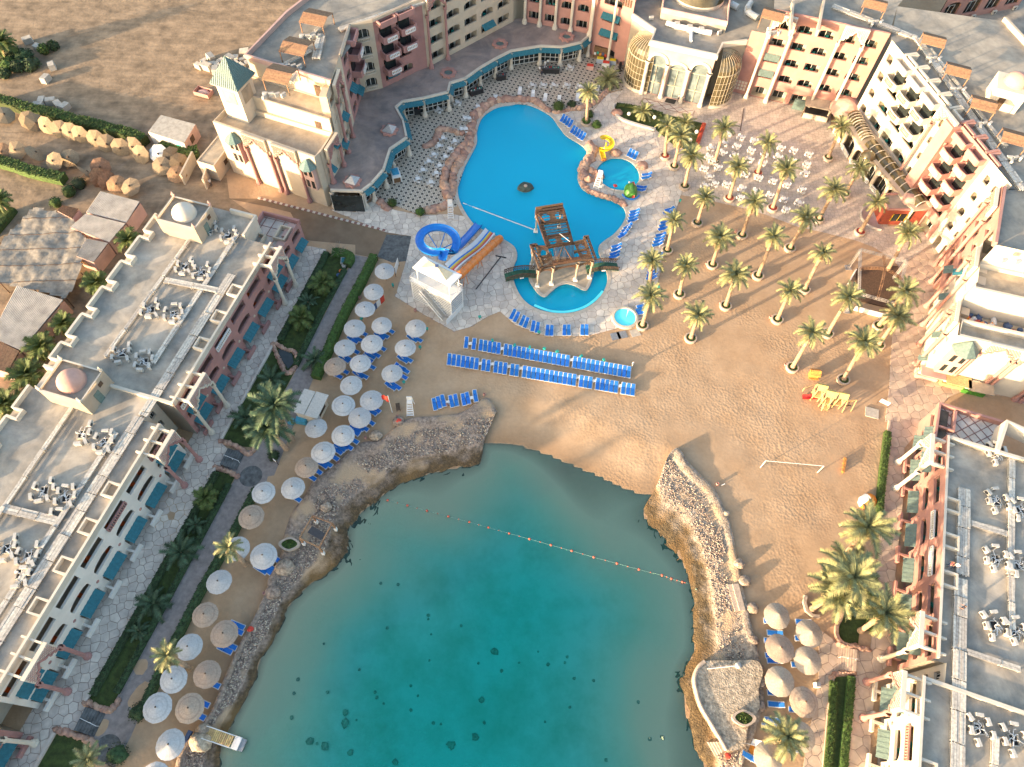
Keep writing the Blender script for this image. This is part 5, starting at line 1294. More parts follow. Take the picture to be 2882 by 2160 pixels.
# roof plant of the north-west wing
for k,(x,y,lab) in enumerate([(520,150,'timber canopy nearest the inner bend of the north-west roof'),(350,400,'timber canopy in the middle of the row on the north-west roof'),(210,640,'timber canopy beside the tower on the north-west roof')]):
    p=T10(x,y,18.8);p.z=16.72;shade_roof(p,-.25,lab,4.4,4.2)
    for i in range(5):ac((p.x-2.2+.95*(i % 4),p.y-2.8-.7*(i//4),16.72),.3*i,'white outdoor unit beside a timber canopy on the north-west roof','north-west roof air conditioners')
for k,(a,c,wd,lab) in enumerate([((720,260),(1500,0),1.1,'plank pipe run along the inner edge of the north-west roof'),((520,510),(570,300),1.4,'broad short plank cover beside the middle canopy'),((450,340),(560,230),.8,'narrow plank run joining the canopies of the north-west roof'),((310,720),(380,590),.8,'bent plank run beside the canopy near the tower'),((250,560),(480,440),.7,'narrow plank run between the two lower canopies')]):
    p,q=T10(*a,17),T10(*c,17);duct_run(p.xy,q.xy,wd,16.72,lab,30+k)

# north wing: pink front behind the restaurant, cream gate
NN=thing('hotel_wing','pink north hotel wing with white columns behind the restaurant roof','building')
N0,N1=V(-1.0,135.2),V(12.6,132.0)
F=hotel_face(NN,V(19.6,128.3),V(12.2,131.9),0,5,1,'pink',21,3.4,pier=1.2,edge=1.6,chair_p=.8,awn={(0,2):'teal',(0,1):'teal'})
arch_screen(NN,F,F.L-5.0,F.L-.6,17.6,.9,'cream_light','pink_pale',3.4,.5,0,m_col='cream_light')
F=hotel_face(NN,N1,N0,4,4,4,'pink',22,3.3,chair_p=.8,ground=False)
for u in (.3,4.2,7.4,10.6,F.L-.3):column(NN,F.P(u,.5,4.0),13.2,'cream_light',.3)
b=MB();b.prism([V(-1,135.2),V(12.4,131.9),V(19.6,128.3),V(21,131),V(24,150),V(2,155)],17.3,17.3);b.build('roof','roof_grey',NN)
b=MB();a,c=V(19.6,128.3),V(24,150);b.quad((a.x,a.y,0),(c.x,c.y,0),(c.x,c.y,17.9),(a.x,a.y,17.9));b.build('wall','pink',NN)
vb=Fac(V(19.6,128.3),V(16.6,129.7));b=MB()
for k in range(4):b.box(.7+k*.5,.05,12.0,.28,.1,1.4)
b.build('vent_slots','wood_dark',NN,vb.P(0,0,0),vb.ang)

# lobby building with triple arched portal and two glass apses
LB=thing('lobby_building','lobby building with triple arched portal between two golden glass apses','building')
P0,P1=V(22.6,120.4),V(34.3,117.2);F=Fac(P1,P0);dn=-F.n
LBp=[P0,P1,P1+dn*3.6+V(.5,0),V(40.4,121.9),V(47.0,122.0),V(56,150),V(24,155),V(19.6,128.3),P0+dn*3.6]
b=MB();b.prism(LBp,10.3,10.3);b.build('roof','roof_grey',LB)
b=MB()
for a,c in ((P1,LBp[2]),(LBp[2],LBp[3]),(LBp[3],LBp[4]),(LBp[7],LBp[8]),(LBp[8],P0)):b.quad((a.x,a.y,0),(c.x,c.y,0),(c.x,c.y,11),(a.x,a.y,11));b.quad((c.x,c.y,0),(a.x,a.y,0),(a.x,a.y,11),(c.x,c.y,11))
b.build('wall','cream_light',LB);parapet(LB,[LBp[7],LBp[8],P0,P1,LBp[2],LBp[3]],.9,10.2,'cream_light',.45,False)
L=F.L;bw=L/3;b=MB();us=[0,.5,bw-.45,bw+.45,2*bw-.45,2*bw+.45,L-.5,L]
wall_cells(b,F,us,[0,10.95],{(1,0):(.05,.05,.05,8.6,1.5),(3,0):(.05,.05,.05,7.6,1.2),(5,0):(.05,.05,.05,8.6,1.5)});b.build('portal_wall','pink_pale',LB)
for k,(u0,u1,zt) in enumerate(((.5,bw-.45,8.6),(bw+.45,2*bw-.45,7.6),(2*bw+.45,L-.5,8.6))):
    b=MB();W=u1-u0;n=9
    b.quad((W,-.3,0),(0,-.3,0),(0,-.3,zt),(W,-.3,zt));b.build('glazing','glass_pale',LB,F.P(u0,0,0),F.ang)
    b=MB()
    for x in (.05,W/2,W-.05):b.box(x,-.22,0,.12,.14,6.2)
    for z in (2.6,6.2):b.box(W/2,-.22,z,W,.14,.16)
    b.build('door_frame','gold_frame',LB,F.P(u0,0,0),F.ang)
    b=MB();c=(u0+u1)/2;r0,r1=W/2,W/2+.5
    for i in range(12):
        a0,a1=math.pi*i/12,math.pi*(i+1)/12;zc=zt-1.5
        q=[(c+r*math.cos(t),zc+r*math.sin(t)*(1.5/r0)) for r,t in ((r0,a0),(r1,a0),(r1,a1),(r0,a1))]
        b.add([F.P(x,.22,z) for x,z in q]+[F.P(x,0,z) for x,z in q],[(0,1,2,3),(1,5,6,2),(0,3,7,4)])
    b.build('arch_moulding','cream_light',LB)
for u in (.25,bw,2*bw,L-.25):b=MB();b.lathe((0,0,0),[(.5,0),(.5,.5),(.34,.8),(.3,6.6),(.5,7.0),(.5,7.3)],10);b.build('column','cream_light',LB,F.P(u,.35,0))
b=MB();b.box(L/2,.1,10.2,L+.6,.6,.8);b.build('cornice','cream_light',LB,F.P(0,0,0),F.ang)
def apse(c,r,a0,a1,zc,lab):
    root=put('glass_apse',None,LB);root.location=(0,0,0);n=14
    b=MB();b.lathe((c.x,c.y,0),[(r,0),(r,zc)]+[(r*math.cos(t),zc+r*.72*math.sin(t)) for t in [math.pi/2*k/6 for k in range(1,6)]]+[(.05,zc+r*.72)],n,a0=a0,a1=a1,smooth=False);b.build('pane','glass_gold',root)
    b=MB()
    for k in range(n+1):
        t=a0+(a1-a0)*k/n;pts=[(c.x+(r+.03)*math.cos(t),c.y+(r+.03)*math.sin(t),0),(c.x+(r+.03)*math.cos(t),c.y+(r+.03)*math.sin(t),zc)]+[(c.x+(r+.03)*math.cos(q)*math.cos(t),c.y+(r+.03)*math.cos(q)*math.sin(t),zc+(r*.72+.03)*math.sin(q)) for q in [math.pi/2*i/6 for i in range(1,7)]]
        for p,q in zip(pts,pts[1:]):b.bar(p,q,.055)
    for z in (1.3,2.6,3.9,5.2,zc):
        for k in range(n):b.bar(*[(c.x+(r+.03)*math.cos(a0+(a1-a0)*i/n),c.y+(r+.03)*math.sin(a0+(a1-a0)*i/n),z) for i in (k,k+1)],.14 if z==zc else .05)
    b.build('glazing_bar','gold_frame',root)
    b=MB();b.lathe((c.x,c.y,0),[(r+.3,0),(r+.3,.5),(r-.05,.5)],n,a0=a0,a1=a1);b.build('plinth','cream',root)
apse(V(23.6,124.2),4.2,math.radians(140),math.radians(272),6.9,'');apse(V(36.2,120.9),4.2,math.radians(-98),math.radians(38),6.9,'')
# upper drum with glass rotunda and roof ductwork
b=MB();q=[p.xy for p in T20.l([(1300,70),(1870,190),(1900,-60),(1330,-150)],12.6)];b.prism(q,10.3,11.6);b.build('upper_terrace','roof_grey',LB);parapet(LB,q,1.0,11.6,'pink_pale',.35)
c=T20(1640,-40,13);b=MB();b.lathe((c.x,c.y+2,11.6),[(5,0),(5,.8)],24);b.lathe((c.x,c.y+2,11.6),[(5.1,.8),(3.8,2.5),(2,3.6),(.05,4)],24,1);b.build('rotunda',['cream_light','glass_gold'],LB)
def duct(pts,r,label,z):
    t=thing('ventilation_duct',label,'duct',(0,0,0),0,'fat white ducts on the lobby roof');P=[(p.x,p.y,z+r*.9) for p in pts];b=MB();b.tube(smooth3(P),r,10);b.build('duct_pipe','metal_white',t)
    b=MB()
    for p in P[1:-1] or P[:1]:b.box(p[0],p[1],z,.9,.9,r*2.2)
    b.build('duct_box','ac_white',t)
def smooth3(P):
    out=[]
    for i in range(len(P)-1):
        a,b_,c,d=(Vector(P[max(i-1,0)]),Vector(P[i]),Vector(P[i+1]),Vector(P[min(i+2,len(P)-1)]))
        for k in range(5):
            t=k/5;out.append(.5*((2*b_)+(c-a)*t+(2*a-5*b_+4*c-d)*t*t+(3*b_-a-3*c+d)*t*t*t))
    out.append(Vector(P[-1]));return out
duct([T20(*p,11) for p in ((1340,190),(1430,215),(1540,240),(1640,260),(1730,275))],.5,'long white duct lying across the lobby roof behind the portal',10.3)
duct([T20(*p,11) for p in ((1560,250),(1555,340))],.3,'short white duct branching towards the portal cornice',10.3)
duct([T20(*p,11) for p in ((2070,20),(2040,90),(2130,150))],.6,'bent white duct at the eastern corner of the lobby roof',10.3)
duct([T20(*p,11) for p in ((1880,20),(1960,60))],.6,'short white duct beside the rotunda',10.3)
duct([T30(*p,11) for p in ((10,250),(110,240),(130,300),(40,330))],.5,'looped white duct on the roof above the north-east gate',10.3)
for k,(T,x,y) in enumerate([(T20,1000,10),(T20,1210,145),(T20,1800,270),(T20,2100,310),(T20,950,50)]):
    p=T(x,y,11);p.z=10.32 if x>1100 else 17.32;ac(p,.3*k,'lone white outdoor unit on the roof by the lobby','lobby roof air conditioners')

# north-east wing: salmon front with green awnings
NE=thing('hotel_wing','salmon pink north-east hotel wing with cream oriental gates','building')
E0,E1,E2=V(40.6,121.8),V(43.2,121.0),V(62.2,115.6)
b=MB();F=Fac(E1,E0);wall_cells(b,F,[0,F.L],[0,13],{});b.build('facade_wall','pink',NE)
F=hotel_face(NE,E2,E1,0,5,5,'pink',31,3.35,chair_p=.9,arch_p=.5,pier=.9,awn={(4,1):'awning_grey',(4,2):'awning_grey'},inner='gold_frame')
arch_screen(NE,F,F.L-4.2,F.L-.3,17.4,.8,'cream_light','pink_pale',3.3,.5,0,m_col='cream_light')
arch_screen(NE,F,3.4,7.5,17.9,.8,'cream_light','pink_pale',3.3,.5,0,m_col='cream_light')
b=MB();b.prism([E1,E2,V(66,125),V(80,145),V(60,155),V(48,150)],16.8,16.8);b.build('roof','roof_grey',NE);parapet(NE,[E1,E2],.75,16.9,'pink',.4,False)
wv=Fac(E1,E0);b=MB()
for i in range(4):
    for j in range(3):b.box(.5+i*.6,.06,.9+j*.7,.45,.1,.5)
b.build('pierced_panel','cream_light',NE,wv.P(0,0,0),wv.ang)
p0,p1=T30(240,20,18.5),T30(210,330,18.5)
for x0,x1 in ((225,205),(490,440)):
    a,c=T30(x0,0,18),T30(x1,260,18);parapet(NE,[a.xy,c.xy],1.2,16.8,'cream',.4,False,'roof_wall')

# east wing: long cream front with glazed arcade, pink tower bay
EW=thing('hotel_wing','cream east hotel wing with stepped balconies above a glazed arcade','building')
W0,W1=V(62.0,113.6),V(72.0,80.2)
dv=(W1-W0).normalized();Wd=lambda t:W0+dv*t;WL_=(W1-W0).length
F=hotel_face(EW,Wd(3.2),Wd(0),0,5,1,'cream_light',41,3.35,edge=.3,pier=.8,chair_p=0)
F=hotel_face(EW,Wd(17.0),Wd(3.2),0,5,3,'cream_light',42,3.35,chair_p=.95,inner='gold_frame',arch_p=.4)
for k in range(3):
    u=.5+k*(F.L-1)/3+.5;nst=(2,2,1)[k] if k<3 else 1;bal_stack(EW,F,u,u+3.4,16.75-3.35*nst,nst,'cream_light',1.6,3.35,'pink')
F=hotel_face(EW,Wd(19.6),Wd(17.0),0,5,1,'cream_light',43,3.35,edge=.2,pier=.7,chair_p=.9,inner='gold_frame')
G0=Fac(Wd(21.6),Wd(17.2));arch_screen(EW,G0,0,G0.L,18.2,1.0,'cream_light','pink',3.6,.5,0,m_col='pink')
b=MB();q=[Wd(19.6),Wd(21.8),Wd(21.8)+V(-1.6,-.5),Wd(19.6)+V(-1.6,-.5)];b.prism(q,0,17.6);b.build('tower_bay','pink',EW)
F=hotel_face(EW,Wd(29.5),Wd(21.8),0,5,2,'pink',44,3.35,chair_p=.95,inner='gold_frame',arch_p=.3)
bal_stack(EW,F,.6,3.4,6.7,3,'pink',1.7,3.35);bal_stack(EW,F,4.2,7.2,6.7,3,'pink',1.7,3.35)
F=hotel_face(EW,Wd(WL_),Wd(29.5),0,5,2,'cream_light',45,3.35,chair_p=.3)
ER=[W0,W1,V(84,82),V(90,100),V(84,122),V(66,125)]
b=MB();b.prism(ER,16.8,16.8);b.build('roof','roof_grey',EW)
x=3.0
for k in range(8):       # stepped parapet teeth
    a=Wd(4+k*3.4)+V(.2,0);nn=V(-dv.y,dv.x)
    q=[a,a+nn*2.2,a+nn*2.2+dv*.5,a+nn*.5+dv*.5,a+nn*.5+dv*3.0] if True else None
    parapet(EW,q,1.0,16.8,'cream_light' if k<5 else 'pink',.4,False)
parapet(EW,[ER[2],ER[3],ER[4]],.8,16.8,'cream',.5,False)
# arcade roof: strip of cream slab with tinted glass vaults
A0,A1,A2=V(59.0,112.0),V(60.4,104.0),V(66.6,88.0)
AR=thing('glazed_arcade','low cream arcade with dark barrel glass roof at the foot of the east wing','arcade')
ap=[A0,A1,A2,Wd(26),Wd(14),Wd(2.5)]
b=MB();b.prism(ap,3.7,4.0);b.build('roof','cream',AR)
for i,(a,c) in enumerate(((A0,A1),(A1,A2))):
    F=Fac(c,a) if Fac(c,a).n.x<0 else Fac(a,c);L=F.L;n=max(2,int(L/3.4));us=[L*k/n for k in range(n+1)]
    b=MB();wall_cells(b,F,us,[0,4.0],{(k,0):(.35,.35,.05,3.3,1.0) for k in range(n)});b.build('arcade_wall','cream',AR)
    for k in range(n):room(AR,F,us[k]+.2,us[k+1]-.2,0.03,3.6,1.4);railing(AR,F,us[k]+.5,us[k+1]-.5,.05,.25,'frame_white',.8)
    N_=10
    for k in range(N_):
        t0,t1=k/N_,(k+.94)/N_;u0,u1=.6+(L-1.2)*t0,.6+(L-1.2)*t1;b=MB()
        for s_ in range(6):
            a0,a1=math.pi*s_/6,math.pi*(s_+1)/6;p=lambda u,t:F.P(u,-2.0-1.2*math.cos(t)*-1,4.0+.9*math.sin(t))
            b.quad(p(u0,a0),p(u1,a0),p(u1,a1),p(u0,a1))
        b.build('vault_pane','glass_gold',AR)
        b=MB()
        for s_ in range(6):a0,a1=math.pi*s_/6,math.pi*(s_+1)/6;b.bar(F.P(u0,-2.0+1.25*math.cos(a0),4.0+.95*math.sin(a0)),F.P(u0,-2.0+1.25*math.cos(a1),4.0+.95*math.sin(a1)),.12)
        b.build('vault_rib','cream_light',AR)
c=T30(885,1325,4.6);b=MB();b.lathe((c.x,c.y,3.98),[(1.35,0),(1.2,.5),(.7,.95),(.02,1.15)],12);b.build('glass_cupola','glass_gold',AR);b=MB()
for k in range(12):a=2*math.pi*k/12;b.bar((c.x+1.37*math.cos(a),c.y+1.37*math.sin(a),4.0),(c.x,c.y,5.16),.07)
b.build('cupola_rib','cream_light',AR)
# pink tent-like dome at the inner corner, bar kiosk
c=T30(690,915,3.5);t=thing('corner_canopy','salmon tent shaped canopy dome in the corner where two wings meet','canopy',(c.x,c.y,0));b=MB();b.lathe((0,0,2.6),[(3.2,0),(2.9,.7),(2.0,1.5),(1.0,2.0),(.05,2.2)],10,smooth=False);b.build('dome','dome_pink',t)
for k in range(6):a=2*math.pi*k/6;column(t,(2.7*math.cos(a),2.7*math.sin(a),0),2.7,'cream',.16)
c=T30(430,960,1.5);t=thing('bar_kiosk','beige flat roofed bar kiosk with dark counter beside the corner canopy','kiosk',(c.x,c.y,0),-.25)
b=MB();b.box(0,.4,0,4.6,2.2,1.0);b.build('counter','cream',t);b=MB();b.box(0,.9,2.6,5.4,3.4,.2);b.build('roof','screed',t);b=MB();b.box(0,.4,1.0,4.4,1.8,.08);b.build('counter_top','black',t)
for x in (-2.4,2.4):
    for y in (-.5,2.3):b=MB();b.box(x,y,0,.15,.15,2.6);b.build('post','wood_dark',t)
c=T30(280,890,1.5);b=MB();b.box(0,0,0,2.2,.4,2.2);tag(b.build('menu_board','awning_grey',None,(c.x,c.y,0),-.2),'green panelled screen standing left of the bar kiosk','screen')
# eastern roof plant
for k,(x,y,lab) in enumerate([(930,40,'timber canopy beside the long plank run above the north-east gate'),(1430,350,'timber canopy first along the east wing roof from the bend'),(1640,610,'timber canopy second along the east wing roof from the bend'),(1860,900,'timber canopy beside the domed stair hut on the east roof'),(2130,1190,'timber canopy furthest along the east wing roof from the bend'),(50,130,'small timber canopy on the north-east roof by the bent duct')]):
    p=T30(x,y,18.8);p.z=16.82;shade_roof(p,-.35,lab,3.8,3.4)
    for i in range(4):ac((p.x-.6+.9*(i % 3),p.y-2.6-.8*(i//3),16.82),.4*i,'white outdoor unit beside a timber canopy on the east roof','east roof air conditioners')
for k,(a,c,wd,lab) in enumerate([((560,50),(1290,330),1.2,'plank pipe run over the north-east roof to the bend'),((1290,330),(2212,1640),1.2,'long straight plank pipe run along the east wing roof'),((1400,420),(2060,1270),.7,'narrow plank pipe run under the timber canopies of the east roof')]):
    p,q=T30(*a,17.2),T30(*c,17.2);duct_run(p.xy,q.xy,wd,16.82,lab,50+k)
c=T30(2060,800,18.5);t=thing('stair_hut','cream stair hut with pink dome on the east roof','hut',(c.x,c.y,16.8),-.35);b=MB();b.box(0,0,0,4.6,4.6,3.4);b.build('wall','cream_light',t);dome(t,(.3,.3,3.4),1.7,1.5,'dome_pink');b=MB();b.box(-.6,-2.33,0,1.0,.08,2.1);b.build('door','wood_dark',t)
# roofs beyond the east wing
BK=thing('rear_building','pink rear building with pilasters across the blue grey yard roof behind the east wing','building')
q0,q1=T30(1480,130,12),T30(2212,-20,12);F=Fac(q1.xy,q0.xy);F=F if F.n.y<0 else Fac(q0.xy,q1.xy);L=F.L;n=4;us=[L*k/n for k in range(n+1)];b=MB();wall_cells(b,F,us,[9,16.5],{(k,0):(.8,.8,11,14,.8) for k in range(n)});b.build('facade_wall','pink',BK)
for k in range(n):room(BK,F,us[k]+.8,us[k+1]-.8,10.8,14.2,.8);ac(F.P(us[k]+1.4,.6,10.1),F.ang,'white outdoor unit at the foot of the pink rear building','rear yard air conditioners')
b=MB();b.prism([F.P(0,0,0)[:2],F.P(L,0,0)[:2],F.P(L,-18,0)[:2],F.P(0,-18,0)[:2]],16,16);b.build('roof','roof_grey',BK)
b=MB();b.prism([V(84,82),V(90,100),V(84,125),V(90,150),V(150,150),V(150,70)],10.0,10.0);b.build('yard_roof','roof_grey',BK)
# ------------------------------------------------------------------ south-east block, mirror of the north-west corner
SE=thing('hotel_wing','cream and pink south-east hotel block with oriels and laundry hung on its terrace','building')
C0,C1,C2=V(70.8,80.4),V(61.7,57.7),V(78.5,53.7)
dW=(C1-C0).normalized();Lw=(C1-C0).length;Wp=lambda t:C0+dW*t;nE=V(-dW.y,dW.x)
hotel_face(SE,Wp(9.0),Wp(0),0,5,3,'pink',51,3.35,chair_p=.4,awn={(0,1):'awning_grey'}) if Fac(Wp(9.0),Wp(0)).n.x<0 else hotel_face(SE,Wp(0),Wp(9),0,5,3,'pink',51,3.35)
hotel_face(SE,Wp(17.0),Wp(9.0),0,4,3,'cream_light',52,3.35,chair_p=.4,awn={(1,1):'awning_grey',(2,2):'teal'})
hotel_face(SE,Wp(Lw),Wp(17.0),0,3,3,'cream_light',53,3.35,chair_p=.3,awn={(1,1):'awning_grey',(0,0):'awning_grey'})
for t0,t1,zt in ((1.0,5.0,17.6),(10.5,14.5,14.6),(18.5,22.5,11.3)):
    Fg=Fac(Wp(t1),Wp(t0));arch_screen(SE,Fg,0,Fg.L,zt,.55,'cream_light','pink',3.0,.5,0,m_col='pink')
F=Fac(C1,C2);F=F if F.n.y<0 else Fac(C2,C1);L=F.L
b=MB();wall_cells(b,F,[0,L],[0,11.0],{});b.build('facade_wall','cream_light',SE)
fl=F.n.y<0 and (F.p0-C1).length<1
um=(lambda u:u) if fl else (lambda u:L-u)
for u in (4.2,9.6,15.0):
    a,c=sorted((um(u),um(u+4.6)));a=max(a,.2);arch_screen(SE,F,a,min(c,L-.2),11.3,.3,'cream_light','pink',3.0,.4,0,m_col='pink')
u=um(2.1);b=MB();b.box(0,.5,3.2,2.6,1.1,5.9);b.build('oriel','pink_pale',SE,F.P(u,0,0),F.ang);
for s_ in (-1,1):
    for z in (3.9,6.4):put('oriel_window',ow,SE,F.P(u+s_*.65,1.08,z),F.ang)
b=MB();b.lathe((0,.5,9.1),[(1.9,0),(.02,1.8)],8,smooth=False);b.build('oriel_roof','awning_grey',SE,F.P(u,0,0),F.ang)
back=V(96,60)
def strip(a,c,z,m,par=.9):
    """terrace level between two lines west to east"""
    q=[a[0],a[1],c[1],c[0]];plain(SE,q,0,z,'cream_light',m,par,.4)
ev=(C2-C1).normalized();ex=lambda p,d:p+ev*d
strip((C1+nE*.3,ex(C1,24)),(V(63.2,60.6),ex(V(63.2,60.6),24)),10.1,'screed',.9)
strip((V(63.3,60.7),ex(V(63.3,60.7),24)),(V(64.2,63.8),ex(V(64.2,63.8),24)),8.4,'screed',0)
strip((V(64.3,63.9),ex(V(64.3,63.9),24)),(V(66.2,68.6),ex(V(66.2,68.6),24)),13.2,'screed',.6)
b=MB();b.prism([V(66.3,68.6),ex(V(66.3,68.6),26),V(98,80),V(71.2,80.5)],16.8,16.8);b.build('roof','roof_grey',SE)
b=MB();a,c=V(66.3,68.6),ex(V(66.3,68.6),26);b.quad((a.x,a.y,12),(c.x,c.y,12),(c.x,c.y,17.6),(a.x,a.y,17.6));b.build('wall','cream_light',SE);parapet(SE,[V(66.4,69.0),V(71,80)],.9,16.8,'pink',.4,False)
for k,(x,y) in enumerate([(2040,590),(2160,600)]):
    p=T31(x,y,17.3);p.z=16.82;ac(p,.2,'square white roof unit on the blue grey south-east roof','south-east roof air conditioners')
# laundry piles and drying line on the sunken terrace
rg=random.Random(5)
for k in range(34):
    p=V(64.6,61.4)+ev*rg.uniform(0,11)+nE*0+V(0,rg.uniform(-.2,1.9));b=MB();m=rg.choice(['cloth_white','cloth_white','cloth_red','orange_cloth','ac_white','denim'])
    b.blob((0,0,.2),rg.uniform(.4,.75),rg.uniform(.3,.6),rg.uniform(.25,.55),rg.random()*40,9,6,.35)
    tag(b.build('laundry_heap',m,None,(p.x,p.y,8.4),rg.random()*3),{'cloth_white':'heap of white linen on the laundry terrace','cloth_red':'heap of dark red linen on the laundry terrace','orange_cloth':'heap of orange towels on the laundry terrace','ac_white':'heap of cream linen on the laundry terrace','denim':'heap of blue linen on the laundry terrace'}[m],'laundry','laundry heaps drying on the terrace')
# shops at the foot of the south front
for k,(x,y,m,lab) in enumerate([(1420,1520,'pink_pale','market stall with pink roof at the corner of the south-east block'),(1640,1590,'wood_yellow','market stall with tan roof at the foot of the south-east block'),(1830,1650,'green_gloss','market stall with green trim at the foot of the south-east block')]):
    p=T31(x,y,2.4);t=thing('market_stall',lab,'stall',(p.x,p.y-.6,0),F.ang);b=MB();b.box(0,.3,2.4,3.6,1.8,.15);b.build('roof',m if k<2 else 'screed',t);b=MB();b.box(0,-.6,0,3.2,1.4,.8);b.build('counter',m,t)
    for x2 in (-1.6,1.6):b=MB();b.box(x2,-.4,0,.12,.12,2.4);b.build('post','wood_yellow',t)
    for i in range(6):b=MB();b.box(-1.3+i*.5,-.7,.8,.42,.9,.12+.05*(i % 3));b.build('ware',['cloth_white','denim','orange_cloth','screen_print','teal_plastic','cloth_white'][i],t)
# red kiosk with domed roof on the plaza
p=[V(62.4,88.3),V(69.2,88.6),V(69.4,93.0),V(62.2,92.0)];RK=thing('kiosk','red walled kiosk with beige flat roof and pink dome beside the palms','kiosk');plain(RK,p,0,3.4,'red_paint','screed',.3,.35,'pink');dome(RK,(66.9,90.8,3.4),1.5,1.2,'dome_pink')
F=Fac(p[1],p[0]);F=F if F.n.y<0 else Fac(p[0],p[1]);b=MB();b.box(F.L*.6,.05,1.0,2.4,.08,1.6);b.build('window','glass_dark',RK,F.P(0,0,0),F.ang);b=MB()
for x in (F.L*.6-1.2,F.L*.6,F.L*.6+1.2):b.box(x,.08,1,.1,.06,1.6)
b.build('window_frame','yellow_gloss',RK,F.P(0,0,0),F.ang)
b=MB();c=V(62.6,89.8);b.lathe((c.x,c.y,0),[(3.0,0),(3.0,.35),(2.7,.35),(2.7,.1),(.02,.1)],20,a0=math.radians(100),a1=math.radians(270));b.build('terrace_step','flagstone',RK)

# ------------------------------------------------------------------ east houses
EO=V(43.7,9.6);ED=V(.294,.956);EN=V(-.956,.294)
def LE(s,n,z=0.0):p=EO+ED*s+EN*(n-1.4);return Vector((p.x,p.y,z))
def LE2(s,n,z=0.0):p=EO+ED*s+EN*n;return Vector((p.x,p.y,z))
LABD,LABE='salmon pink three storey guest house on the east side with green striped awnings','cream three storey guest house on the east side south of the pink one'
hD=west_house(LABD,6.6,36.0,'pink',[(7.2,11.2),(31.0,35.2)],6,('cream_light','pink_pale'),CH_T,'green chair on a balcony of the salmon east house',61,'frame_white',LL=LE,awn='awning_grey',go=.1)
hE=west_house(LABE,-24.0,4.3,'cream_light',[(-.3,3.9)],6,('pink','pink_pale'),CH_T,'green chair on a balcony of the cream east house',62,'pink',LL=LE2,awn='awning_grey',go=.2)
b=MB();a,c=LE(36.0,-1.9),LE(36.0,-21.6);b.quad((a.x,a.y,0),(c.x,c.y,0),(c.x,c.y,RZ+.9),(a.x,a.y,RZ+.9));b.quad((c.x,c.y,0),(a.x,a.y,0),(a.x,a.y,RZ+.9),(c.x,c.y,RZ+.9));b.build('end_wall','cream_light',hD);parapet(hD,[LE(35.8,-2.2).xy,LE(35.8,-21).xy],.9,RZ,'cream_light',.4,False)
# northern end terrace of the salmon house
ft=[LE(36.1,-1.9),LE(43.0,-2.4),LE(43.0,-11),LE(36.1,-11)]
F=Fac(ft[0].xy,ft[1].xy);b=MB();us=[0,.6,3.2,3.8,6.3,F.L];wall_cells(b,F,us,[0,2.75,5.9],{(1,0):(.1,.1,.02,2.3,0),(3,1):(.1,.1,3.7,5.1,.4),(1,1):(.1,.1,3.7,5.1,.4)});b.build('facade_wall','pink',hD)
room(hD,F,.6,3.2,.02,2.6,1.5);room(hD,F,.6,3.2,2.77,5.4,1.5);room(hD,F,3.8,6.3,2.77,5.4,1.5);awning(hD,F,.7,3.1,5.5,0,'awning_grey');awning(hD,F,.7,3.1,2.7,0,'awning_grey')
b=MB();b.prism([p.xy for p in ft],5.0,5.0);b.build('roof','flagstone',hD);b=MB();a,c=ft[1],ft[2];b.quad((c.x,c.y,0),(a.x,a.y,0),(a.x,a.y,5.9),(c.x,c.y,5.9));b.quad((a.x,a.y,0),(c.x,c.y,0),(c.x,c.y,5.9),(a.x,a.y,5.9));b.build('wall','cream_light',hD)
parapet(hD,[ft[0].xy,ft[1].xy,ft[2].xy],.9,5.0,'pink',.4,False);parapet(hD,[LE(39.3,-2.4).xy,LE(39.3,-4.4).xy,LE(42.6,-4.6).xy],.8,5.0,'pink',.35,False,'pierced_parapet')
b=MB()
for sg in (1,-1):
    for k in range(-8,9):
        pt=[(36.2+t,-6.7+sg*(t-3.3)+k*1.7) for t in np.linspace(0,6.6,34)];pt=[p for p in pt if -10.8<p[1]<-2.7]
        if len(pt)>3:p,q=LE(*pt[0]),LE(*pt[-1]);b.bar((p.x,p.y,5.02+.004*sg),(q.x,q.y,5.02+.004*sg),.12,.03)
b.build('floor_strip','kerb_red',hD)
# cut-in roof walls at the north of the roof
parapet(hD,[LE(35.6,-8).xy,LE(40.5,-9.2).xy,LE(39.6,-14).xy],2.6,RZ-1.2,'cream_light',.45,False,'stair_wall')
b=MB();a,c=LE2(4.3,-1.9),LE2(4.3,-5);link_q=[LE2(4.3,-4.5),LE(6.6,-3.2)];F=Fac(link_q[0].xy,link_q[1].xy);wall_cells(b,F,[0,F.L*.25,F.L*.75,F.L],[0,2.7,5.4,RZ+.4],{(1,1):(.1,.1,3.4,4.9,.4),(1,2):(.1,.1,6.1,7.5,.4)});b.build('link_wall','cream_light',hD)
for z in (2.7,5.4):room(hD,F,F.L*.25,F.L*.75,z+.6,z+2.4,.5)
b=MB();b.prism([LE2(4.3,-4.5).xy,LE(6.6,-3.2).xy,LE(6.6,-21.6).xy,LE2(4.3,-21.6).xy],RZ,RZ);b.build('roof','roof_grime',hD)
b=MB()
for p,q in ((LE2(4.3,-1.9),LE2(4.3,-4.5)),(LE(6.6,-1.9),LE(6.6,-3.3))):b.quad((p.x,p.y,0),(q.x,q.y,0),(q.x,q.y,RZ),(p.x,p.y,RZ));b.quad((q.x,q.y,0),(p.x,p.y,0),(p.x,p.y,RZ),(q.x,q.y,RZ))
b.build('side_wall','cream_light',hD)
EANG=math.atan2(ED.y,ED.x)
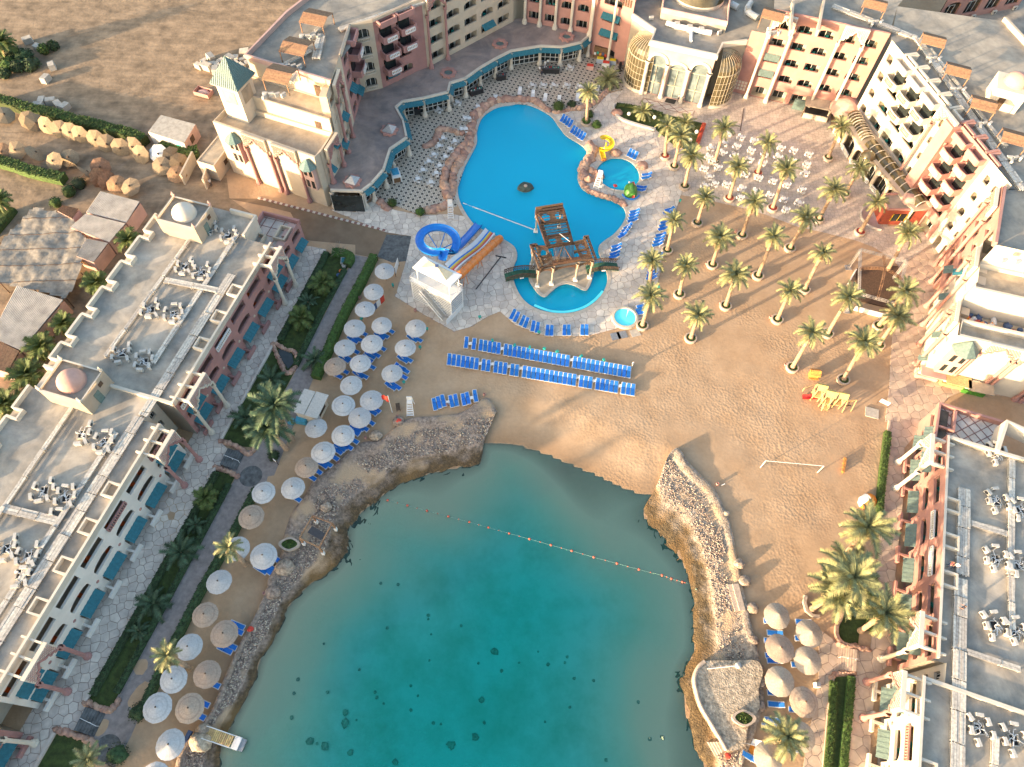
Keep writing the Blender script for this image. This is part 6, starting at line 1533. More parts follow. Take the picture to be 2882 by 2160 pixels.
for k,(T,x,y,n) in enumerate([(T32,1990,1010,6),(T32,1980,1510,6),(T32,1990,600,5),(T32,2190,1080,5),(T32,2180,1560,5),(T33,1970,430,6),(T33,2150,480,6),(T33,1840,1320,6),(T33,2140,1420,6)]):
    p=T(x,y,RZ+.5);p.z=RZ;ac_cluster(p,EANG+.3,f'white outdoor unit in the {ORD(k)} hatch cluster from the gridded terrace, east roof','east house roof air conditioners',n,80+k)
for k,(T,a,c,wd,lab) in enumerate([(T32,(1700,900),(1685,1650),1.5,'wide plank pipe run along the salmon east house roof'),(T33,(1670,20),(1640,1700),1.5,'wide plank pipe run continuing over the cream east house roof'),(T32,(2110,640),(2100,1650),.8,'narrow plank pipe run on the inner side of the salmon east house roof'),(T32,(1755,1200),(2085,1300),.8,'cross plank pipe run on the salmon east house roof'),(T33,(2105,0),(2110,470),.7,'narrow plank pipe run ending at the cluster of units on the east roof'),(T33,(1720,655),(2190,810),.7,'low pipe run crossing between the two east houses'),(T33,(1970,1380),(1960,1700),.7,'narrow plank pipe run at the southern end of the east roof')]):
    p,q=T(*a,RZ+.45),T(*c,RZ+.45);duct_run(p.xy,q.xy,wd,RZ,lab,90+k)

# ------------------------------------------------------------------ yard sheds behind the west wing
def corrug(name,q,z0,z1,lab,m='corrugated',wall='pink_pale',zl=None):
    """lean-to with corrugated sheet roof; q = roof corners"""
    t=thing('shed',lab,'shed');P=[Vector((p[0],p[1])) for p in q];b=MB()
    if sum(a.x*c.y-c.x*a.y for a,c in zip(P,P[1:]+P[:1]))<0:P=P[::-1]
    for a,c in zip(P,P[1:]+P[:1]):b.quad((a.x,a.y,0),(c.x,c.y,0),(c.x,c.y,z0-.05),(a.x,a.y,z0-.05))
    b.build('wall',wall,t);n=26;sheets=7
    e0,e1=P[1]-P[0],P[2]-P[3]
    for s_ in range(sheets):
        b=MB();N=8
        for k in range(N):
            u0,u1=(s_+k/N)/sheets,(s_+(k+1)/N)/sheets;h0,h1=(.05 if k % 2 else 0),(.05 if (k+1) % 2 else 0)
            A0,A1,B0,B1=P[0]+e0*u0,P[0]+e0*u1,P[3]+e1*u0,P[3]+e1*u1
            b.quad((A0.x,A0.y,z0+h0),(A1.x,A1.y,z0+h1),(B1.x,B1.y,z1+h1),(B0.x,B0.y,z1+h0))
        b.build('roof_sheet',m,t)
    return t
S_=lambda T,pts,z:[p.xy for p in T.l(pts,z)]
corrug('shed',S_(T01,[(870,0),(1210,90),(1090,265),(740,175)],3),2.9,3.1,'pink shed with pale ribbed metal roof nearest the hut yard')
corrug('shed',S_(T01,[(740,190),(1085,275),(940,430),(600,300)],3),2.8,3.0,'pink shed with grey ribbed metal roof and junk on top')
corrug('shed',S_(T01,[(740,400),(930,440),(800,600),(650,545)],3),2.7,2.9,'small shed with ribbed metal roof and junk beside the tarpaulin')
corrug('shed',S_(T01,[(150,815),(550,940),(180,1370),(-90,1250)],3),2.9,3.1,'long pink shed with pale ribbed metal roof beside the west wing palms')
corrug('shed',S_(T01,[(-60,1270),(170,1380),(60,1560),(-150,1500)],2.8),2.7,2.9,'shed with brown slatted roof south of the long pink one','wood_shade')
corrug('shed',S_(T01,[(540,120),(680,150),(620,230),(490,160)],2.8),2.7,2.9,'low lean-to with rusty ribbed roof behind the tarpaulin','rust')
# sagging tarpaulin roof
tp=S_(T01,[(290,130),(600,200),(740,390),(700,700),(570,920),(300,850),(0,790),(-150,700),(0,440)],2.5)
xs=[p.x for p in tp];ys=[p.y for p in tp];t=thing('tarpaulin_roof','sagging brown patchwork tarpaulin roof over the yard stores','tarpaulin');g=.45;vi={};b=MB();vs=[];fs=[]
nx,ny=int((max(xs)-min(xs))/g)+1,int((max(ys)-min(ys))/g)+1
def tz(x,y):return 2.5+.35*noise.noise(Vector((x*.35,y*.35,1)))+.18*noise.noise(Vector((x*1.1,y*1.1,4)))
for i in range(nx):
    for j in range(ny):
        x,y=min(xs)+i*g,min(ys)+j*g
        if not inside((x+g/2,y+g/2),tp):continue
        q=[]
        for a,c in ((i,j),(i+1,j),(i+1,j+1),(i,j+1)):
            if (a,c) not in vi:vi[a,c]=len(vs);X,Y=min(xs)+a*g,min(ys)+c*g;vs.append((X,Y,tz(X,Y)))
            q.append(vi[a,c])
        fs.append(tuple(q))
b.add(vs,fs,0,True);b.build('cloth','tarp',t)
for k in range(5):
    y0=min(ys)+(k+.6)*(max(ys)-min(ys))/5.5;pts=[(x,y0+.1*(x-min(xs)),tz(x,y0+.1*(x-min(xs)))+.03) for x in np.linspace(min(xs),max(xs),40) if inside((x,y0+.1*(x-min(xs))),tp)]
    if len(pts)>3:b=MB();b.tube(pts,.05,5);b.build('rope','wood_dark',t)
for p in tp:b=MB();b.box(p.x,p.y,0,.12,.12,2.5);b.build('post','wood_dark',t)
# pink hut, stray blocks
q=S_(T00,[(1390,995),(1690,1075),(1590,1240),(1280,1140)],2.8);HT=thing('hut','small pink and white hut with flat grey roof beside the yard hedge','hut');plain(HT,q,0,2.8,'pink_pale','concrete',0)
F=Fac(q[1],q[2]);F=F if F.n.x>0 else Fac(q[2],q[1]);b=MB();b.box(F.L/2,.04,1.0,1.2,.08,1.2);b.build('window','wood_dark',HT,F.P(0,0,0),F.ang)
F=Fac(q[2],q[3]);F=F if F.n.y<0 else Fac(q[3],q[2]);b=MB();b.box(F.L*.2,.04,0,.9,.08,2.0);b.build('door','teal_plastic',HT,F.P(0,0,0),F.ang);b=MB();b.quad(F.P(F.L,.02,.0),F.P(0,.02,0),F.P(0,.02,2.78),F.P(F.L,.02,2.78));b.build('white_front','white_wall',HT)
rg=random.Random(9);bm_=[]
for k in range(3):b=MB();b.box(0,0,0,1.5,1.0,.95,top=.93);bm_.append(b.mesh('concrete_block','concrete'))
def cblock(T,x,y,lab,sc_=1.0,z=0):p=T(x,y,.5);tag(put('concrete_block',rg.choice(bm_),None,(p.x,p.y,z),None,(rg.uniform(-.08,.08),rg.uniform(-.08,.08),rg.random()*3),sc_),lab,'block','concrete blocks lying in the dirt yard')
for x,y,l in ((240,350,'lone concrete block by the bushes at the yard edge'),(335,415,'lone concrete block by the bushes at the yard edge'),(450,575,'tall concrete block standing before the dark bushes'),(395,685,'tall concrete block standing before the dark bushes'),(340,915,'concrete block in the short row by the yard hedge'),(365,880,'concrete block in the short row by the yard hedge'),(440,880,'concrete block in the short row by the yard hedge'),(510,910,'concrete block in the short row by the yard hedge'),(560,930,'concrete block in the short row by the yard hedge')):cblock(T00,x,y,l,1.2)
for x,y in [(1720,570),(1765,530),(1820,500),(1830,560),(1790,580),(1880,570),(1910,530),(1860,610),(1920,640),(1960,570),(1990,510),(2040,510),(2095,520),(2030,560),(2090,580),(2150,555),(2150,490),(2180,500),(2200,580),(2120,460),(1950,610),(2210,540),(2190,620)]:cblock(T00,x,y,'broken concrete block in the heap behind the hotel tower',rg.uniform(.9,1.35))
p=T00(1770,825);t=thing('rubble_skip','pink rubbish trailer standing in the dirt yard','trailer',(p.x,p.y,0),-.3);b=MB()
for x,y,sx,sy in ((0,.9,3.2,.1),(0,-.9,3.2,.1),(1.55,0,.1,1.8),(-1.55,0,.1,1.8)):b.box(x,y,.3,sx,sy,.8)
b.box(0,0,.3,3.1,1.8,.12);b.build('tub','pink',t);b=MB();b.blob((0,0,.6),1.3,.7,.35,3,10,6,.3);b.build('rubble','pink_pale',t)
# ------------------------------------------------------------------ plants
def frond_mesh(name,L,droop,m,seed,n=20,lw=.34,wl=.10):
    rg=random.Random(seed);b=MB();pts=[]
    for k in range(n+1):
        t=k/n;pts.append(Vector((L*t*(1-.18*droop*t),0,L*(.42*t-(.30+.55*droop)*t*t))))
    b.tube(pts,.045,4,cap=False,r1=.012)
    for k in range(2,n+1):
        p=pts[k];d=(pts[k]-pts[k-1]).normalized();t=k/n;ll=lw*(1.0-.55*abs(t-.42)**1.4*2)*L/2.4*1.9
        for s_ in (-1,1):
            for q in range(2):
                pp=pts[k-1].lerp(p,q*.5);o=Vector((.62+rg.uniform(-.12,.12),s_*(.72),-.10-.22*rg.random()+.22)).normalized();tip=pp+o*ll*rg.uniform(.82,1.1)-Vector((0,0,.10*ll));w_=d*wl*.5
                b.add([pp-w_,pp+w_,tip+w_*.25],[(0,1,2)])
    return b.mesh(name,m)
FR=[frond_mesh('frond',2.45,d,'frond',10+i) for i,d in enumerate((.15,.45,.8,1.1))]
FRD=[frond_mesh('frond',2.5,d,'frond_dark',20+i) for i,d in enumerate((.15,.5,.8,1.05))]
FDRY=[frond_mesh('dry_frond',2.0,d,'frond_dry',30+i,14) for i,d in enumerate((1.1,1.4))]
def trunk_mesh(h,r,seed,lean=0.0):
    rg=random.Random(seed);b=MB();n=max(8,int(h/.28));pr=[]
    for k in range(n+1):
        t=k/n;z=h*t;rr=r*(1.18-.3*t) if t>.06 else r*1.4;pr.append((rr*1.08,z));pr.append((rr*.93,z+h/n*.5))
    pr.append((r*1.0,h+.15));pr.append((.01,h+.35));b.lathe((0,0,0),pr,9,smooth=False);return b.mesh('trunk','trunk')
_tr={}
def palm(base,top,lab,grp,seed,crown=1.0,nf=30,fr=FR,r=.23,dry=.16,name='date_palm'):
    """base = world point at the foot, top = world point of the crown's heart"""
    rg=random.Random(seed);t=thing(name,lab,'palm tree',base,0,grp);d=Vector(top)-Vector(base);h=d.length
    key=round(h*2)/2
    if key not in _tr:_tr[key]=trunk_mesh(key,r,int(key*7))
    q=Vector((0,0,1)).rotation_difference(d.normalized()).to_euler();o=put('trunk',_tr[key],t);o.rotation_euler=q;o.scale=(r/.2,r/.2,h/key)
    for k in range(nf):
        ring=k/nf;el=(1.25-1.75*ring**.85);a=k*2.39996+rg.uniform(-.25,.25);i=min(3,int(ring*4));me=fr[i]
        if ring>1-dry:me=FDRY[k % 2];el=-.75-rg.random()*.35
        s_=crown*rg.uniform(.82,1.1)*(.72+.28*min(1,ring*2.2))
        o=put('frond',me,t,d+Vector((0,0,.25-.35*ring)));o.rotation_euler=(rg.uniform(-.25,.25),-el*.78,a);o.scale=(s_,)*3
    return t
_pl={}
def planter_ring(p,lab,grp,m='planter',flower='shrub',r=.95):
    t=thing('palm_planter',lab,'planter',p,0,grp)
    if 'ring' not in _pl:b=MB();b.lathe((0,0,0),[(1.0,0),(1.03,.5),(.98,.56),(.78,.56),(.75,.35)],22,smooth=False);_pl['ring']=b.mesh('rim',m)
    if flower not in _pl:
        rg=random.Random(3);b=MB();b.lathe((0,0,0),[(.78,.38),(.01,.40)],16)
        for k in range(70):
            a,q=rg.random()*6.28,.72*rg.random()**.5;x,y=q*math.cos(a),q*math.sin(a);z=.4+.2*rg.random();s_=.10+.08*rg.random();v=rg.random()*6.28
            b.add([(x+s_*math.cos(v),y+s_*math.sin(v),z+.04),(x+s_*math.cos(v+2.1),y+s_*math.sin(v+2.1),z-.02),(x+s_*math.cos(v+4.2),y+s_*math.sin(v+4.2),z+.08)],[(0,1,2)])
        _pl[flower]=b.mesh('planting',flower)
    o=put('rim',_pl['ring'],t,None,0,None,(r,r,1));o=put('planting',_pl[flower],t,None,0,None,(r,r,1));return t
def hz(T,bx,by,cx,cy):
    """foot and crown of a palm read off one window: height where the leaning trunk meets the noted crown, lean kept small"""
    g=T(bx,by,.35);pt=(T.o[0]+cx*T.k,T.o[1]+cy*T.k);h=hgt(g,pt);c=G(pt[0],pt[1],.35+h);return g,c
SP='date palms planted in rings on the sand';PP='date palms in rings on the paved plaza'
sand_palms=[(T21,1345,505,1400,250),(T21,1190,800,1215,600),(T21,1130,1155,1200,905),(T21,1450,885,1505,640),(T21,1548,1265,1610,1070),(T21,1735,630,1805,400),(T21,1605,268,1670,55),(T21,1990,375,2095,90),(T21,1850,985,1935,720),(T21,2130,725,2262,390),
    (T31,195,485,335,225),(T31,320,840,475,530),(T31,85,1100,195,860),(T31,520,1220,700,915),(T31,215,1515,385,1220),(T31,655,1620,835,1300),(T31,960,1155,1185,860),(T31,960,1320,1125,1080),(T31,1040,670,1215,360)]
for k,(T,a,b_,c,d) in enumerate(sand_palms):
    g,c_=hz(T,a,b_,c,d);big=k in (14,15,17);edge=k in (0,1,2)
    lab='date palm between the loungers at the edge of the pool terrace' if edge else ('large date palm beside the wooden playground' if big else 'date palm in a round planter on the open sand')
    palm(g,c_,lab,SP,100+k,(1.22 if big else 1.06)*(.88+.26*((k*37) % 11)/10),26+(k*7) % 12)
    if k not in (1,18):planter_ring((g.x,g.y,0),'round pale planter ring with low green planting round a palm on the sand','planter rings round the sand palms',flower='shrub')
plaza_palms=[(T31,800,345,945,95),(T31,445,235,575,-10),(T31,45,140,160,-190),(T30,525,1360,630,1100),(T31,668,20,795,-200),(T20,1325,1350,1345,1095),(T20,1405,1440,1460,1180),(T20,1495,1610,1555,1350),(T20,1758,1395,1835,1115),(T21,1882,55,1955,-210),(T20,2128,1495,2215,1240),(T20,645,1060,665,800)]
for k,(T,a,b_,c,d) in enumerate(plaza_palms):
    g,c_=hz(T,a,b_,c,d);fl='flower_red' if k in (0,2,5,9,10) else 'shrub'
    palm(g,c_,'tall date palm beside the round hedges at the pool corner' if k==11 else 'date palm in a round planter on the paved plaza',PP,200+k,(1.15 if k==11 else 1.06)*(.88+.26*((k*53) % 11)/10),26+(k*5) % 12)
    planter_ring((g.x,g.y,0),'round planter ring with red flowers round a plaza palm' if fl=='flower_red' else 'round planter ring with green planting round a plaza palm','planter rings round the plaza palms',flower=fl)
# big palms of the east garden, twin palms by the shore kiosk
for k,(T,a,b_,c,d,lab) in enumerate([(T32,650,1500,860,1240,'broad date palm beside the orange tent in the east garden'),(T33,380,290,600,150,'broad date palm leaning over the curved planter wall'),(T33,430,250,740,20,'broad date palm crowding the east garden lawn'),(T33,800,480,1010,330,'broad date palm spreading before the salmon house gate'),(T33,40,1430,170,1390,'slender date palm among the sunny thatched parasols'),(T32,560,1700,700,1600,'broad date palm above the curved planter wall')]):
    g,c_=hz(T,a,b_,c,d);palm(g,c_,lab,None,300+k,1.55 if k != 4 else 1.25,38,FR,.24)
for k,(a,b_,c,d,lab) in enumerate([(265,565,100,390,'shaded date palm by the shore kiosk, the southern of a pair'),(305,485,165,195,'shaded date palm by the shore kiosk, the northern of a pair')]):
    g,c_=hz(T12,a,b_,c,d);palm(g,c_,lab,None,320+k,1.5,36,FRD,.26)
for k,(T,a,b_,c,d) in enumerate([(T02,2130,1565,1975,1420),(T03,1645,805,1445,690),(T03,940,1680,760,1590)]):
    g,c_=hz(T,a,b_,c,d);palm(g,c_,'small pale date palm standing between the shaded parasols','palms among the shaded parasols',330+k,.85,22,FR,.24)
# low palms and fan palms in the west garden
def low_palm(p,s_,fr,lab,grp,seed,nf=22,h=.6,flat=.9):
    t=palm(p,p+Vector((0,0,h)),lab,grp,seed,s_,nf,fr,.18,dry=0,name='garden_palm');return t
FAN=[frond_mesh('frond',1.9,d,'frond_fan',40+i,12,.55,.16) for i,d in enumerate((.1,.4,.8,1.1))]
for k,(T,x,y,s_,kind) in enumerate([(T11,585,820,1.2,1),(T11,400,1115,1.25,1),(T11,505,1450,1.05,0),(T11,130,1620,1.1,0),(T11,450,950,.8,0),(T02,2120,300,1.15,0),(T02,1790,1010,1.0,1),(T02,1690,1220,.7,0),(T02,1560,1460,1.25,0),(T03,1320,240,1.2,0),(T03,1200,480,.65,0)]):
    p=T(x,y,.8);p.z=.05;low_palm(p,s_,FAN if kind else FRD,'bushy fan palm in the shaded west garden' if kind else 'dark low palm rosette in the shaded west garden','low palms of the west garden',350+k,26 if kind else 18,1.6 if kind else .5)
for k,(T,x,y,s_) in enumerate([(T01,1120,430,1.3),(T01,840,800,1.35),(T01,560,1150,1.2),(T01,370,1340,1.4),(T01,240,1590,1.5),(T02,60,180,1.5),(T01,0,80,1.2),(T00,20,380,1.6)]):
    p=T(x,y,3.0);h=3.2;g=Vector((p.x,p.y,0));palm(g,Vector((p.x,p.y,h)),'fan palm growing behind the west wing beside the sheds' if k<6 else 'fan palm at the edge of the dirt yard','palms behind the west wing',370+k,s_,30,FAN,.2,dry=.1)
for k,(x,y) in enumerate([(830,690),(1140,975),(1500,1075)]):
    p=T20(x,y,1.0);p.z=.1;low_palm(p,1.35 if k==0 else 1.0,FR,['bushy young palm at the corner of the mosaic terrace','low palm on the lawn bed before the lobby','low palm at the far end of the lobby lawn bed'][k],None,390+k,26,1.0)
# leafy masses
def leafy(b,c,rx,ry,rz,n,s_,rg,low=-.2):
    for _ in range(n):
        while True:
            d=Vector((rg.uniform(-1,1),rg.uniform(-1,1),rg.uniform(low,1)))
            if .45<d.length<1:break
        d=d*(1+.15*noise.noise(d*3+Vector((c[0],c[1],0))));p=Vector((c[0]+d.x*rx,c[1]+d.y*ry,c[2]+d.z*rz));u=Vector((rg.uniform(-1,1),rg.uniform(-1,1),rg.uniform(-.3,1))).normalized();v=u.orthogonal().normalized();w_=u.cross(v);a=rg.random()*6.28;v,w_=v*math.cos(a)+w_*math.sin(a),w_*math.cos(a)-v*math.sin(a);e=s_*rg.uniform(.6,1.3)
        b.add([p-v*e,p+w_*e*.5,p+v*e,p-w_*e*.5],[(0,1,2,3)])
def shrub(p,r,h,lab,grp,seed,m='shrub',n=260,s_=.16,core=True):
    rg=random.Random(seed);t=thing('shrub',lab,'shrub',p,0,grp);b=MB()
    if core:b.blob((0,0,h*.42),r*.8,r*.8,h*.5,seed,10,7,.2)
    leafy(b,(0,0,h*.4),r,r,h*.65,n,s_,rg);b.build('foliage',m,t);b=MB();b.tube([(0,0,0),(0,0,h*.4)],.06,5);b.build('stem','trunk',t);return t
def hedge(name,pts,wd,ht,lab,seed,m='hedge',dens=60,s_=.13,grp=None):
    P=smooth_loop([Vector(p[:2]) for p in pts],4,False);rg=random.Random(seed);b=MB();ringv=[]
    for i,p in enumerate(P):
        d=(P[min(i+1,len(P)-1)]-P[max(i-1,0)]).normalized();q=Vector((-d.y,d.x));r=wd/2*(1+.12*noise.noise(Vector((p.x,p.y,seed))))
        ringv.append([(p.x-q.x*r,p.y-q.y*r,0),(p.x-q.x*r*1.05,p.y-q.y*r*1.05,ht*.8),(p.x-q.x*r*.7,p.y-q.y*r*.7,ht),(p.x+q.x*r*.7,p.y+q.y*r*.7,ht*1.02),(p.x+q.x*r*1.05,p.y+q.y*r*1.05,ht*.8),(p.x+q.x*r,p.y+q.y*r,0)])
    vs=[v for r in ringv for v in r];fs=[]
    for i in range(len(P)-1):
        for k in range(5):fs.append((i*6+k,(i+1)*6+k,(i+1)*6+k+1,i*6+k+1))
    b.add(vs,fs,0,True);b.add(ringv[0],[(0,1,2,3,4,5)]);b.add(ringv[-1],[(5,4,3,2,1,0)])
    t=thing('hedge',lab,'hedge',(0,0,0),0,grp);b.build('core',m,t);b=MB()
    for i in range(len(P)-1):
        L=(P[i+1]-P[i]).length
        for _ in range(int(L*dens)):
            p=P[i].lerp(P[i+1],rg.random());d=(P[i+1]-P[i]).normalized();q=Vector((-d.y,d.x));f=rg.uniform(-1,1);pp=p+q*f*wd*.55;z=ht*(1.02-.25*max(0,abs(f)-.75)*4*rg.random())
            u=Vector((rg.uniform(-.7,.7),rg.uniform(-.7,.7),1)).normalized();v=u.orthogonal().normalized();w_=u.cross(v);e=s_*rg.uniform(.6,1.3);c=Vector((pp.x,pp.y,z+rg.uniform(-.05,.08)))
            b.add([c-v*e,c+w_*e*.5,c+v*e,c-w_*e*.5],[(0,1,2,3)])
    b.build('foliage',m,t);return t
hedge('hedge',[LL(-9.9,9.8).xy,LL(-4.6,9.9).xy,LL(3,9.8).xy,LL(10,10.2).xy,LL(14.2,10.4).xy],1.35,1.15,'long clipped hedge between the gravel walk and the northern parasols',1)
hedge('hedge',[LL(32.5,10.0).xy,LL(40,9.9).xy,LL(48,9.6).xy,LL(56,9.7).xy,LL(61.5,9.9).xy],1.0,.9,'long low dark hedge between the gravel walk and the southern parasols',2,'shrub_dark')
hedge('hedge',[LL(-8.4,2.0).xy,LL(0,2.2).xy,LL(9.5,2.3).xy],.9,.7,'low hedge along the inner edge of the west garden',3,'shrub_dark')
hedge('hedge',[LL(-8.6,3.0).xy,LL(-9.0,4.6).xy,LL(-8.6,6.2).xy,LL(-6.8,6.3).xy],1.3,1.0,'rounded hedge closing the northern end of the west garden',4)
hedge('hedge',[LL(-6,6.2).xy,LL(4,6.2).xy,LL(13,6.5).xy],.8,.55,'leafy border along the gravel side of the west garden',5,'shrub_dark')
hedge('hedge',[LL(15.5,4).xy,LL(20,5.6).xy,LL(26,6.0).xy],1.0,.7,'leafy border south of the rock pond',6,'shrub_dark')
hedge('hedge',[LL(32,3.6).xy,LL(45,3.5).xy,LL(61.5,3.4).xy],.8,.6,'low hedge below the white house walk',7,'shrub_dark')
hedge('hedge',[LL(33,6.0).xy,LL(45,6.0).xy,LL(60.5,5.9).xy],.7,.5,'dark leafy border along the gravel side of the southern lawn',8,'shrub_dark')
hedge('hedge',S_(T32,[(1025,430),(1000,640),(970,900),(950,1150)],0),.9,.8,'straight hedge between the beach and the seaside walk',9)
hedge('hedge',S_(T33,[(560,920),(545,1200),(520,1500),(500,1700)],0),.8,.6,'hedge on the shore side of the sunny lawn',10)
hedge('hedge',S_(T33,[(715,880),(690,1150),(660,1450),(640,1700)],0),.9,.6,'hedge on the house side of the sunny lawn',11)
hedge('hedge',S_(T33,[(905,0),(890,250),(870,480)],0),.8,.7,'hedge behind the big palms of the east garden',12)
hedge('hedge',S_(T00,[(-30,880),(60,900),(220,950),(330,980),(480,1010),(640,1060),(860,1110),(1000,1150),(1130,1180),(1260,1240)],.5),1.9,1.7,'ragged tall hedge behind the stored parasols',13,'shrub',90,.24)
hedge('hedge',S_(T00,[(1420,1260),(1530,1310),(1640,1340),(1720,1330)],.5),1.9,1.6,'ragged hedge before the pink hut',14,'shrub',90,.24)
hedge('hedge',S_(T00,[(-30,1400),(120,1440),(260,1490),(420,1530),(560,1560)],.5),1.8,1.4,'rounded hedge along the lower side of the parasol yard',15,'shrub',90,.24)
hedge('hedge',S_(T01,[(120,160),(60,240),(0,310),(-60,380)],.3),1.2,1.0,'clipped hedge corner at the yard palm',16)
hedge('hedge',S_(T20,[(1660,1080),(1620,1200),(1590,1290)],0),.7,.45,'strip of red flowers along the lobby lawn bed',17,'flower_red',70,.1)
hedge('hedge',S_(T20,[(905,915),(1100,945),(1300,1000)],0),.7,.5,'leafy border on the lobby side of the lawn bed',18,'shrub')
for k,(T,x,y,r,lab) in enumerate([(T20,405,925,1.25,'ball clipped shrub by the northern pool rocks'),(T20,645,1045,1.0,'round clipped shrub ring at the foot of the tall palm'),(T20,670,985,1.0,'round clipped shrub behind the tall palm'),(T20,735,1075,1.05,'round clipped shrub in a pale ring by the loungers'),(T11,1178,95,.9,'ball clipped shrub at the restaurant corner'),(T11,1420,175,.9,'ball clipped shrub by the lifeguard chair'),(T20,520,900,1.0,'loose shrub among the northern terrace rocks'),(T03,1195,1180,1.2,'round dark shrub touching a shaded parasol'),(T03,1020,1550,1.35,'round dark shrub by the paved circle'),(T11,520,1570,.9,'bush at the foot of the hedge palm'),(T12,150,620,.9,'curved shrub below the twin palms'),(T01,485,100,1.15,'large ball clipped tree by the tarpaulin'),(T01,600,10,1.1,'large ball clipped tree above the tarpaulin'),(T00,680,1590,1.4,'rounded bush at the end of the yard hedge'),(T00,590,1640,1.2,'low rounded bush at the end of the yard hedge')]):
    p=T(x,y,.6);p.z=0;shrub(p,r,r*1.5 if 'ball' in lab else r*1.1,lab,None,400+k,'hedge' if 'clip' in lab else 'shrub_dark',420,.11)
for k in range(9):
    x,y=[(30,430),(110,470),(200,480),(60,560),(160,570),(260,560),(380,430),(460,400),(40,640)][k];p=T00(x,y,.8);p.z=0;shrub(p,2.0 if k<6 else 1.2,1.8,'dark overgrown bush in the thicket at the yard edge','bushes of the yard thicket',430+k,'shrub_dark' if k % 3 else 'shrub',380,.24)
p=T11(690,505,1.0);p.z=0;t=thing('bare_shrub','leafless grey shrub on the northern garden hedge','shrub',p);b=MB();rg=random.Random(3)
for k in range(46):
    a=rg.random()*6.28;r=rg.uniform(.8,2.0);m_=(r*.4*math.cos(a),r*.4*math.sin(a),.9);b.tube([(0,0,.1),m_,(r*math.cos(a+rg.uniform(-.3,.3)),r*math.sin(a+rg.uniform(-.3,.3)),rg.uniform(1.0,2.0))],.03,4,r1=.01,cap=False)
b.build('twigs','dry_twig',t)
for k,(T,x,y) in enumerate([(T12,300,1400),(T23,1985,1240)]):
    c=T(x,y,.3);t=thing('stone_planter',['pale kidney shaped planter with green plants on the swing platform','pale pear shaped planter with bright plants on the sunny platform'][k],'planter',(c.x,c.y,.55 if k==0 else .95));b=MB();lp=ring((0,0),1.15,16);lp=[Vector((p.x*(1+.25*math.cos(2*i*.39)),p.y*.8)) for i,p in enumerate(lp)];hl=[p*.74 for p in lp];b.prism(lp,0,.45,holes=[hl]);b.build('rim','planter',t);b=MB();b.prism(hl,0,.3);leafy(b,(0,0,.3),.75,.6,.4,110,.12,random.Random(k),0);b.build('planting','shrub',t)
# ------------------------------------------------------------------ parasols
def parasol_mesh(m,m2,R=1.62,h=.62,n=20):
    b=MB();rings=[(R,0),(R*.985,.06)];N=9
    for k in range(N):
        t=k/N;r=R*(1-t)*.985;r2=R*(1-(k+1)/N)*.985
        rings += [(r,.06+h*t),(max(r2,.06)+.035,.06+h*(k+.82)/N)]
    vs=[];
    for i,(r,z) in enumerate(rings):
        for k in range(n):a=2*math.pi*k/n;q=1+.018*math.sin(k*2.7+i) if i<3 else 1;vs.append((r*q*math.cos(a),r*q*math.sin(a),z))
    fs=[];mi=[]
    for i in range(len(rings)-1):
        for k in range(n):fs.append((i*n+k,i*n+(k+1) % n,(i+1)*n+(k+1) % n,(i+1)*n+k));mi.append(1 if (i in (5,6,11)) else 0)
    b.add(vs,fs);b.mi=mi;top=len(rings)-1;b.add([vs[top*n+k] for k in range(n)],[tuple(range(n))]);b.add([(v[0]*.97,v[1]*.97,v[2]-.02) for v in vs[:n]]+[(0,0,h*.8)],[((k+1) % n,k,n) for k in range(n)],1)
    return b.mesh('canopy',[m,m2])
CAN={'white':parasol_mesh('thatch_white','thatch_ring'),'tan':parasol_mesh('thatch_tan','thatch_tan_ring'),'straw':parasol_mesh('straw','straw',h=.85)}
b=MB();b.tube([(0,0,0),(0,0,2.75)],.055,7);PO=b.mesh('pole','wood');b=MB();b.lathe((0,0,0),[(.11,0),(.10,.12),(.02,.16)],8);CP=b.mesh('cap','wood_dark')
def parasol(T,x,y,kind,lab,grp,s_=1.0):
    p=T(x,y,2.65);t=thing('parasol',lab,'parasol',(p.x,p.y,0),R0.random()*6,grp);s_ *= R0.uniform(.96,1.05);put('canopy',CAN[kind],t,(0,0,2.25),0,(R0.uniform(-.06,.06),R0.uniform(-.06,.06),0),(s_,s_*R0.uniform(.97,1.03),1));put('pole',PO,t);put('cap',CP,t,(0,0,2.86));return t
WS,TS='round white thatched parasol on the shaded sand between hedge and bank','round tan thatched parasol on the shaded sand between hedge and bank'
PG='parasols on the shaded shore'
for T,x,y,k in [(T11,1110,675,0),(T11,1015,855,0),(T11,940,1005,0),(T11,850,1170,0),(T11,1085,1145,0),(T11,1380,1170,0),(T11,765,1340,0),(T11,1000,1305,0),(T11,1290,1340,0),(T11,680,1500,1),(T11,900,1475,0),(T11,1175,1560,0),(T12,820,5,0),
        (T12,997,135,0),(T12,753,180,0),(T12,895,285,0),(T12,515,375,0),(T12,750,440,0),(T12,577,585,0),(T12,433,715,1),(T12,315,895,0),(T12,60,935,0),(T02,2165,1145,1),(T12,60,1485,0),(T02,2045,1420,0),(T03,1885,50,0),(T03,1765,335,1),(T03,1930,500,1),(T03,1625,615,0),(T03,1490,895,0),(T03,1780,850,1),(T03,1350,1140,0),(T03,1630,1145,1),(T03,1460,1460,0),(T03,1320,1760,0)]:
    parasol(T,x,y,'tan' if k else 'white',TS if k else WS,PG)
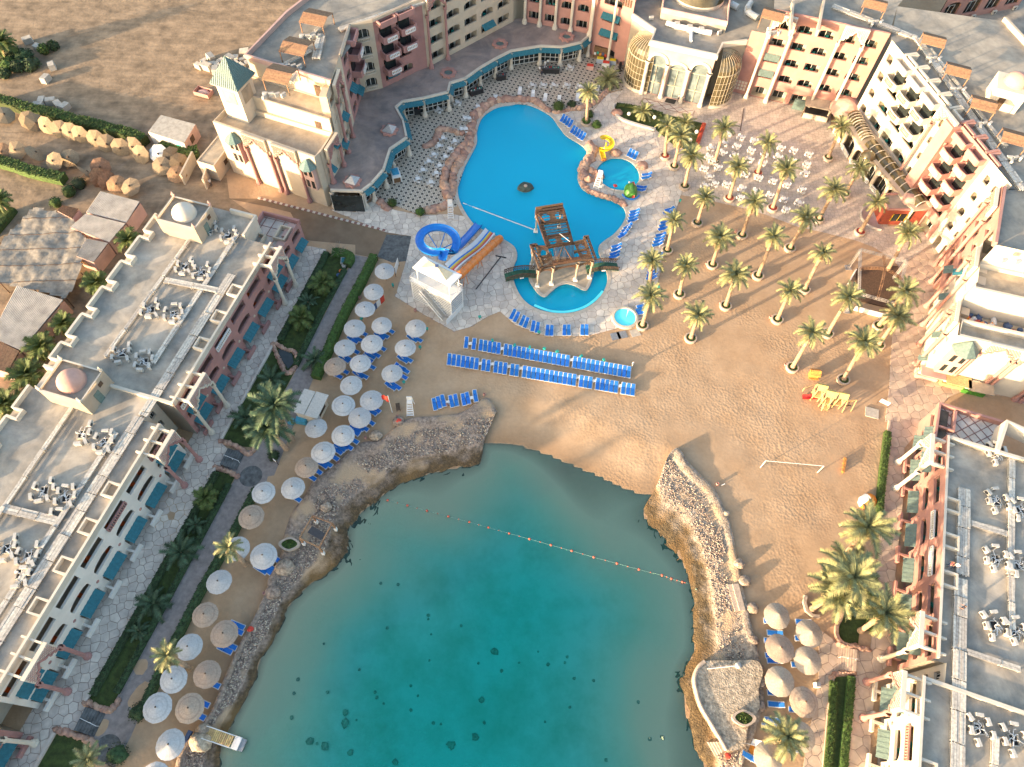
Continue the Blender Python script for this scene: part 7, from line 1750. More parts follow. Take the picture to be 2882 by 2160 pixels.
for T,x,y,k in [(T33,90,345,0),(T33,370,495,0),(T33,115,625,1),(T33,355,730,0),(T33,115,910,0),(T33,325,1090,1),(T33,300,1390,0),(T33,15,1570,0)]:
    parasol(T,x,y,'tan' if k else 'straw',('round tan thatched parasol on the sunny sand by the shore walk' if k else 'round pale thatched parasol on the sunny sand by the shore walk'),'parasols on the sunny shore',1.03)
# stored parasols leaning against each other in the yard
b=MB();n=8;vs=[(1.75*math.cos(2*math.pi*k/n+.39),1.75*math.sin(2*math.pi*k/n+.39),0) for k in range(n)]+[(0,0,.5)];b.add(vs,[(k,(k+1) % n,n) for k in range(n)]);b.add([(v[0],v[1],v[2]-.06) for v in vs],[((k+1) % n,k,n) for k in range(n)]);OCT={}
for m in ('straw_old','white_plastic','wood_shade'):OCT[m]=b.mesh('canopy',m)
b=MB();b.lathe((0,0,.4),[(.2,0),(.2,.14),(.02,.16)],8);HUB=b.mesh('hub','wood_dark');b=MB();b.tube([(0,0,-1.2),(0,0,.4)],.05,6);STK=b.mesh('pole','wood')
def stored(x,y,rx,rz,m,lab):
    p=T00(x,y,1.2);t=thing('stored_parasol',lab,'parasol',(p.x,p.y,1.25),0,'octagonal parasols stored in the yard');t.rotation_euler=(rx,0,rz);put('canopy',OCT[m],t);put('hub',HUB,t);put('pole',STK,t)
rg=random.Random(21)
UPR='octagonal tan parasol stood on edge in the row along the yard hedge';LOW='octagonal brown parasol dumped in the heap before the lower yard hedge'
for x,y,yaw in [(255,1045,.75),(305,1065,1.2),(400,1090,.1),(525,1125,.6),(610,1145,.3),(695,1170,.2),(830,1205,.4),(925,1245,.7),(1045,1280,.5),(1150,1270,.3),(1215,1340,.1)]:stored(x,y,1.05+rg.uniform(-.1,.15),yaw-.35,'straw_old',UPR)
stored(1375,1335,.75,.1,'white_plastic','octagonal white parasol stood on edge at the end of the yard row')
for x,y,rx,rz in [(1490,1355,1.1,.9),(1550,1410,1.2,.8),(1400,1440,.5,.2),(1530,1510,.3,.4),(140,1305,.6,.2),(470,1400,.6,-.3),(600,1370,.4,.3),(870,1450,.7,.4),(850,1540,1.3,1.3),(930,1570,1.3,1.0),(1010,1600,.5,.3),(1130,1620,.4,-.2),(740,1500,1.2,2.4),(610,1420,1.3,2.8),(300,1330,.9,2.0),(20,1320,.7,.3),(40,1000,.5,1.0)]:stored(x,y,rx,rz,'straw_old' if rg.random()<.6 else 'wood_shade',LOW)

# ------------------------------------------------------------------ loungers
def make_lounger(mcu,mfr,nm='sun_lounger'):
    b=MB();L,W=1.95,.66                     # y = towards the head
    b.bar((-W/2,-L/2,.3),(-W/2,.28,.3),.06);b.bar((W/2,-L/2,.3),(W/2,.28,.3),.06);b.bar((-W/2,-L/2,.3),(W/2,-L/2,.3),.06)
    b.bar((-W/2,.28,.3),(-W/2*.92,L/2-.06,.62),.06);b.bar((W/2,.28,.3),(W/2*.92,L/2-.06,.62),.06);b.bar((-W/2*.92,L/2-.06,.62),(W/2*.92,L/2-.06,.62),.07)
    b.quad((-W/2,-L/2,.29),(W/2,-L/2,.29),(W/2,.28,.29),(-W/2,.28,.29));b.quad((-W/2,.28,.29),(W/2,.28,.29),(W/2*.92,L/2-.06,.61),(-W/2*.92,L/2-.06,.61))
    for x in (-W/2,W/2):
        for y in (-L/2+.2,.3):b.box(x,y,0,.07,.1,.3)
    fr_=b.mesh('frame',mfr);b=MB();w2=W/2-.065
    def pad(y0,z0,y1,z1,th,taper=1.0):
        b.add([(-w2,y0,z0),(w2,y0,z0),(w2*taper,y1,z1),(-w2*taper,y1,z1),(-w2*.96,y0+.03,z0+th),(w2*.96,y0+.03,z0+th),(w2*taper*.94,y1-.03,z1+th),(-w2*taper*.94,y1-.03,z1+th)],[(4,5,6,7),(0,1,5,4),(1,2,6,5),(2,3,7,6),(3,0,4,7)])
    pad(-L/2+.06,.32,.25,.32,.07);seat=b.mesh('cushion',mcu) if mcu else None;b=MB();pad(.27,.33,L/2-.1,.63,.07,.9)
    return fr_,seat,(b.mesh('back_cushion',mcu) if mcu else None)
LG={'blue':make_lounger('blue_cushion','white_plastic'),'white':make_lounger(None,'white_plastic')}
NL=[0]
def lounger(p,rz,lab,grp,kind='blue'):
    fr_,se,bk=LG[kind];t=thing('sun_lounger',lab,'sun lounger',(p[0],p[1],p[2] if len(p)>2 else 0),rz,grp);put('frame',fr_,t)
    if se:put('cushion',se,t);put('back_cushion',bk,t)
    NL[0] += 1;return t
def ldir(Tp,ax,z=.3):            # heading of the head end from a noted pixel direction
    a=G(Tp[0],Tp[1],z);c=G(Tp[0]+ax[0],Tp[1]+ax[1],z);d=c-a;return math.atan2(d.y,d.x)-math.pi/2
def ltile(T,lst,ax,lab,grp,kind='blue',z=0.0):
    for it in lst:
        x,y=it[:2];a=it[2:] or ax;q=(T.o[0]+x*T.k,T.o[1]+y*T.k);p=G(q[0],q[1],.35);lounger((p.x,p.y,z),ldir(q,a)+R0.uniform(-.035,.035),lab,grp,kind)
Z3=580/2212
up=[352,435,508,556,604,652,698,775,822,870,917,964,1011,1058,1105,1152,1200,1247,1295,1343,1390,1437,1515,1562,1610,1660,1707,1755,1805,1852,1902,1950,2000,2048,2095]
lo=[170,218,268,318,365,412,462,538,588,668,718,768,845,893,975,1025,1073,1120,1168,1215,1265,1312,1360,1410,1460,1508,1585,1635,1683,1762,1812,1860,1910,1958,2037,2090,2140]
for xs_,f_,lab in ((up,lambda x:172+(x-352)*318/1743,'blue cushioned lounger in the beach row nearer the pool terrace'),(lo,lambda x:352+(x-170)*328/1970,'blue cushioned lounger in the beach row nearer the water')):
    for x in xs_:
        q=(1220+x*Z3,920+f_(x)*Z3);p=G(q[0],q[1],.35);lounger((p.x,p.y,0),ldir(q,(11,-110))+R0.uniform(-.02,.02),lab,'loungers in the two long beach rows')
b=MB();b.box(0,0,.3,.5,.5,.05)
for x in (-.2,.2):
    for y in (-.2,.2):b.box(x,y,0,.06,.06,.3)
STB=b.mesh('side_table','white_plastic')
def stable(q,lab,grp):p=G(q[0],q[1],.3);tag(put('side_table',STB,None,(p.x,p.y,0),.2),lab,'table',grp)
for x,y in [(395,180),(738,235),(1480,355),(500,395),(630,400),(810,425),(935,445),(1550,540),(1728,578),(2000,635),(155,810),(408,762)]:stable((1220+x*Z3,920+y*Z3),'small white side table between beach loungers','side tables of the beach rows')
ltile(T12,[(1545,180),(1582,165),(1620,150),(1690,155),(1730,145),(1795,140),(1832,128),(1897,108)],(-20,-90),'blue cushioned lounger in the short row by the bank tip','loungers by the bank tip')
PSL,PSG='blue cushioned lounger on the terrace along the eastern pool edge','loungers along the eastern pool edge'
ltile(T21,[(1065,168),(1060,195),(1053,221),(1046,247)],(95,-22),PSL,PSG)
ltile(T21,[(1005,300),(990,325),(974,350),(958,375)],(88,-48),PSL,PSG)
ltile(T21,[(908,468),(902,497),(893,532),(888,560)],(90,-25),PSL,PSG)
PSL,PSG='blue cushioned lounger on the terrace beside the sand palms','loungers along the sand edge of the terrace'
ltile(T21,[(1366,152),(1352,178),(1328,258),(1318,288),(1310,318),(1290,372),(1280,400),(1270,428),(1260,456),(1262,548),(1256,578),(1220,690),(1214,718),(1208,746),(1128,985),(1120,1018),(1115,1045)],(90,-22),PSL,PSG)
PSL,PSG='blue cushioned lounger in a pair along the curved southern terrace edge','paired loungers on the southern terrace edge'
ltile(T21,[(10,1060,40,-75),(42,1085,40,-75),(92,1115,35,-80),(126,1134,35,-80),(185,1163,20,-90),(223,1176,20,-90),(308,1200,5,-95),(345,1202,5,-95),(456,1198,0,-95),(493,1198,0,-95),(610,1196,-3,-95),(647,1196,-3,-95)],None,PSL,PSG)
ltile(T20,[(440,1025),(463,1040),(486,1057),(509,1073),(528,1122),(551,1138),(574,1154),(597,1170),(620,1185)],(45,-75),'blue cushioned lounger at the northern pool curve','loungers at the northern pool curve')
ltile(T20,[(1018,1322,42,-82),(1044,1336,42,-82),(1072,1350,42,-82),(1170,1508,90,-12),(1164,1535,90,-12),(1124,1618,80,15),(1114,1642,80,15)],None,'blue cushioned lounger by the children pool','loungers by the children pool')
ltile(T20,[(70,790),(185,815),(290,845),(410,862),(570,845)],(12,-85),'white plastic lounger without cushion on the mosaic terrace','bare white loungers on the mosaic','white',.03)
UL,UG='blue cushioned lounger half under a shaded thatched parasol','loungers under the shaded parasols'
ltile(T11,[(838,1280),(872,1266),(916,1218),(1070,1248),(1104,1236),(1150,1195),(848,1372),(765,1445),(800,1442),(1078,1345),(988,1415),(1028,1402),(965,1445),(985,1505),(1352,1268),(1392,1270),(1270,1448),(1306,1444),(1278,1538),(1262,1590),(1250,1515),(700,1585),(755,1545),(885,1580),(922,1585)],(-80,-42),UL,UG)
ltile(T12,[(1165,22),(1208,18),(1000,240),(1030,218),(978,325),(862,392),(892,372),(925,375),(848,415),(838,485),(700,575),(728,552),(755,532),(788,538),(668,630),(572,695),(612,685),(522,748),(472,802),(340,985),(158,1505),(108,1575),(88,1608),(42,1605)],(-75,-48),UL,UG)
ltile(T03,[(2052,430),(2040,475),(1945,640),(1985,605),(1838,935),(1745,1100),(1712,1208)],(-85,-38),UL,UG)
ltile(T33,[(65,497),(40,565),(65,735),(50,690),(310,402),(305,545),(275,770),(70,1012),(75,1112),(255,1160),(48,1250),(25,1300),(222,1285),(200,1320),(190,1500),(35,395)],(95,8),'blue cushioned lounger by a sunny thatched parasol','loungers by the sunny parasols')
ltile(T23,[(2085,1440,80,20)],None,'bare white lounger on the sand below the sunny platform',None,'white');ltile(T23,[(2060,1570,80,45)],None,'blue cushioned lounger beside an orange mat near the sunny platform',None)
p=T23(2075,1500);b=MB();b.box(0,0,0,.7,1.0,.05);tag(b.build('towel','orange_cloth',None,(p.x,p.y,.02),.3),'orange towel spread on the sand by a lounger','towel')
# tables with chairs
b=MB();b.box(0,0,.70,.74,.74,.05)
for x in (-.34,.34):
    for y in (-.34,.34):b.box(x,y,0,.06,.06,.7)
TBM=b.mesh('dining_table','white_plastic')
def table_set(p,rz,lab,clab,grp,cgrp,n=4,z=.03):
    tag(put('dining_table',TBM,None,(p.x,p.y,z),rz),lab,'table',grp)
    for k in range(n):
        a=rz+math.pi/2*k+R0.uniform(-.12,.12);d=.55+R0.uniform(-.05,.1);tag(put('garden_chair',CH_W,None,(p.x+d*math.cos(a),p.y+d*math.sin(a),z),a+math.pi/2,None,.85),clab,'chair',cgrp)
Z5=420/2176
for x,y in [(165,480),(345,545),(100,630),(535,595),(75,770),(285,680),(495,735),(245,805),(470,865),(925,695),(1115,740),(1330,790),(690,790),(885,830),(1090,885),(1305,935),(660,915),(865,955),(15,985),(190,1030),(410,1080),(1285,1065),(605,1135),(815,1180),(130,1230),(1010,1240),(360,1290),(1235,1310),(560,1330),(765,1390),(335,1420),(970,1450),(640,1480),(1190,1500),(1005,1600),(-90,700),(-130,830),(-60,900),(-190,1000),(-120,1120),(-40,1220),(-180,1250)]:
    q=(2020+x*Z5,280+y*Z5);p=G(q[0],q[1],.7);table_set(p,.25+R0.uniform(-.1,.1),'square white table set with four chairs on the palm plaza','white plastic chair at a table on the palm plaza','dining tables on the palm plaza','chairs on the palm plaza')
for T,x,y in [(T10,1745,885),(T10,1580,945),(T10,2075,835),(T10,1920,920),(T10,1810,1020),(T10,1845,1025),(T10,1780,1115),(T10,1815,1115),(T10,1620,1195),(T10,1720,1220),(T10,1585,1260),(T10,1685,1290),(T10,1540,1335),(T10,1640,1355),(T10,1495,1395),(T10,1590,1432),(T10,1445,1470),(T10,1560,1495),(T10,1400,1545),(T10,1515,1575),(T20,180,735),(T20,275,735),(T20,365,735),(T20,475,735),(T20,590,745),(T20,730,755),(T20,505,580)]:
    p=T(x,y,.7);table_set(p,.4+R0.uniform(-.15,.15),'square white table with chairs on the restaurant mosaic','white plastic chair at a table on the restaurant mosaic','dining tables on the restaurant mosaic','chairs on the restaurant mosaic',4 if R0.random()<.7 else 3)

# ------------------------------------------------------------------ water slides
Z1=lambda x,y,z=0.0:G(1120+x*.29837,540+y*.29837,z)
ST=thing('slide_tower','white slatted slide tower with cream pyramid canopy on the pool terrace','tower')
g0,g1,g2=Z1(150,1010),Z1(510,1195),Z1(615,1085);e1=(g1-g0);e2=(g2-g1);g3=g0+e2;ft=[g0,g1,g2,g3];c0=sum(ft,Vector())/4
TS_H=4.6
def ins(f):return [c0.lerp(p,f) for p in ft]
q=ins(.985);b=MB();b.prism([p.xy for p in q],0,TS_H-.2);b.build('core','shade_grey',ST)
for i in range(4):
    a,c=ft[i],ft[(i+1) % 4]
    for k in range(10):
        z=.2+k*.44
        b=MB();b.bar((a.x,a.y,z),(c.x,c.y,z),.05,.22);b.build('slat','white_gloss',ST)
    b=MB();b.box(a.x,a.y,0,.16,.16,TS_H);b.build('corner_post','white_gloss',ST)
b=MB();b.prism([p.xy for p in ins(1.05)],TS_H-.1,TS_H+.05,bottom=True);b.build('deck','white_gloss',ST)
q8=ins(.80);sh=(e2.normalized()*.5);q8=[p+sh for p in q8]
for a in q8:b=MB();b.box(a.x,a.y,TS_H,.14,.14,2.9);b.build('post','white_gloss',ST)
for i in range(4):
    a,c=ins(1.03)[i],ins(1.03)[(i+1) % 4];b=MB();
    for z in (.5,1.0):b.bar((a.x,a.y,TS_H+z),(c.x,c.y,TS_H+z),.06)
    for k in range(9):p=a.lerp(c,k/8);b.bar((p.x,p.y,TS_H),(p.x,p.y,TS_H+1),.04)
    b.build('handrail','white_gloss',ST)
zr=TS_H+2.9;o8=[c0+sh+(p-c0-sh)*1.18 for p in q8];i8=[c0+sh+(p-c0-sh)*.78 for p in q8];b=MB()
for i in range(4):
    j=(i+1) % 4;b.add([(o8[i].x,o8[i].y,zr),(o8[j].x,o8[j].y,zr),(i8[j].x,i8[j].y,zr+.1),(i8[i].x,i8[i].y,zr+.1),(o8[i].x,o8[i].y,zr-.35),(o8[j].x,o8[j].y,zr-.35)],[(0,1,2,3),(1,0,4,5)])
b.build('roof_frame','white_gloss',ST);ap=(c0.x+sh.x,c0.y+sh.y,zr+1.1)
for i in range(4):j=(i+1) % 4;b=MB();b.add([(i8[i].x,i8[i].y,zr+.08),(i8[j].x,i8[j].y,zr+.08),ap],[(0,1,2)]);b.build('canopy_panel','cream_canvas',ST)
b=MB();b.box(ap[0],ap[1],ap[2]-.1,.5,.5,.22);b.build('finial','denim',ST)
# stair on the front face
a,c=ft[0].lerp(ft[1],.32),ft[0].lerp(ft[1],.86);nf_=Vector((e1.y,-e1.x,0)).normalized();nf_=nf_ if nf_.y<0 else -nf_;root=put('stair',None,ST);root.location=(0,0,0)
for k in range(16):
    t=k/16;p=a.lerp(c,t)+nf_*.65;z=TS_H*(1-t)-.3;b=MB();b.box(p.x,p.y,z,.34,1.1,.07,math.atan2(e1.y,e1.x));b.build('tread','ac_white',root)
b=MB()
for s_ in (.1,1.2):p,r=a+nf_*s_,c+nf_*s_;b.bar((p.x,p.y,TS_H-.2),(r.x,r.y,.1),.07,.3);b.bar((p.x,p.y,TS_H+.8),(r.x,r.y,1.1),.06)
b.build('stringer','white_gloss',root)
b=MB();p=ft[1].lerp(ft[2],.5)+Vector((.6,-.6,0));b.prism([p_.xy for p_ in (ft[1],ft[2],ft[2]+nf_*1.6,ft[1]+nf_*1.6)],0,1.3);b.build('entry_landing','white_gloss',ST)
def trough(pts,wd,hgt_,m,parent,name='trough',m2=None,sides=True):
    """open flume: U section swept along a path"""
    P=[Vector(p) for p in pts];n=len(P);b=MB();S=[(-wd/2,hgt_),(-wd/2*.92,hgt_*.35),(-wd/2*.55,.05),(0,0),(wd/2*.55,.05),(wd/2*.92,hgt_*.35),(wd/2,hgt_)] if sides else [(-wd/2,.0),(0,0),(wd/2,.0)];vs=[]
    for i,p in enumerate(P):
        d=(P[min(i+1,n-1)]-P[max(i-1,0)]);d.z *= .2;d.normalize();x=Vector((d.y,-d.x,0)).normalized()
        for u,z in S:vs.append(p+x*u+Vector((0,0,z)))
    m_=len(S);fs=[]
    for i in range(n-1):
        for k in range(m_-1):fs.append((i*m_+k,i*m_+k+1,(i+1)*m_+k+1,(i+1)*m_+k))
    b.add(vs,fs,0,True);N=len(vs);b.add([Vector(v)-Vector((0,0,.07)) for v in vs],[f[::-1] for f in fs],0,True);return b.build(name,m,parent)
BS=thing('water_slide','blue open water slide with a full loop beside the white tower','slide')
lc=Z1(382,490,3.8);a0=math.radians(-75);pts=[]
st0=Z1(420,650,5.0)
for k in range(30):
    t=k/29;a=math.radians(-62)-t*math.radians(335);pts.append((lc.x+2.95*math.cos(a),lc.y+2.95*math.sin(a),4.9-1.5*t))
pts=[tuple(st0)]+pts
en=Z1(765,315,.1);p_l=Vector(pts[-1])
for k in range(1,14):t=k/13;q=p_l.lerp(en,t);pts.append((q.x,q.y,3.35*(1-t)**1.25+.12))
trough(pts,1.35,.55,'blue_gloss',BS);cc=(lc.x,lc.y)
for k in range(6):
    a=k*1.05+.2;b=MB();b.tube([(cc[0],cc[1],.0),(cc[0],cc[1],2.4)],.14,8) if k==0 else None;b.bar((cc[0],cc[1],2.2-.15*k),(cc[0]+2.8*math.cos(a),cc[1]+2.8*math.sin(a),3.7),.12);b.build('support_arm','blue_gloss',BS)
RS=thing('water_slide','straight rainbow striped multi-lane slide from the white tower into the pool','slide')
A0,A1,B0,B1=Z1(440,690,4.6),Z1(545,745,4.6),Z1(825,350,.3),Z1(915,400,.3)
lanes=[('white_gloss',0,.3),('blue_gloss',.32,.47),('yellow_gloss',.47,.60),('orange_gloss',.60,.70),('red_gloss',.70,.86),('white_gloss',.88,1.0)]
def prof(t):return 4.5*(1-t)+.25*t-.55*math.sin(math.pi*t)+.3*math.sin(2*math.pi*t)
for m,f0,f1 in lanes:
    b=MB();n=16;vs=[]
    for k in range(n+1):
        t=k/n;p,q=A0.lerp(A1,f0),B0.lerp(B1,f0);r,s_=A0.lerp(A1,f1),B0.lerp(B1,f1);u,v=p.lerp(q,t),r.lerp(s_,t);z=prof(t);e=.28 if m=='white_gloss' else .0
        vs += [(u.x,u.y,z+e),(v.x,v.y,z+(e if f1>.5 or f0>.5 else 0)),(u.x,u.y,z-.15),(v.x,v.y,z-.15)]
    fs=[]
    for k in range(n):i=k*4;fs += [(i,i+1,i+5,i+4),(i+2,i+6,i+7,i+3),(i,i+4,i+6,i+2),(i+1,i+3,i+7,i+5)]
    b.add(vs,fs);b.build('lane',m,RS)
for k in (.25,.5,.75):
    for f in (.1,.9):p=A0.lerp(A1,f).lerp(B0.lerp(B1,f),k);b=MB();b.tube([(p.x,p.y,0),(p.x,p.y,prof(k)-.1)],.09,6);b.build('support_post','white_gloss',RS)
OS=thing('water_slide','orange closed tube slide beside the rainbow slide','slide');a,c=Z1(560,810,4.4),Z1(965,440,.7);path=[a.lerp(c,k/18) for k in range(19)];path=[(p.x,p.y,4.4*(1-k/18)**.9+.7*(k/18)) for k,p in enumerate(path)]
b=MB();b.tube(path,.62,14,cap=False);b.build('tube','orange_gloss',OS)
for k in range(1,18,2):p,q=Vector(path[k]),Vector(path[k+1]);d=(q-p).normalized()*.07;b=MB();b.tube([p-d,p+d],.69,14);b.build('flange','orange_gloss',OS)
for k in (3,9,14):p=path[k];b=MB();b.bar((p[0]-.4,p[1]-.3,0),(p[0],p[1],p[2]-.5),.1);b.bar((p[0]+.4,p[1]+.3,0),(p[0],p[1],p[2]-.5),.1);b.build('support_post','orange_gloss',OS)
b=MB();b.tube([path[0],(path[0][0]-.4,path[0][1]-.2,path[0][2]+.1)],.55,12);b.build('mouth','black',OS)
a,c=Z1(735,925),Z1(970,620);pq,pr_=Z1(920,608),Z1(1022,628);t=thing('lane_brush','long black pole with crossbar lying on the terrace by the tube slide','pole');b=MB();b.bar((a.x,a.y,.12),(c.x,c.y,.12),.12);b.build('handle','black',t);b=MB();b.bar((pq.x,pq.y,.12),(pr_.x,pr_.y,.12),.14);b.build('crossbar','black',t)

# ------------------------------------------------------------------ timber pergola over the pool island, two bridges
PGO=thing('timber_pergola','weathered brown timber pergola with carved beams over the pool island','pergola');ZP=4.1
def pbeam(x0,y0,x1,y1,z=ZP,w_=.28,h=.5,m='wood',nm='beam'):a,c=Z1(x0,y0,z),Z1(x1,y1,z);b=MB();b.bar(a,c,w_,h);return b.build(nm,m,PGO)
for x,y in [(1313,890),(1448,872),(1672,835),(1806,812),(1300,372),(1520,335),(1262,700),(1400,640)]:
    p=Z1(x,y);wet=y<400;b=MB();b.lathe((p.x,p.y,-1.0 if wet else 0),[(.16,.0),(.16,3.0 if not wet else 4.0),(.3,3.2 if not wet else 4.2),(.3,ZP+.1 if not wet else ZP+1.0)],8);b.build('column','gold_frame',PGO);b=MB();b.box(p.x,p.y,-.05,.75,.75,.4,top=.8);b.build('column_foot','frame_white',PGO)
    b=MB();b.box(p.x,p.y,3.2,.5,.5,.95);b.build('capital','wood',PGO)
for q in [(1250,505,1340,735),(1305,500,1365,720),(1790,430,1868,640),(1755,430,1830,650),(1450,690,1725,640),(1455,665,1730,625),(1300,205,1410,525),(1560,165,1650,495),(1330,200,1430,520),(1250,510,1305,500),(1755,430,1800,425),(1340,735,1365,720),(1295,190,1560,150),(1300,160,1555,120),(1345,305,1595,275),(1390,430,1625,395),(1405,525,1655,485),(1300,520,1410,525),(1650,490,1760,460),(1320,620,1450,610),(1660,570,1800,540),(1350,720,1455,690),(1725,645,1840,640)]:pbeam(*q,m='wood' if (q[0]+q[1]) % 3 else 'wood_dark')
for k in range(16):t=k/15;pbeam(1465+190*t,530-45*t,1490+170*t,660-30*t,ZP+.15+.35*(1-abs(2*t-1)),.1,.07,'wood','slat')
for k in range(22):t=k/21;pbeam(1350+(1595-1350)*t,305-30*t,1388+(1622-1388)*t,428-35*t,ZP-.05,.05,.06,'wood_dark','slat')
# pierced panels with round openings
def holed(x0,y0,x1,y1,x2,y2,x3,y3,nh,z=ZP+.05):
    c=[Z1(x0,y0,z),Z1(x1,y1,z),Z1(x2,y2,z),Z1(x3,y3,z)];f=lambda u,v:(c[0].lerp(c[1],u)).lerp(c[3].lerp(c[2],u),v);holes=[]
    for k in range(nh):u0=(k+.5)/nh;holes.append([f(u0+.32/nh*math.cos(-i*.6283),.5+.33*math.sin(-i*.6283)).xy for i in range(10)])
    b=MB();b.prism([p.xy for p in c],z-.07,z,bottom=True,holes=holes);b.build('pierced_panel','rust',PGO)
holed(1320,195,1570,165,1595,275,1350,305,2);holed(1390,425,1625,395,1650,485,1410,522,2);holed(1310,520,1410,525,1450,640,1350,700,1);holed(1660,480,1760,455,1830,620,1720,630,1)
for q in [(1500,655,1560,510),(1560,510,1640,640),(1320,210,1390,290),(1350,640,1290,560)]:pbeam(*q,ZP+.5,.14,.14,'wood','brace')
pbeam(1525,395,1620,470,ZP+1.0,.06,.06,'frame_white','rail')
for k in range(7):
    t=(k+.5)/7;pbeam(1258+85*t,512+218*t,1310+58*t,503+215*t,ZP+.3,.1,.12,'wood_dark','rafter');pbeam(1757+75*t,435+212*t,1795+72*t,432+208*t,ZP+.3,.1,.12,'wood_dark','rafter')
for k in range(9):
    t=(k+.5)/9;pbeam(1345+95*t,640+55*t,1440+30*t,560+110*t,ZP+.2,.09,.1,'wood','rafter');pbeam(1665+70*t,500+135*t,1765+70*t,470+160*t,ZP+.2,.09,.1,'wood','rafter')
for k in range(12):t=(k+.5)/12;pbeam(1302+105*t,190+330*t,1562+92*t,155+335*t,ZP+.28,.1,.1,'wood_dark' if k % 2 else 'wood','rafter')
# carved valances between the front columns
for (x0,y0),(x1,y1) in [((1313,890),(1448,872)),((1448,872),(1672,835)),((1672,835),(1806,812))]:
    p,q=Z1(x0,y0),Z1(x1,y1);F=Fac(q.xy,p.xy);L=F.L;b=MB();ar=arc(.25,L-.25,3.75,.7,10)
    for w_ in (-.06,.06):
        for (u0,z0),(u1,z1) in zip(ar,ar[1:]):b.quad(F.P(u0,w_,z0),F.P(u1,w_,z1),F.P(u1,w_,4.05),F.P(u0,w_,4.05))
    b.build('carved_valance','wood',PGO)
def bridge(p,q,lab,sgn):
    t=thing('footbridge',lab,'bridge');d=(q-p);L=d.length;a=math.atan2(d.y,d.x);n=10;c=(p+q)/2;t.location=(p.x,p.y,0);t.rotation_euler=(0,0,a)
    for k in range(n):b=MB();x0,x1=L*k/n,L*(k+1)/n-.02;z=lambda x:.12+.55*math.sin(math.pi*x/L);b.add([(x0,-.8,z(x0)),(x1,-.8,z(x1)),(x1,.8,z(x1)),(x0,.8,z(x0)),(x0,-.8,z(x0)-.12),(x1,-.8,z(x1)-.12),(x1,.8,z(x1)-.12),(x0,.8,z(x0)-.12)],[(0,1,2,3),(7,6,5,4),(0,4,5,1),(3,2,6,7)]);b.build('plank','bridge_green',t)
    for y in (-.85,.85):
        b=MB();N=14
        for k in range(N):x0,x1=L*k/N,L*(k+1)/N;b.bar((x0,y,z(x0)+.95),(x1,y,z(x1)+.95),.1);b.bar((x0,y,z(x0)+.1),(x1,y,z(x1)+.95),.05);b.bar((x0,y,z(x0)+.95),(x1,y,z(x1)+.1),.05);b.bar((x0,y,z(x0)),(x0,y,z(x0)+.95),.06)
        b.build('railing','wood_dark',t)
    b=MB();b.box(L*.5,-.93,.5,.65,.03,.3);b.build('notice','frame_white',t)
bridge(Z1(1010,815),Z1(1305,780),'green planked footbridge with lattice rails to the west of the pool island',1);bridge(Z1(1775,740),Z1(2075,715),'green planked footbridge with lattice rails to the east of the pool island',1)
# fountain rock and lane rope in the pool
p=T20(120,1620,0);t=thing('fountain_rock','dark round fountain rock in the middle of the pool','fountain',(p.x,p.y,-.2));b=MB();b.blob((0,0,0),1.5,1.2,.55,3,14,8,.15);b.build('rock','algae_rock',t);b=MB();b.lathe((0,0,.4),[(.35,0),(.3,.25),(.02,.3)],10);b.build('nozzle','planter',t)
a,c=Z1(620,110,-.1),Z1(1285,360,-.1);t=thing('lane_rope','white floating lane rope across the pool','rope');b=MB();b.bar((a.x,a.y,-.1),(c.x,c.y,-.1),.04);b.build('cord','white_plastic',t);b=MB();b.blob((0,0,0),.14,.14,.1,0,6,4,0);fm=b.mesh('float','white_plastic')
for k in range(60):
    q=a.lerp(c,k/59);put('float',fm,t,(q.x,q.y,-.1)) if (k<3 or k>7) else None
# swimming buoy line in the lagoon
pts=[T12(*q,WL) for q in ((1140,1010),(1310,1055),(1480,1100),(1665,1150),(1845,1198),(2010,1245),(2190,1297))]+[T22(*q,WL) for q in ((155,1345),(340,1397),(520,1447),(710,1502),(910,1556),(1100,1608),(1300,1658))]+[T23(*q,WL) for q in ((1380,30),(1475,58),(1520,70))]
t=thing('buoy_line','line of red floats roped across the lagoon','buoy line');b=MB();b.tube([(p.x,p.y,WL+.03) for p in pts],.018,4,cap=False);b.build('rope','wet_rope',t);b=MB();b.blob((0,0,0),.22,.22,.2,0,8,6,0);bm1=b.mesh('float','float_red')
for p,q in zip(pts,pts[1:]):
    for k in (0,2):r=p.lerp(q,k/4);put('float',bm1,t,(r.x,r.y,WL+.08),0,None,.8 if k==0 else .38)
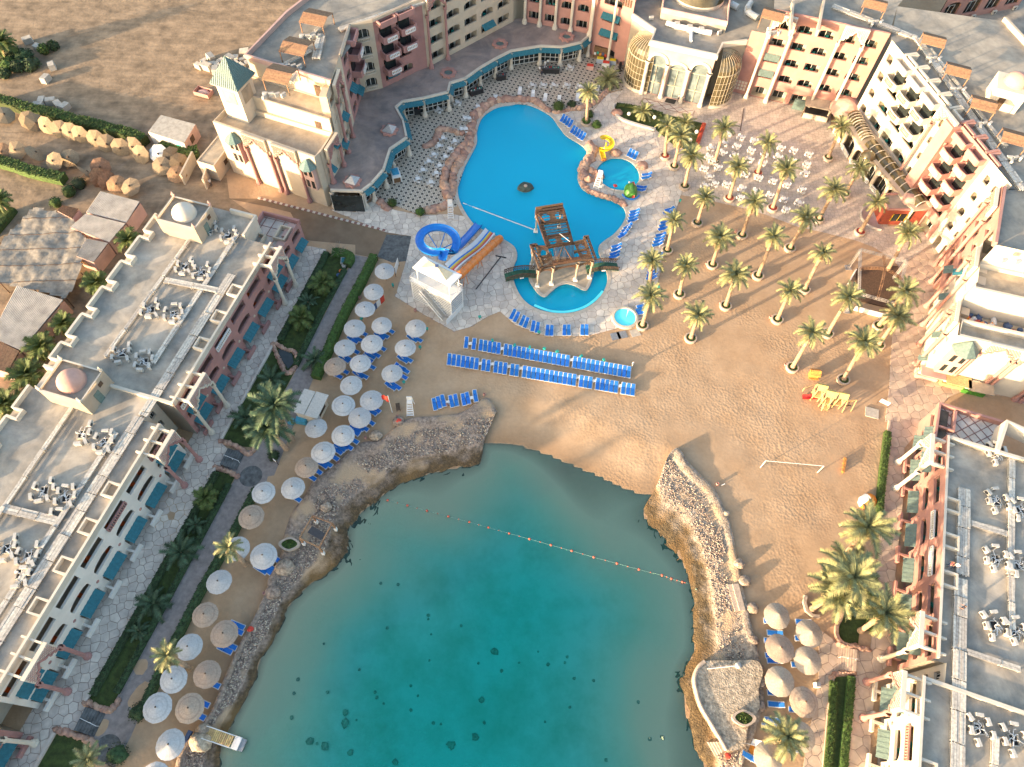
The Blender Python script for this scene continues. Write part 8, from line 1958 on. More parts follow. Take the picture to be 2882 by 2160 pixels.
# coral heads on the lagoon floor
rg=random.Random(12);sx,sy=np.array([0.0]),np.array([0.0]);n=0
spots=[(T13,x,y) for x,y in [(1080,70),(1230,80),(1490,345),(1490,380),(1515,510),(1775,435),(895,815),(365,900),(330,1020),(620,1010),(1030,1010),(1045,1055),(1105,1108),(1340,955),(1400,1040),(310,1230),(775,1185),(770,1275),(870,1250),(1535,1275),(1600,1285),(470,1435),(600,1475),(820,1530),(1205,1615),(1690,1465),(1895,1400),(1950,1075),(2065,655),(2125,825),(590,590),(1135,455),(1500,735),(1925,760),(1975,1270),(530,1455),(1340,1165)]]+[(T23,x,y) for x,y in [(228,660),(65,755),(315,770),(460,755),(480,705),(540,892),(708,910),(503,1140),(288,1265),(1093,1095),(1195,1415),(1305,1400),(815,1595),(1595,120)]]
X=[];
for k,(T,x,y) in enumerate(spots):
    p=T(x,y,-3.6);h=float(beach_h(np.array([p.x]),np.array([p.y]))[0]);p=T(x,y,h);big=k in (16,17,21,22,23,24,25,26,27,28);r=rg.uniform(.36,.52) if big else rg.uniform(.13,.24);b=MB();b.blob((0,0,0),r,r,r*.5,k,8,6,.3);tag(b.build('coral_head','coral_dark',None,(p.x,p.y,h+.05)),'broad dark coral patch on the lagoon floor' if big else 'small dark coral head on the lagoon floor','coral','coral heads on the lagoon floor')
# ------------------------------------------------------------------ beach and garden furniture
def truss(parent,pts,w_=.3,m='truss_metal',name='truss'):
    b=MB()
    for p,q in zip(pts,pts[1:]):
        p,q=Vector(p),Vector(q);d=(q-p);L=d.length;d.normalize();u=Vector((0,0,1)) if abs(d.z)<.9 else Vector((1,0,0));x=d.cross(u).normalized()*w_/2;y=x.cross(d).normalized()*w_/2
        cs=[x+y,x-y,-x-y,y-x]
        for c in cs:b.bar(p+c,q+c,.045)
        n=max(2,int(L/.45))
        for k in range(n):
            for i in range(4):b.bar(p+d*L*k/n+cs[i],p+d*L*(k+1)/n+cs[(i+1) % 4],.022)
    return b.build(name,m,parent)
SG=thing('stage_truss','open silver truss frame standing over a dark stage on the sand','stage frame');zt=4.6
tops=[T31(*q,zt) for q in ((800,500),(1200,600),(1110,965),(790,880))]
for p in tops:truss(SG,[(p.x,p.y,0),(p.x,p.y,zt)],name='leg');b=MB();b.box(p.x,p.y,0,1.0,1.0,.12);b.build('base_plate','metal_grey',SG)
for i in range(4):truss(SG,[tops[i],tops[(i+1) % 4]],name='top_truss')
m0,m1,m2,m3=(tops[3].lerp(tops[0],.55),tops[1].lerp(tops[2],.45),tops[0].lerp(tops[1],.5),tops[2].lerp(tops[3],.5))
for a,c in ((m0,m1),(m2,m3)):truss(SG,[Vector((a.lerp(c,t).x,a.lerp(c,t).y,zt+1.3*math.sin(math.pi*t))) for t in [k/8 for k in range(9)]],.28,'rust','arched_truss')
fl=T31.l([(770,660),(1125,640),(1135,780),(1090,1010),(760,930)],.25);b=MB();b.prism([p.xy for p in fl],0,.28);tag(b.build('stage_floor','wood_dark'),'dark brown wooden stage floor under the silver truss','stage')
for x,y,x2,y2 in ((690,800,745,700),(740,1020,850,1050),(850,1050,1020,1095)):
    a,c=T31(x,y),T31(x2,y2);b=MB();b.bar((a.x,a.y,.5),(c.x,c.y,.5),.15,1.0);tag(b.build('stage_barrier','frame_white'),'low white barrier panel beside the stage','barrier','white barriers round the stage')
Z2=lambda x,y,z=0.0:G(2200+x*.14473,980+y*.14473,z)
PY=thing('playground','wooden climbing playground with yellow striped roofs and a red slide','playground')
def phouse(x,y,z0,s_=1.25):
    c=Z2(x,y,z0+1.9);a=-.2
    for k in range(6):
        for sg in (-1,1):
            b=MB();x0=-s_/2;t0,t1=k/6,(k+1)/6;b.add([(-s_*.75,sg*s_*.72*t0,1.0-.6*t0),(s_*.75,sg*s_*.72*t0,1.0-.6*t0),(s_*.75,sg*s_*.72*t1,1.0-.6*t1),(-s_*.75,sg*s_*.72*t1,1.0-.6*t1)],[(0,1,2,3) if sg>0 else (3,2,1,0)]);b.build('roof_board','play_green' if k % 2 else 'play_yellow',PY,(c.x,c.y,z0+1.5),a)
    for dx in (-.55,.55):
        for dy in (-.55,.55):b=MB();b.box(dx*s_,dy*s_,0,.12,.12,z0+2.0);b.build('post','wood_yellow',PY,(c.x,c.y,0),a)
    b=MB();b.box(0,0,z0-.1,s_*1.3,s_*1.3,.12);b.build('platform','wood_yellow',PY,(c.x,c.y,0),a)
    for sg in (-1,1):b=MB();b.box(sg*.6*s_,0,z0+.1,.06,s_*1.2,.7);b.build('side_board','wood_yellow',PY,(c.x,c.y,0),a)
    return c
phouse(785,770,1.2,.95);c2=phouse(955,890,1.2,1.0);phouse(1195,930,1.0,.9)
a,c=Z2(830,925,1.2),Z2(405,960,.15);trough([a.lerp(c,k/8)-Vector((0,0,.25*math.sin(math.pi*k/8))) for k in range(9)],.75,.3,'red_gloss',PY,'slide')
a,c=Z2(880,1040,1.1),Z2(830,1215,.05)
for sg in (-.45,.45):d=Vector((sg,.12*sg,0));b=MB();b.bar(a+d,c+d,.1,.16);b.bar(a+d+Vector((0,0,.7)),c+d+Vector((0,0,.5)),.07);b.build('ramp_rail','wood_yellow',PY)
for k in range(9):p=a.lerp(c,(k+.5)/9);b=MB();b.box(p.x,p.y,p.z-.03,.9,.14,.05,-.2);b.build('ramp_board','wood_yellow',PY)
a,c=Z2(640,760,.1),Z2(400,840,.1);b=MB();b.bar(a+Vector((0,0,1)),c+Vector((0,0,.9)),.1);b.bar(a,a+Vector((0,0,1)),.1);b.bar(c,c+Vector((0,0,.9)),.1);b.build('climbing_rail','wood_yellow',PY)
SW=thing('swing_frame','wooden swing frame joined beside the playground houses','swing');p,q=Z2(1285,1030,2.1),Z2(1460,1010,2.1)
b=MB();b.bar(p,q,.13);b.build('beam','wood_yellow',SW)
for a in (p,q):
    for sg in (-.8,.8):b=MB();b.bar(a,(a.x+sg*.15,a.y+sg,0),.11);b.build('leg','wood_yellow',SW)
for t in (.35,.7):
    a=p.lerp(q,t);b=MB()
    for sg in (-.2,.2):b.bar((a.x+sg,a.y,2.1),(a.x+sg,a.y,.55),.025)
    b.box(a.x,a.y,.5,.5,.2,.05);b.build('swing_seat','wood_dark',SW)
c=Z2(640,500,.8);t=thing('play_hut','small orange wooden play hut on the sand near the playground','hut',(c.x,c.y,0),-.1);b=MB();b.box(0,0,0,1.25,1.0,1.1);b.build('wall','wood_orange',t)
for sg in (-1,1):
    for k in range(4):b=MB();t0,t1=k/4,(k+1)/4-.02;b.add([(-.75,sg*.75*t0,1.7-.65*t0),(.75,sg*.75*t0,1.7-.65*t0),(.75,sg*.75*t1,1.7-.65*t1),(-.75,sg*.75*t1,1.7-.65*t1)],[(0,1,2,3) if sg>0 else (3,2,1,0)]);b.build('roof_board','wood_orange',t)
b=MB();b.box(0,-.65,.35,1.4,.35,.08);b.build('bench','wood_orange',t)
# volleyball court
VB=thing('volleyball_net','white volleyball net on two poles on the open beach','net');p,q=T32(430,768),T22(2150,725)
for a in (p,q):b=MB();b.tube([(a.x,a.y,-.05),(a.x,a.y,2.35)],.06,7);b.build('pole','metal_white',VB)
b=MB();b.bar((p.x,p.y,2.32),(q.x,q.y,2.32),.05,.08);b.build('head_tape','cloth_white',VB);b=MB()
for z in (1.4,1.7,2.0):b.bar((p.x,p.y,z),(q.x,q.y,z),.012)
for k in range(28):a=p.lerp(q,(k+.5)/28);b.bar((a.x,a.y,1.4),(a.x,a.y,2.3),.012)
b.build('mesh','metal_dark',VB)
# wooden back rest bench on the beach
a,c=T32(640,775),T32(660,650);d=(c-a).normalized();t=thing('beach_bench','narrow orange brown slatted bench on the open sand','bench',(0,0,0))
for k in range(3):o=Vector((-d.y,d.x,0))*(.14*k-.14);b=MB();b.bar(a+o+Vector((0,0,.5)),c+o+Vector((0,0,.5)),.11,.05);b.build('seat_slat','wood_orange',t)
for k in range(4):p=a.lerp(c,(k+.3)/3.6);b=MB();b.box(p.x,p.y,0,.09,.4,.5);b.build('leg','wood_orange',t)
# tent
c=T32(870,1010,.5);t=thing('beach_tent','small orange and white pop-up tent beside the beach hedge','tent',(c.x,c.y,0),.6);n=10;b=MB();b2=MB()
for k in range(n):
    a0,a1=2*math.pi*k/n,2*math.pi*(k+1)/n
    for i in range(4):
        f0,f1=i/4,(i+1)/4;P=lambda a,f:(1.4*math.cos(f*1.57)*math.cos(a),1.1*math.cos(f*1.57)*math.sin(a),1.35*math.sin(f*1.57));(b2 if k in (2,3,4) else b).quad(P(a0,f0),P(a1,f0),P(a1,f1),P(a0,f1))
b.build('shell','orange_cloth',t);b2.build('white_panel','cloth_white',t)
def board(p,rz,w_,h,m,lab,cat='sign',tilt=0.0,legs=True):
    t=thing('sign_board',lab,cat,p,rz);b=MB();b.box(0,0,.6,w_,.06,h);b.build('panel',m,t)
    for x in (-w_/2,w_/2):b=MB();b.box(x,0,0,.08,.09,.62+h);b.build('post','wood_dark',t)
    return t
board(T32(985,190),-.5,1.5,.9,'screen_print','white information board with small pictures at the edge of the beach');board(T11(1225,690),1.45,2.2,1.6,'frame_white','tall white notice board between the parasols and the slide terrace');board(T12(180,690),-.6,.7,.6,'frame_white','small white sign in front of the shore shrub');board(T11(1035,590),-.3,.9,.5,'frame_white','small white sign on the tip of the northern hedge')
p=T32(900,255);b=MB();b.box(0,0,0,1.9,1.6,.12);tag(b.build('slab','concrete',None,(p.x,p.y,0),-.25),'pale concrete slab lying flush in the sand near the board','slab')
# shore kiosk
q=[LL(17.6,10.8),LL(17.6,13.8),LL(21.0,13.8),LL(21.0,10.8)];KS=thing('shore_kiosk','small grey roofed beach kiosk below the gravel walk','kiosk');plain(KS,[p.xy for p in q],0,2.4,'cream_light','concrete',0);b=MB();b.prism([LL(17.3,10.5).xy,LL(17.3,12.2).xy,LL(21.2,12.2).xy,LL(21.2,10.5).xy],2.42,2.62,bottom=True);b.build('roof_slab','ac_white',KS);b=MB();b.prism([LL(17.2,12.3).xy,LL(17.2,14.2).xy,LL(21.2,14.2).xy,LL(21.2,12.3).xy],2.42,2.55,bottom=True);b.build('roof_slab','ac_white',KS)
F=Fac(LL(17.6,13.8).xy,LL(21.0,13.8).xy);b=MB();b.box(F.L*.5,.04,.9,2.0,.06,1.0);b.build('hatch','glass_dark',KS,F.P(0,0,0),F.ang);b=MB();b.box(F.L*.85,.05,.3,.6,.06,1.6);b.build('poster','screen_print',KS,F.P(0,0,0),F.ang)
p=T12(400,335);t=thing('blue_counter','turquoise counter and stools behind the shore kiosk','counter',(p.x,p.y,0),-.15);b=MB();b.box(0,0,0,1.5,.8,.9);b.build('counter','blue_paint',t);b=MB();b.box(-1.4,-.3,0,.8,.8,.7);b.build('cabinet','blue_paint',t)
# swing frame on the western platform
t=thing('gazebo_frame','square timber gazebo frame with white feet on the shaded stone platform','gazebo');tp=[T12(*q,3.1) for q in ((490,1145),(660,1208),(548,1418),(378,1335))]
for i in range(4):a,c=tp[i],tp[(i+1) % 4];b=MB();b.bar(a,c,.16,.2);b.build('beam','wood_shade',t)
for a in tp:b=MB();b.box(a.x,a.y,.3,.2,.2,2.8);b.build('post','wood_shade',t);b=MB();b.box(a.x,a.y,.3,.34,.34,.9);b.build('post_base','frame_white',t)
p=T12(540,1315);b=MB();b.box(0,0,.62,2.1,1.0,.08);b.box(-.8,0,0,.1,.8,.62);b.box(.8,0,0,.1,.8,.62);tag(b.build('dark_table','metal_dark',None,(p.x,p.y,.5),-.45),'dark massage table under the gazebo frame','table')
# flag, table, lifeguard seats
p=T12(1180,252);t=thing('flag_pole','red flag on a white pole above the bank','flag',(p.x,p.y,0));b=MB();b.tube([(0,0,0),(0,0,5.2)],.06,6,r1=.04);b.build('pole','metal_white',t);b=MB();n=8
for k in range(n):x0,x1=-.95*k/n,-.95*(k+1)/n;y=lambda x:.12*math.sin(x*7);b.quad((x0,y(x0),5.1),(x1,y(x1),5.0),(x1,y(x1),3.3+.6*abs(x1)),(x0,y(x0),3.3+.6*abs(x0)))
b.build('cloth','red_cloth',t)
p=T12(1232,215);b=MB();b.box(0,0,.5,.6,1.2,.06)
for x in (-.25,.25):
    for y in (-.5,.5):b.box(x,y,0,.06,.06,.5)
tag(b.build('wooden_table','wood_dark',None,(p.x,p.y,0),.25),'small brown wooden table beside the flag pole','table')
def guard(p,rz,lab):
    t=thing('lifeguard_chair',lab,'lifeguard chair',p,rz)
    for sg in (-1,1):b=MB();b.bar((sg*.5,-1.1,0),(sg*.35,.1,2.0),.09);b.bar((sg*.5,.9,0),(sg*.35,.45,3.0),.09);b.build('side_frame','white_gloss',t)
    for k in range(6):f=k/6+.08;b=MB();b.box(0,-1.1+1.2*f,2.0*f,.95-.25*f,.22,.06);b.build('step','white_gloss',t)
    b=MB();b.box(0,.25,2.0,.8,.65,.08);b.build('seat','white_gloss',t);b=MB();b.box(0,.5,2.1,.75,.08,.9);b.build('backrest','white_gloss',t)
    return t
guard(T11(1685,195),.1,'white lifeguard chair by the western pool rocks');guard(T20(745,1600),-.35,'white lifeguard chair between the main pool and the children pool');guard(T12(1340,225),.05,'white lifeguard chair on the sand above the bank')
p=T20(775,1630);tag(put('garden_chair',CH_W,None,(p.x,p.y,.05),.5),'white plastic chair beside the lifeguard seat at the children pool','chair')
# jetty
a,c=T03(1790,1360,.1),T03(2100,1470,-.3);d=(c-a);L=d.length;t=thing('jetty','slatted wooden gangway with white rails running into the lagoon','jetty',(a.x,a.y,0),math.atan2(d.y,d.x))
for k in range(14):b=MB();b.box(L*.7*(k+.5)/14,0,.42-.03*k,L*.7/14-.05,1.15,.06);b.build('plank','wood_yellow',t)
for y in (-.65,.65):
    b=MB();b.bar((0,y,.4),(L*.72,y,-.05),.1,.16);b.bar((0,y,1.2),(L*.72,y,.75),.06)
    for k in range(5):b.bar((L*.72*k/4,y,.4-.45*k/4),(L*.72*k/4,y,1.2-.45*k/4),.05)
    b.build('handrail','white_gloss',t)
b=MB();b.box(L*.8,0,-.75,L*.18,1.4,.45);b.build('float','white_gloss',t);b=MB();b.box(L*.95,0,-.85,L*.14,1.3,.35);b.build('float_end','metal_grey',t)
p=T03(1625,1400);b=MB();b.box(0,0,0,.5,1.4,.35);tag(b.build('blue_crate','denim',None,(p.x,p.y,0),-.3),'dark blue box lying on the sand near the jetty','box')
# small teal garden spotlights, clay ash pots, lamp globes
b=MB();b.tube([(0,0,0),(0,0,.7)],.05,6);SPp=b.mesh('stake','metal_dark');b=MB();b.box(0,0,.6,.42,.32,.36);SPh=b.mesh('lamp_head','teal_plastic')
for T,x,y in [(T11,1185,815),(T11,915,1105),(T11,1480,1192),(T11,1420,1350),(T11,1280,1652),(T11,2045,1294),(T21,25,1335),(T21,155,1354),(T21,282,1364),(T21,393,1390),(T21,600,1430),(T21,795,1462),(T21,235,1220),(T21,1265,830),(T21,1455,85),(T11,1935,1090)]:
    p=T(x,y,.5);t=thing('garden_speaker','small teal lamp box on a short stake in the sand','lamp',(p.x,p.y,0),R0.random()*3,'teal lamp boxes on the sand');put('stake',SPp,t);put('lamp_head',SPh,t)
b=MB();b.lathe((0,0,0),[(.16,0),(.22,.25),(.2,.5),(.16,.5),(.15,.3),(.01,.3)],10);POT=b.mesh('ash_pot','pink')
for T,x,y in [(T12,950,474),(T12,717,692),(T12,1225,292),(T12,1655,190),(T12,1975,102),(T22,1775,874),(T11,1380,1035),(T11,900,925),(T13,78,158),(T21,1680,630),(T21,1935,350),(T21,2070,705),(T21,1800,970),(T31,150,1500),(T31,610,1620),(T31,20,1090)]:
    p=T(x,y);tag(put('ash_pot',POT,None,(p.x,p.y,0)),'small terracotta ash pot standing on the sand','pot','terracotta ash pots on the sand')
b=MB();b.tube([(0,0,0),(0,0,.5)],.05,6);GP=b.mesh('post','metal_dark');b=MB();b.blob((0,0,.75),.36,.36,.36,0,12,8,0);GB=b.mesh('globe','frame_white')
for x,y in ((1015,985),(1235,1015),(1600,1140),(1545,1210)):p=T20(x,y,.8);t=thing('globe_lamp','white globe lamp on the lawn bed before the lobby','lamp',(p.x,p.y,.05),0,'globe lamps on the lobby lawn');put('post',GP,t);put('globe',GB,t)
# bars and buffet counters on the mosaic
def counter(T,x,y,l,w_,rz,lab,m='black',extra=None):
    p=T(x,y,.6);t=thing('buffet_counter',lab,'counter',(p.x,p.y,.03),rz);b=MB();b.box(0,0,0,l,w_,1.0);b.build('cabinet',m,t);b=MB();b.box(0,0,1.0,l+.1,w_+.1,.06);b.build('top','metal_dark' if m=='black' else 'glass_dark',t);rg=random.Random(x)
    for k in range(int(l/.35)):b=MB();b.lathe((-l/2+.2+k*.35,rg.uniform(-.2,.2),1.06),[(.09,0),(.09,.16),(.03,.22),(.03,.3)],8);b.build('bottle',rg.choice(['cloth_white','teal_plastic','red_cloth','glass_pale']),t)
counter(T20,335,605,3.6,.9,.03,'long black bar counter with bottles before the restaurant windows');counter(T10,2120,665,1.8,.9,.3,'black grill counter by the restaurant columns');counter(T10,1905,790,2.6,.9,.5,'black buffet counter by the restaurant columns');counter(T10,1395,962,1.2,.8,.2,'small dark buffet counter in the restaurant bend')
p=T10(1210,1520,.6);t=thing('ice_cabinet','white service cabinet with blue top and wooden front by the restaurant','cabinet',(p.x,p.y,.03),.35);b=MB();b.box(0,0,0,1.6,2.4,1.3);b.build('body','frame_white',t);b=MB();b.box(0,.2,1.3,1.2,1.6,.1);b.build('top','blue_paint',t);b=MB();b.box(0,-1.22,.1,1.2,.06,1.0);b.build('front','wood',t)
for x,y,m,lab in ((765,520,'screen_print','low colourful brochure stand by the cream gate'),(872,535,'screen_print','easel picture board by the pink wall'),(678,580,'pink_pale','pink and white cloth covered table on the mosaic'),(815,555,'cloth_white','white cloth covered display table by the gate')):
    p=T20(x,y,.5);t=thing('display_stand',lab,'stand',(p.x,p.y,.03),-.1);b=MB();b.box(0,0,0,1.5,.8,.85,top=.95);b.build('cover',m,t);b=MB();b.box(0,0,.86,1.3,.7,.12);b.build('goods','red_cloth' if m != 'screen_print' else 'yellow_gloss',t)
for x,y in ((940,565),(935,600)):p=T20(x,y,.5);b=MB();b.box(0,0,0,.5,.5,1.1);tag(b.build('loudspeaker','black',None,(p.x,p.y,.03)),'black floor loudspeaker by the glass apse','loudspeaker','loudspeakers by the apse')
p=T20(775,420,2.0);t=thing('shop_window','small red shop front with goods under the cream gate','shop front',(p.x,p.y-.2,0),-.28);b=MB();b.box(0,0,0,2.8,.5,2.4);b.build('front','wood',t)
for k in range(5):b=MB();b.box(-1.1+k*.55,-.3,.7+.3*(k % 2),.4,.1,.5);b.build('ware',['cloth_white','teal_plastic','orange_cloth','denim','red_cloth'][k],t)
# children's slides
p=T20(800,1300,.5);t=thing('spiral_slide','yellow spiral slide with orange mouth into the children pool','slide',(0,0,0));pts=[]
for k in range(20):f=k/19;a=2.6-5.2*f;pts.append((p.x+.2+1.05*math.cos(a),p.y+.3+1.05*math.sin(a),2.3-1.5*f))
e=T20(795,1385,.1);pts += [(Vector(pts[-1]).lerp(e,k/5).x,Vector(pts[-1]).lerp(e,k/5).y,.8-.7*k/5) for k in range(1,6)];trough(pts,.85,.42,'yellow_gloss',t,'flume')
b=MB();b.tube([(p.x+.2,p.y+.3,0),(p.x+.2,p.y+.3,2.0)],.14,8);b.build('post','yellow_gloss',t);b=MB();b.blob((e.x,e.y-.1,.25),.55,.3,.28,2,10,6,.1);b.build('mouth','orange_gloss',t)
p=G(1640+1500*KZ,420+1300*KZ,.5);t=thing('green_slide','green mound slide with a red chute at the children pool','slide',(p.x,p.y,0));b=MB();b.blob((0,0,.4),1.15,1.35,1.5,5,16,10,.12,flat=-.4);b.build('mound','green_gloss',t);trough([(.1,.7,1.9),(.2,0,1.85),(.3,-.7,1.2),(.35,-1.5,.35)],.45,.2,'red_gloss',t,'chute');b=MB();b.lathe((0,-.2,0),[(1.6,.0),(1.65,.28),(1.45,.3),(1.4,.1)],20,a0=3.4,a1=6.0);b.build('basin_rim','blue_gloss',t);b=MB();b.blob((-.45,.75,1.75),.2,.2,.2,0,8,6,0);b.build('knob','frame_white',t)
p=G(1640+960*KZ,420+1400*KZ);t=thing('flower_sprinkler','red flower shaped sprinkler on a thin stem by the children pool','sprinkler',(p.x,p.y,0));b=MB();b.tube([(0,0,0),(0,0,1.9)],.04,6);b.build('stem','metal_dark',t);b=MB();b.blob((0,0,2.0),.4,.4,.15,4,10,5,.2);b.build('head','red_gloss',t)
# white cabana rails on steps, floor grates, lying pole
for a,c in ((LL(29.5,3.7,.9),LL(29.7,6.0,.9)),(LL(64.0,3.7,.9),LL(64.2,6.0,.9)),(T33(630,700,.8),T33(785,722,1.2))):
    t=thing('stair_rail','white handrail down the middle of the garden steps','handrail',(0,0,0),0,'white handrails of the garden steps');b=MB();b.bar(a,c,.06)
    for f in (.05,.5,.95):p=a.lerp(c,f);b.bar(p,(p.x,p.y,.05),.05)
    b.build('rail','metal_white',t)
for x,y in ((898,1250),(955,1238),(1068,1222)):
    p=T21(x,y);b=MB();b.box(0,0,0,1.5,1.3,.03);t=tag(b.build('floor_grate','metal_grey' if x<1000 else 'concrete',None,(p.x,p.y,.01),.3),'dark metal floor grate in the sand by the foot pool' if x<1000 else 'pale floor slab in the sand by the foot pool','grate','floor grates by the foot pool')
a,c=T23(1690,808,1.1),T23(1960,778,1.1);t=thing('lying_lamp','white lamp pole with round head lying on the sunny platform','pole');b=MB();b.tube([a,c],.07,6);b.build('pole','metal_white',t);b=MB();b.lathe((c.x,c.y,.97),[(.4,0),(.38,.2),(.05,.24)],14);b.build('head','ac_white',t)
p=T11(780,608);t=thing('glass_box','teal glass topped well box in the northern garden','box',(p.x,p.y,0),.1);b=MB();b.box(0,0,0,1.6,1.3,.5);b.build('frame','concrete',t);b=MB();b.box(0,0,.5,1.35,1.05,.03);b.build('glass','teal',t)
for x,y,m,lab in ((765,655,'concrete','grey flower pot in the northern garden'),(742,700,'orange_plastic','terracotta flower pot in the northern garden'),(720,735,'denim','blue flower pot in the northern garden')):p=T11(x,y);b=MB();b.lathe((0,0,0),[(.25,0),(.38,.5),(.3,.55),(.01,.4)],12);tag(b.build('flower_pot',m,None,(p.x,p.y,0)),lab,'pot')
p=T11(1060,960,1.2);t=thing('beach_banner','leaning red white and blue banner panels beside a shaded parasol','banner',(p.x,p.y,0),1.0)
for k,m in enumerate(('denim','cloth_white','red_cloth')):b=MB();b.box(-.9+k*.9,0,.3,.85,.05,1.5);b.build('panel',m,t)
for T,x,y,lab in ((T12,1235,322,'red float vest lying on a boulder of the shaded bank'),(T23,1868,1562,'red float vest lying on a rock of the sunny bank'),(T03,2165,465,'red float vest lying on the low bank wall')):p=T(x,y,.8);b=MB();b.blob((0,0,0),.4,.32,.14,3,9,5,.3);tag(b.build('life_vest','red_cloth',None,(p.x,p.y,p.z+.02)),lab,'vest')
p=T33(430,945,.5);t=thing('waste_bin','square white waste bin at the corner of the shore walk','bin',(p.x,p.y,0));b=MB();b.box(0,0,0,.6,.6,.9,top=.9);b.build('body','frame_white',t);b=MB();b.box(0,0,.9,.5,.5,.05);b.build('lid','metal_grey',t)
p=T22(1812,882);b=MB();b.tube([(0,0,.05),(.5,.25,.12)],.07,6);tag(b.build('driftwood','cloth_white',None,(p.x,p.y,0)),'short white post lying by the bank wall','post')
p=T20(1960,1050);a,c=T20(2005,940),T20(1975,1135);b=MB();b.bar((a.x,a.y,.05),(c.x,c.y,.05),.12,.06);struct(b.build('drain_channel','wood_dark'))
# ------------------------------------------------------------------ people
def person_mesh(pose,top_m,leg_m,hair='black'):
    """one continuous skinned figure; clothing follows body height"""
    J=[(0,0,.94),(0,0,1.12),(0,0,1.32),(0,.005,1.46),(0,.015,1.52),(0,.02,1.60),(0,.01,1.70)];Rr=[.145,.125,.15,.085,.055,.092,.075];E=[(0,1),(1,2),(2,3),(3,4),(4,5),(5,6)]
    def add(p,r,par):J.append(p);Rr.append(r);E.append((par,len(J)-1));return len(J)-1
    for s_ in (-1,1):
        sw=pose.get('arm',.1)*s_ if pose.get('walk') else pose.get('arm',.1)
        sh=add((.18*s_,0,1.38),.06,2);el=add((.235*s_,sw*.5-.02,1.12),.045,sh);wr=add((.24*s_,sw+.05+pose.get('reach',0)*.2,.90+pose.get('reach',0)*.18),.032,el);hd=add((.24*s_,sw+.09+pose.get('reach',0)*.28,.83+pose.get('reach',0)*.2),.03,wr)
        for k,(dx,dl) in enumerate(((-.024,.075),(-.008,.09),(.008,.085),(.024,.07))):f1=add((.24*s_+dx,J[hd][1]+.02,J[hd][2]-dl*.6),.0095,hd);add((.24*s_+dx,J[hd][1]+.035,J[hd][2]-dl),.008,f1)
        th=add((.24*s_-.035*s_,J[hd][1]+.03,J[hd][2]+.0),.010,hd);add((.24*s_-.05*s_,J[hd][1]+.055,J[hd][2]-.03),.009,th)
        st=pose.get('walk',0)*s_;hp=add((.09*s_,0,.86),.095,0);kn=add((.095*s_,st*.5+.02,.48),.062,hp);an=add((.095*s_,st-.01,.09),.042,kn);add((.105*s_,st+.14,.035),.035,an)
    me=bpy.data.meshes.new('person_body');me.from_pydata(J,E,[]);o=bpy.data.objects.new('tmp',me);COL.objects.link(o);sk=o.modifiers.new('s','SKIN')
    for v,r in zip(me.skin_vertices[0].data,Rr):v.radius=(r,r*.82)
    me.skin_vertices[0].data[0].use_root=True;sb=o.modifiers.new('u','SUBSURF');sb.levels=1;sb.render_levels=1
    dg=bpy.context.evaluated_depsgraph_get();m2=bpy.data.meshes.new_from_object(o.evaluated_get(dg));bpy.data.objects.remove(o);m2.name='person'
    m2.materials.clear()
    for m in ('skin',top_m,leg_m,hair):m2.materials.append(MATS[m])
    for f in m2.polygons:
        z,y,x=f.center.z,f.center.y,abs(f.center.x);f.use_smooth=True
        f.material_index=3 if z>1.66 or (z>1.56 and y<-.02) else (0 if z>1.47 else (1 if z>.95 and not (x>.2 and z<1.15) else (0 if x>.18 else (2 if z>.1 else 3))))
    return m2
PM={'white_dark':person_mesh({'walk':.16,'arm':.14},'cloth_white','cloth_dark'),'dark':person_mesh({'arm':.06,'reach':.8},'cloth_dark','cloth_dark'),'red_blue':person_mesh({'walk':.1,'arm':.1},'cloth_red','denim'),'white_white':person_mesh({'walk':.2,'arm':.16},'cloth_white','cloth_white')}
def person(p,rz,kind,lab):return tag(put('person',PM[kind],None,p,rz),lab,'person')
def pz(T,x,y,z):p=T(x,y,z);return (p.x,p.y,z)
person(pz(T20,1435,880,.04),.4,'white_dark','person in white shirt walking at the lobby doors');person(pz(T20,1478,900,.04),2.6,'dark','person in dark clothes standing at the lobby doors');person(pz(T20,240,635,.05),-.6,'white_dark','person in white shirt at the end of the black bar');person(pz(T20,288,590,.05),3.1,'white_white','person in white behind the black bar');person(pz(T20,312,575,.05),3.0,'white_dark','person in white shirt and dark trousers behind the black bar');person(pz(T20,258,672,.05),.2,'dark','person in black standing before the black bar')
person(pz(T21,1040,1515,.02),.6,'white_white','person in white walking at the end of the beach row');person(pz(T00,1830,1610,.02),.5,'white_dark','person in white shirt in the yard behind the service building');person(pz(T32,1550,1575,RZ),.8,'red_blue','person in red shirt standing on the salmon house roof');person(pz(T32,1595,1590,RZ),2.4,'white_dark','person in white shirt standing on the salmon house roof');person(pz(T33,1648,295,RZ),1.0,'dark','person in black standing on the plank run of the east roof')

# tell look-alikes apart by how near they stand to a landmark
def rank(old,new,lm,at):
    L=sorted([o for o in bpy.data.objects if o.get('label')==old],key=lambda o:(o.location.xy-Vector(at[:2])).length)
    for k,o in enumerate(L):o['label']=f'{new}, '+('' if k==0 else (ORD(k) if k<10 else f"{k+1}{'st' if k % 10 == 0 and k != 10 else 'nd' if k % 10 == 1 and k != 11 else 'rd' if k % 10 == 2 and k != 12 else 'th'}")+' ')+f'nearest to {lm}'
tw=c0;ht_=T00(1480,1130)
rank(WS,'white thatched parasol on the shaded sand','the slide tower',tw);rank(TS,'tan thatched parasol on the shaded sand','the slide tower',tw)
rank('round tan thatched parasol on the sunny sand by the shore walk','tan thatched parasol on the sunny sand','the curved planter wall',T33(330,300));rank('round pale thatched parasol on the sunny sand by the shore walk','pale thatched parasol on the sunny sand','the curved planter wall',T33(330,300))
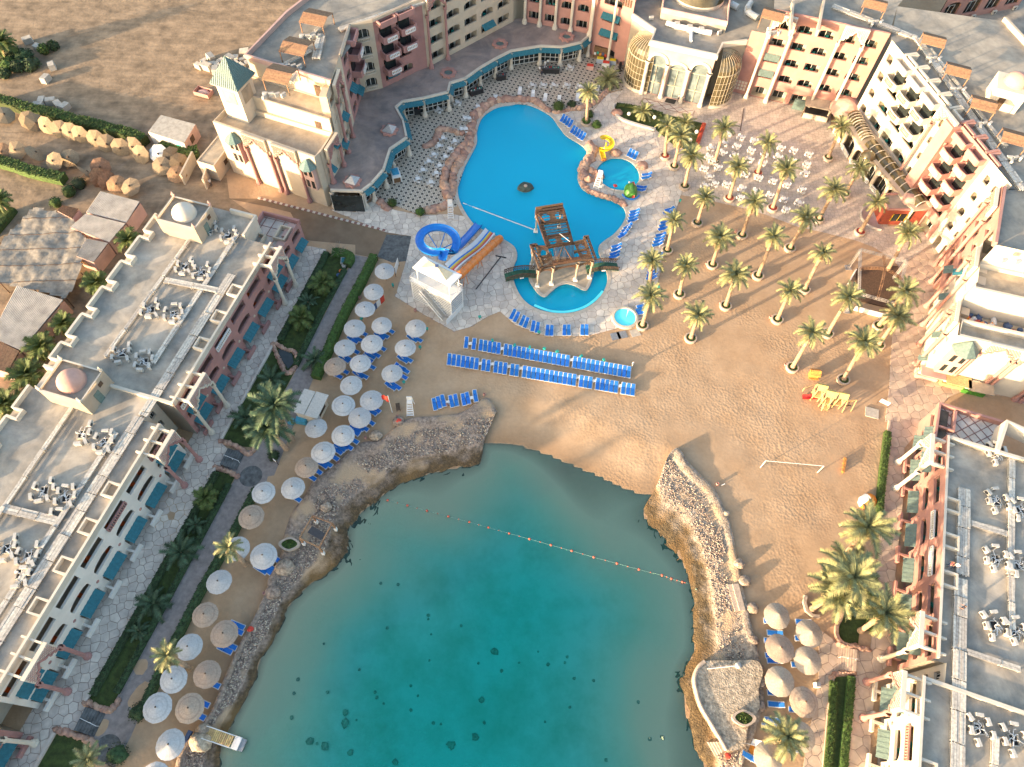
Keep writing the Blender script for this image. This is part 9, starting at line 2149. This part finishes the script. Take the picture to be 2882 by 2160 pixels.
rank('date palm in a round planter on the open sand','date palm in a planter ring on the sand','the round foot pool',SPA_C);rank('date palm in a round planter on the paved plaza','date palm in a planter ring on the plaza','the children pool',T20(920,1510));rank('date palm between the loungers at the edge of the pool terrace','date palm between loungers at the terrace edge','the round foot pool',SPA_C)
rank('large date palm beside the wooden playground','large date palm near the wooden playground','the red slide',Z2(600,950))
rank(UPR,'octagonal tan parasol stored on edge along the yard hedge','the pink hut',ht_);rank(LOW,'octagonal brown parasol dumped in the yard heap','the pink hut',ht_)
rank('dark low palm rosette in the shaded west garden','dark low palm rosette in the west garden','the rock pond',LL(12,4));rank('bushy fan palm in the shaded west garden','bushy fan palm in the west garden','the rock pond',LL(12,4));rank('small pale date palm standing between the shaded parasols','small pale date palm between shaded parasols','the gazebo frame',T12(500,1300));rank('fan palm growing behind the west wing beside the sheds','fan palm behind the west wing','the white domed stair tower',LL(-1,-15))
rank('pebble dashed rounded boulder on the shaded rocky bank below the parasols','pebble dashed boulder on the shaded bank','the wooden jetty',T03(1900,1400));rank('sunlit pebble dashed boulder edging the sandy side of the bank wall','sunlit pebble dashed boulder by the bank wall','the volleyball net',T32(430,768))
rank('broken concrete block in the heap behind the hotel tower','broken concrete block in the heap','the green tower roof',tc);rank('concrete block in the short row by the yard hedge','concrete block in the short row by the hedge','the pink hut',ht_);rank('dark overgrown bush in the thicket at the yard edge','dark overgrown bush in the yard thicket','the short block row',T00(450,900))
rank('small teal lamp box on a short stake in the sand','small teal lamp box on a stake','the round foot pool',SPA_C);rank('small terracotta ash pot standing on the sand','small terracotta ash pot on the sand','the red flag',T12(1180,252));rank('white globe lamp on the lawn bed before the lobby','white globe lamp on the lobby lawn','the inlaid threshold',T20(1350,920));rank('white handrail down the middle of the garden steps','white handrail of the garden steps','the rock pond',LL(12,4))
rank('round pale planter ring with low green planting round a palm on the sand','pale planter ring round a sand palm','the round foot pool',SPA_C);rank('round planter ring with red flowers round a plaza palm','planter ring with red flowers on the plaza','the children pool',T20(920,1510));rank('round planter ring with green planting round a plaza palm','planter ring with green planting on the plaza','the children pool',T20(920,1510))
rank('square white table set with four chairs on the palm plaza','square white table on the palm plaza','the inlaid lobby threshold',T20(1350,920));rank('square white table with chairs on the restaurant mosaic','square white table on the restaurant mosaic','the black bar',T20(335,605));rank('white plastic lounger without cushion on the mosaic terrace','bare white lounger on the mosaic','the black bar',T20(335,605))
rank('blue cushioned lounger in the beach row nearer the pool terrace','blue lounger in the beach row nearer the pool','the slide tower',tw);rank('blue cushioned lounger in the beach row nearer the water','blue lounger in the beach row nearer the water','the slide tower',tw);rank('blue cushioned lounger in the short row by the bank tip','blue lounger in the short row','the bank tip',T12(2000,150));rank('blue cushioned lounger in a pair along the curved southern terrace edge','blue lounger paired on the curved terrace edge','the round foot pool',SPA_C);rank('blue cushioned lounger at the northern pool curve','blue lounger at the northern pool curve','the yellow slide',T20(800,1300));rank('blue cushioned lounger by the children pool','blue lounger by the children pool','the yellow slide',T20(800,1300));rank('blue cushioned lounger on the terrace along the eastern pool edge','blue lounger along the eastern pool edge','the green mound slide',T20(1035,1640));rank('blue cushioned lounger on the terrace beside the sand palms','blue lounger on the sand edge of the terrace','the round foot pool',SPA_C)
rank(UL,'blue lounger half under shaded parasols','the slide tower',tw);rank('blue cushioned lounger by a sunny thatched parasol','blue lounger by the sunny parasols','the curved planter wall',T33(330,300));rank('small white side table between beach loungers','small white side table between beach loungers','the slide tower',tw)
rank('small dark coral head on the lagoon floor','small dark coral head under water','the wooden jetty',T03(1900,1400));rank('broad dark coral patch on the lagoon floor','broad dark coral patch under water','the wooden jetty',T03(1900,1400))
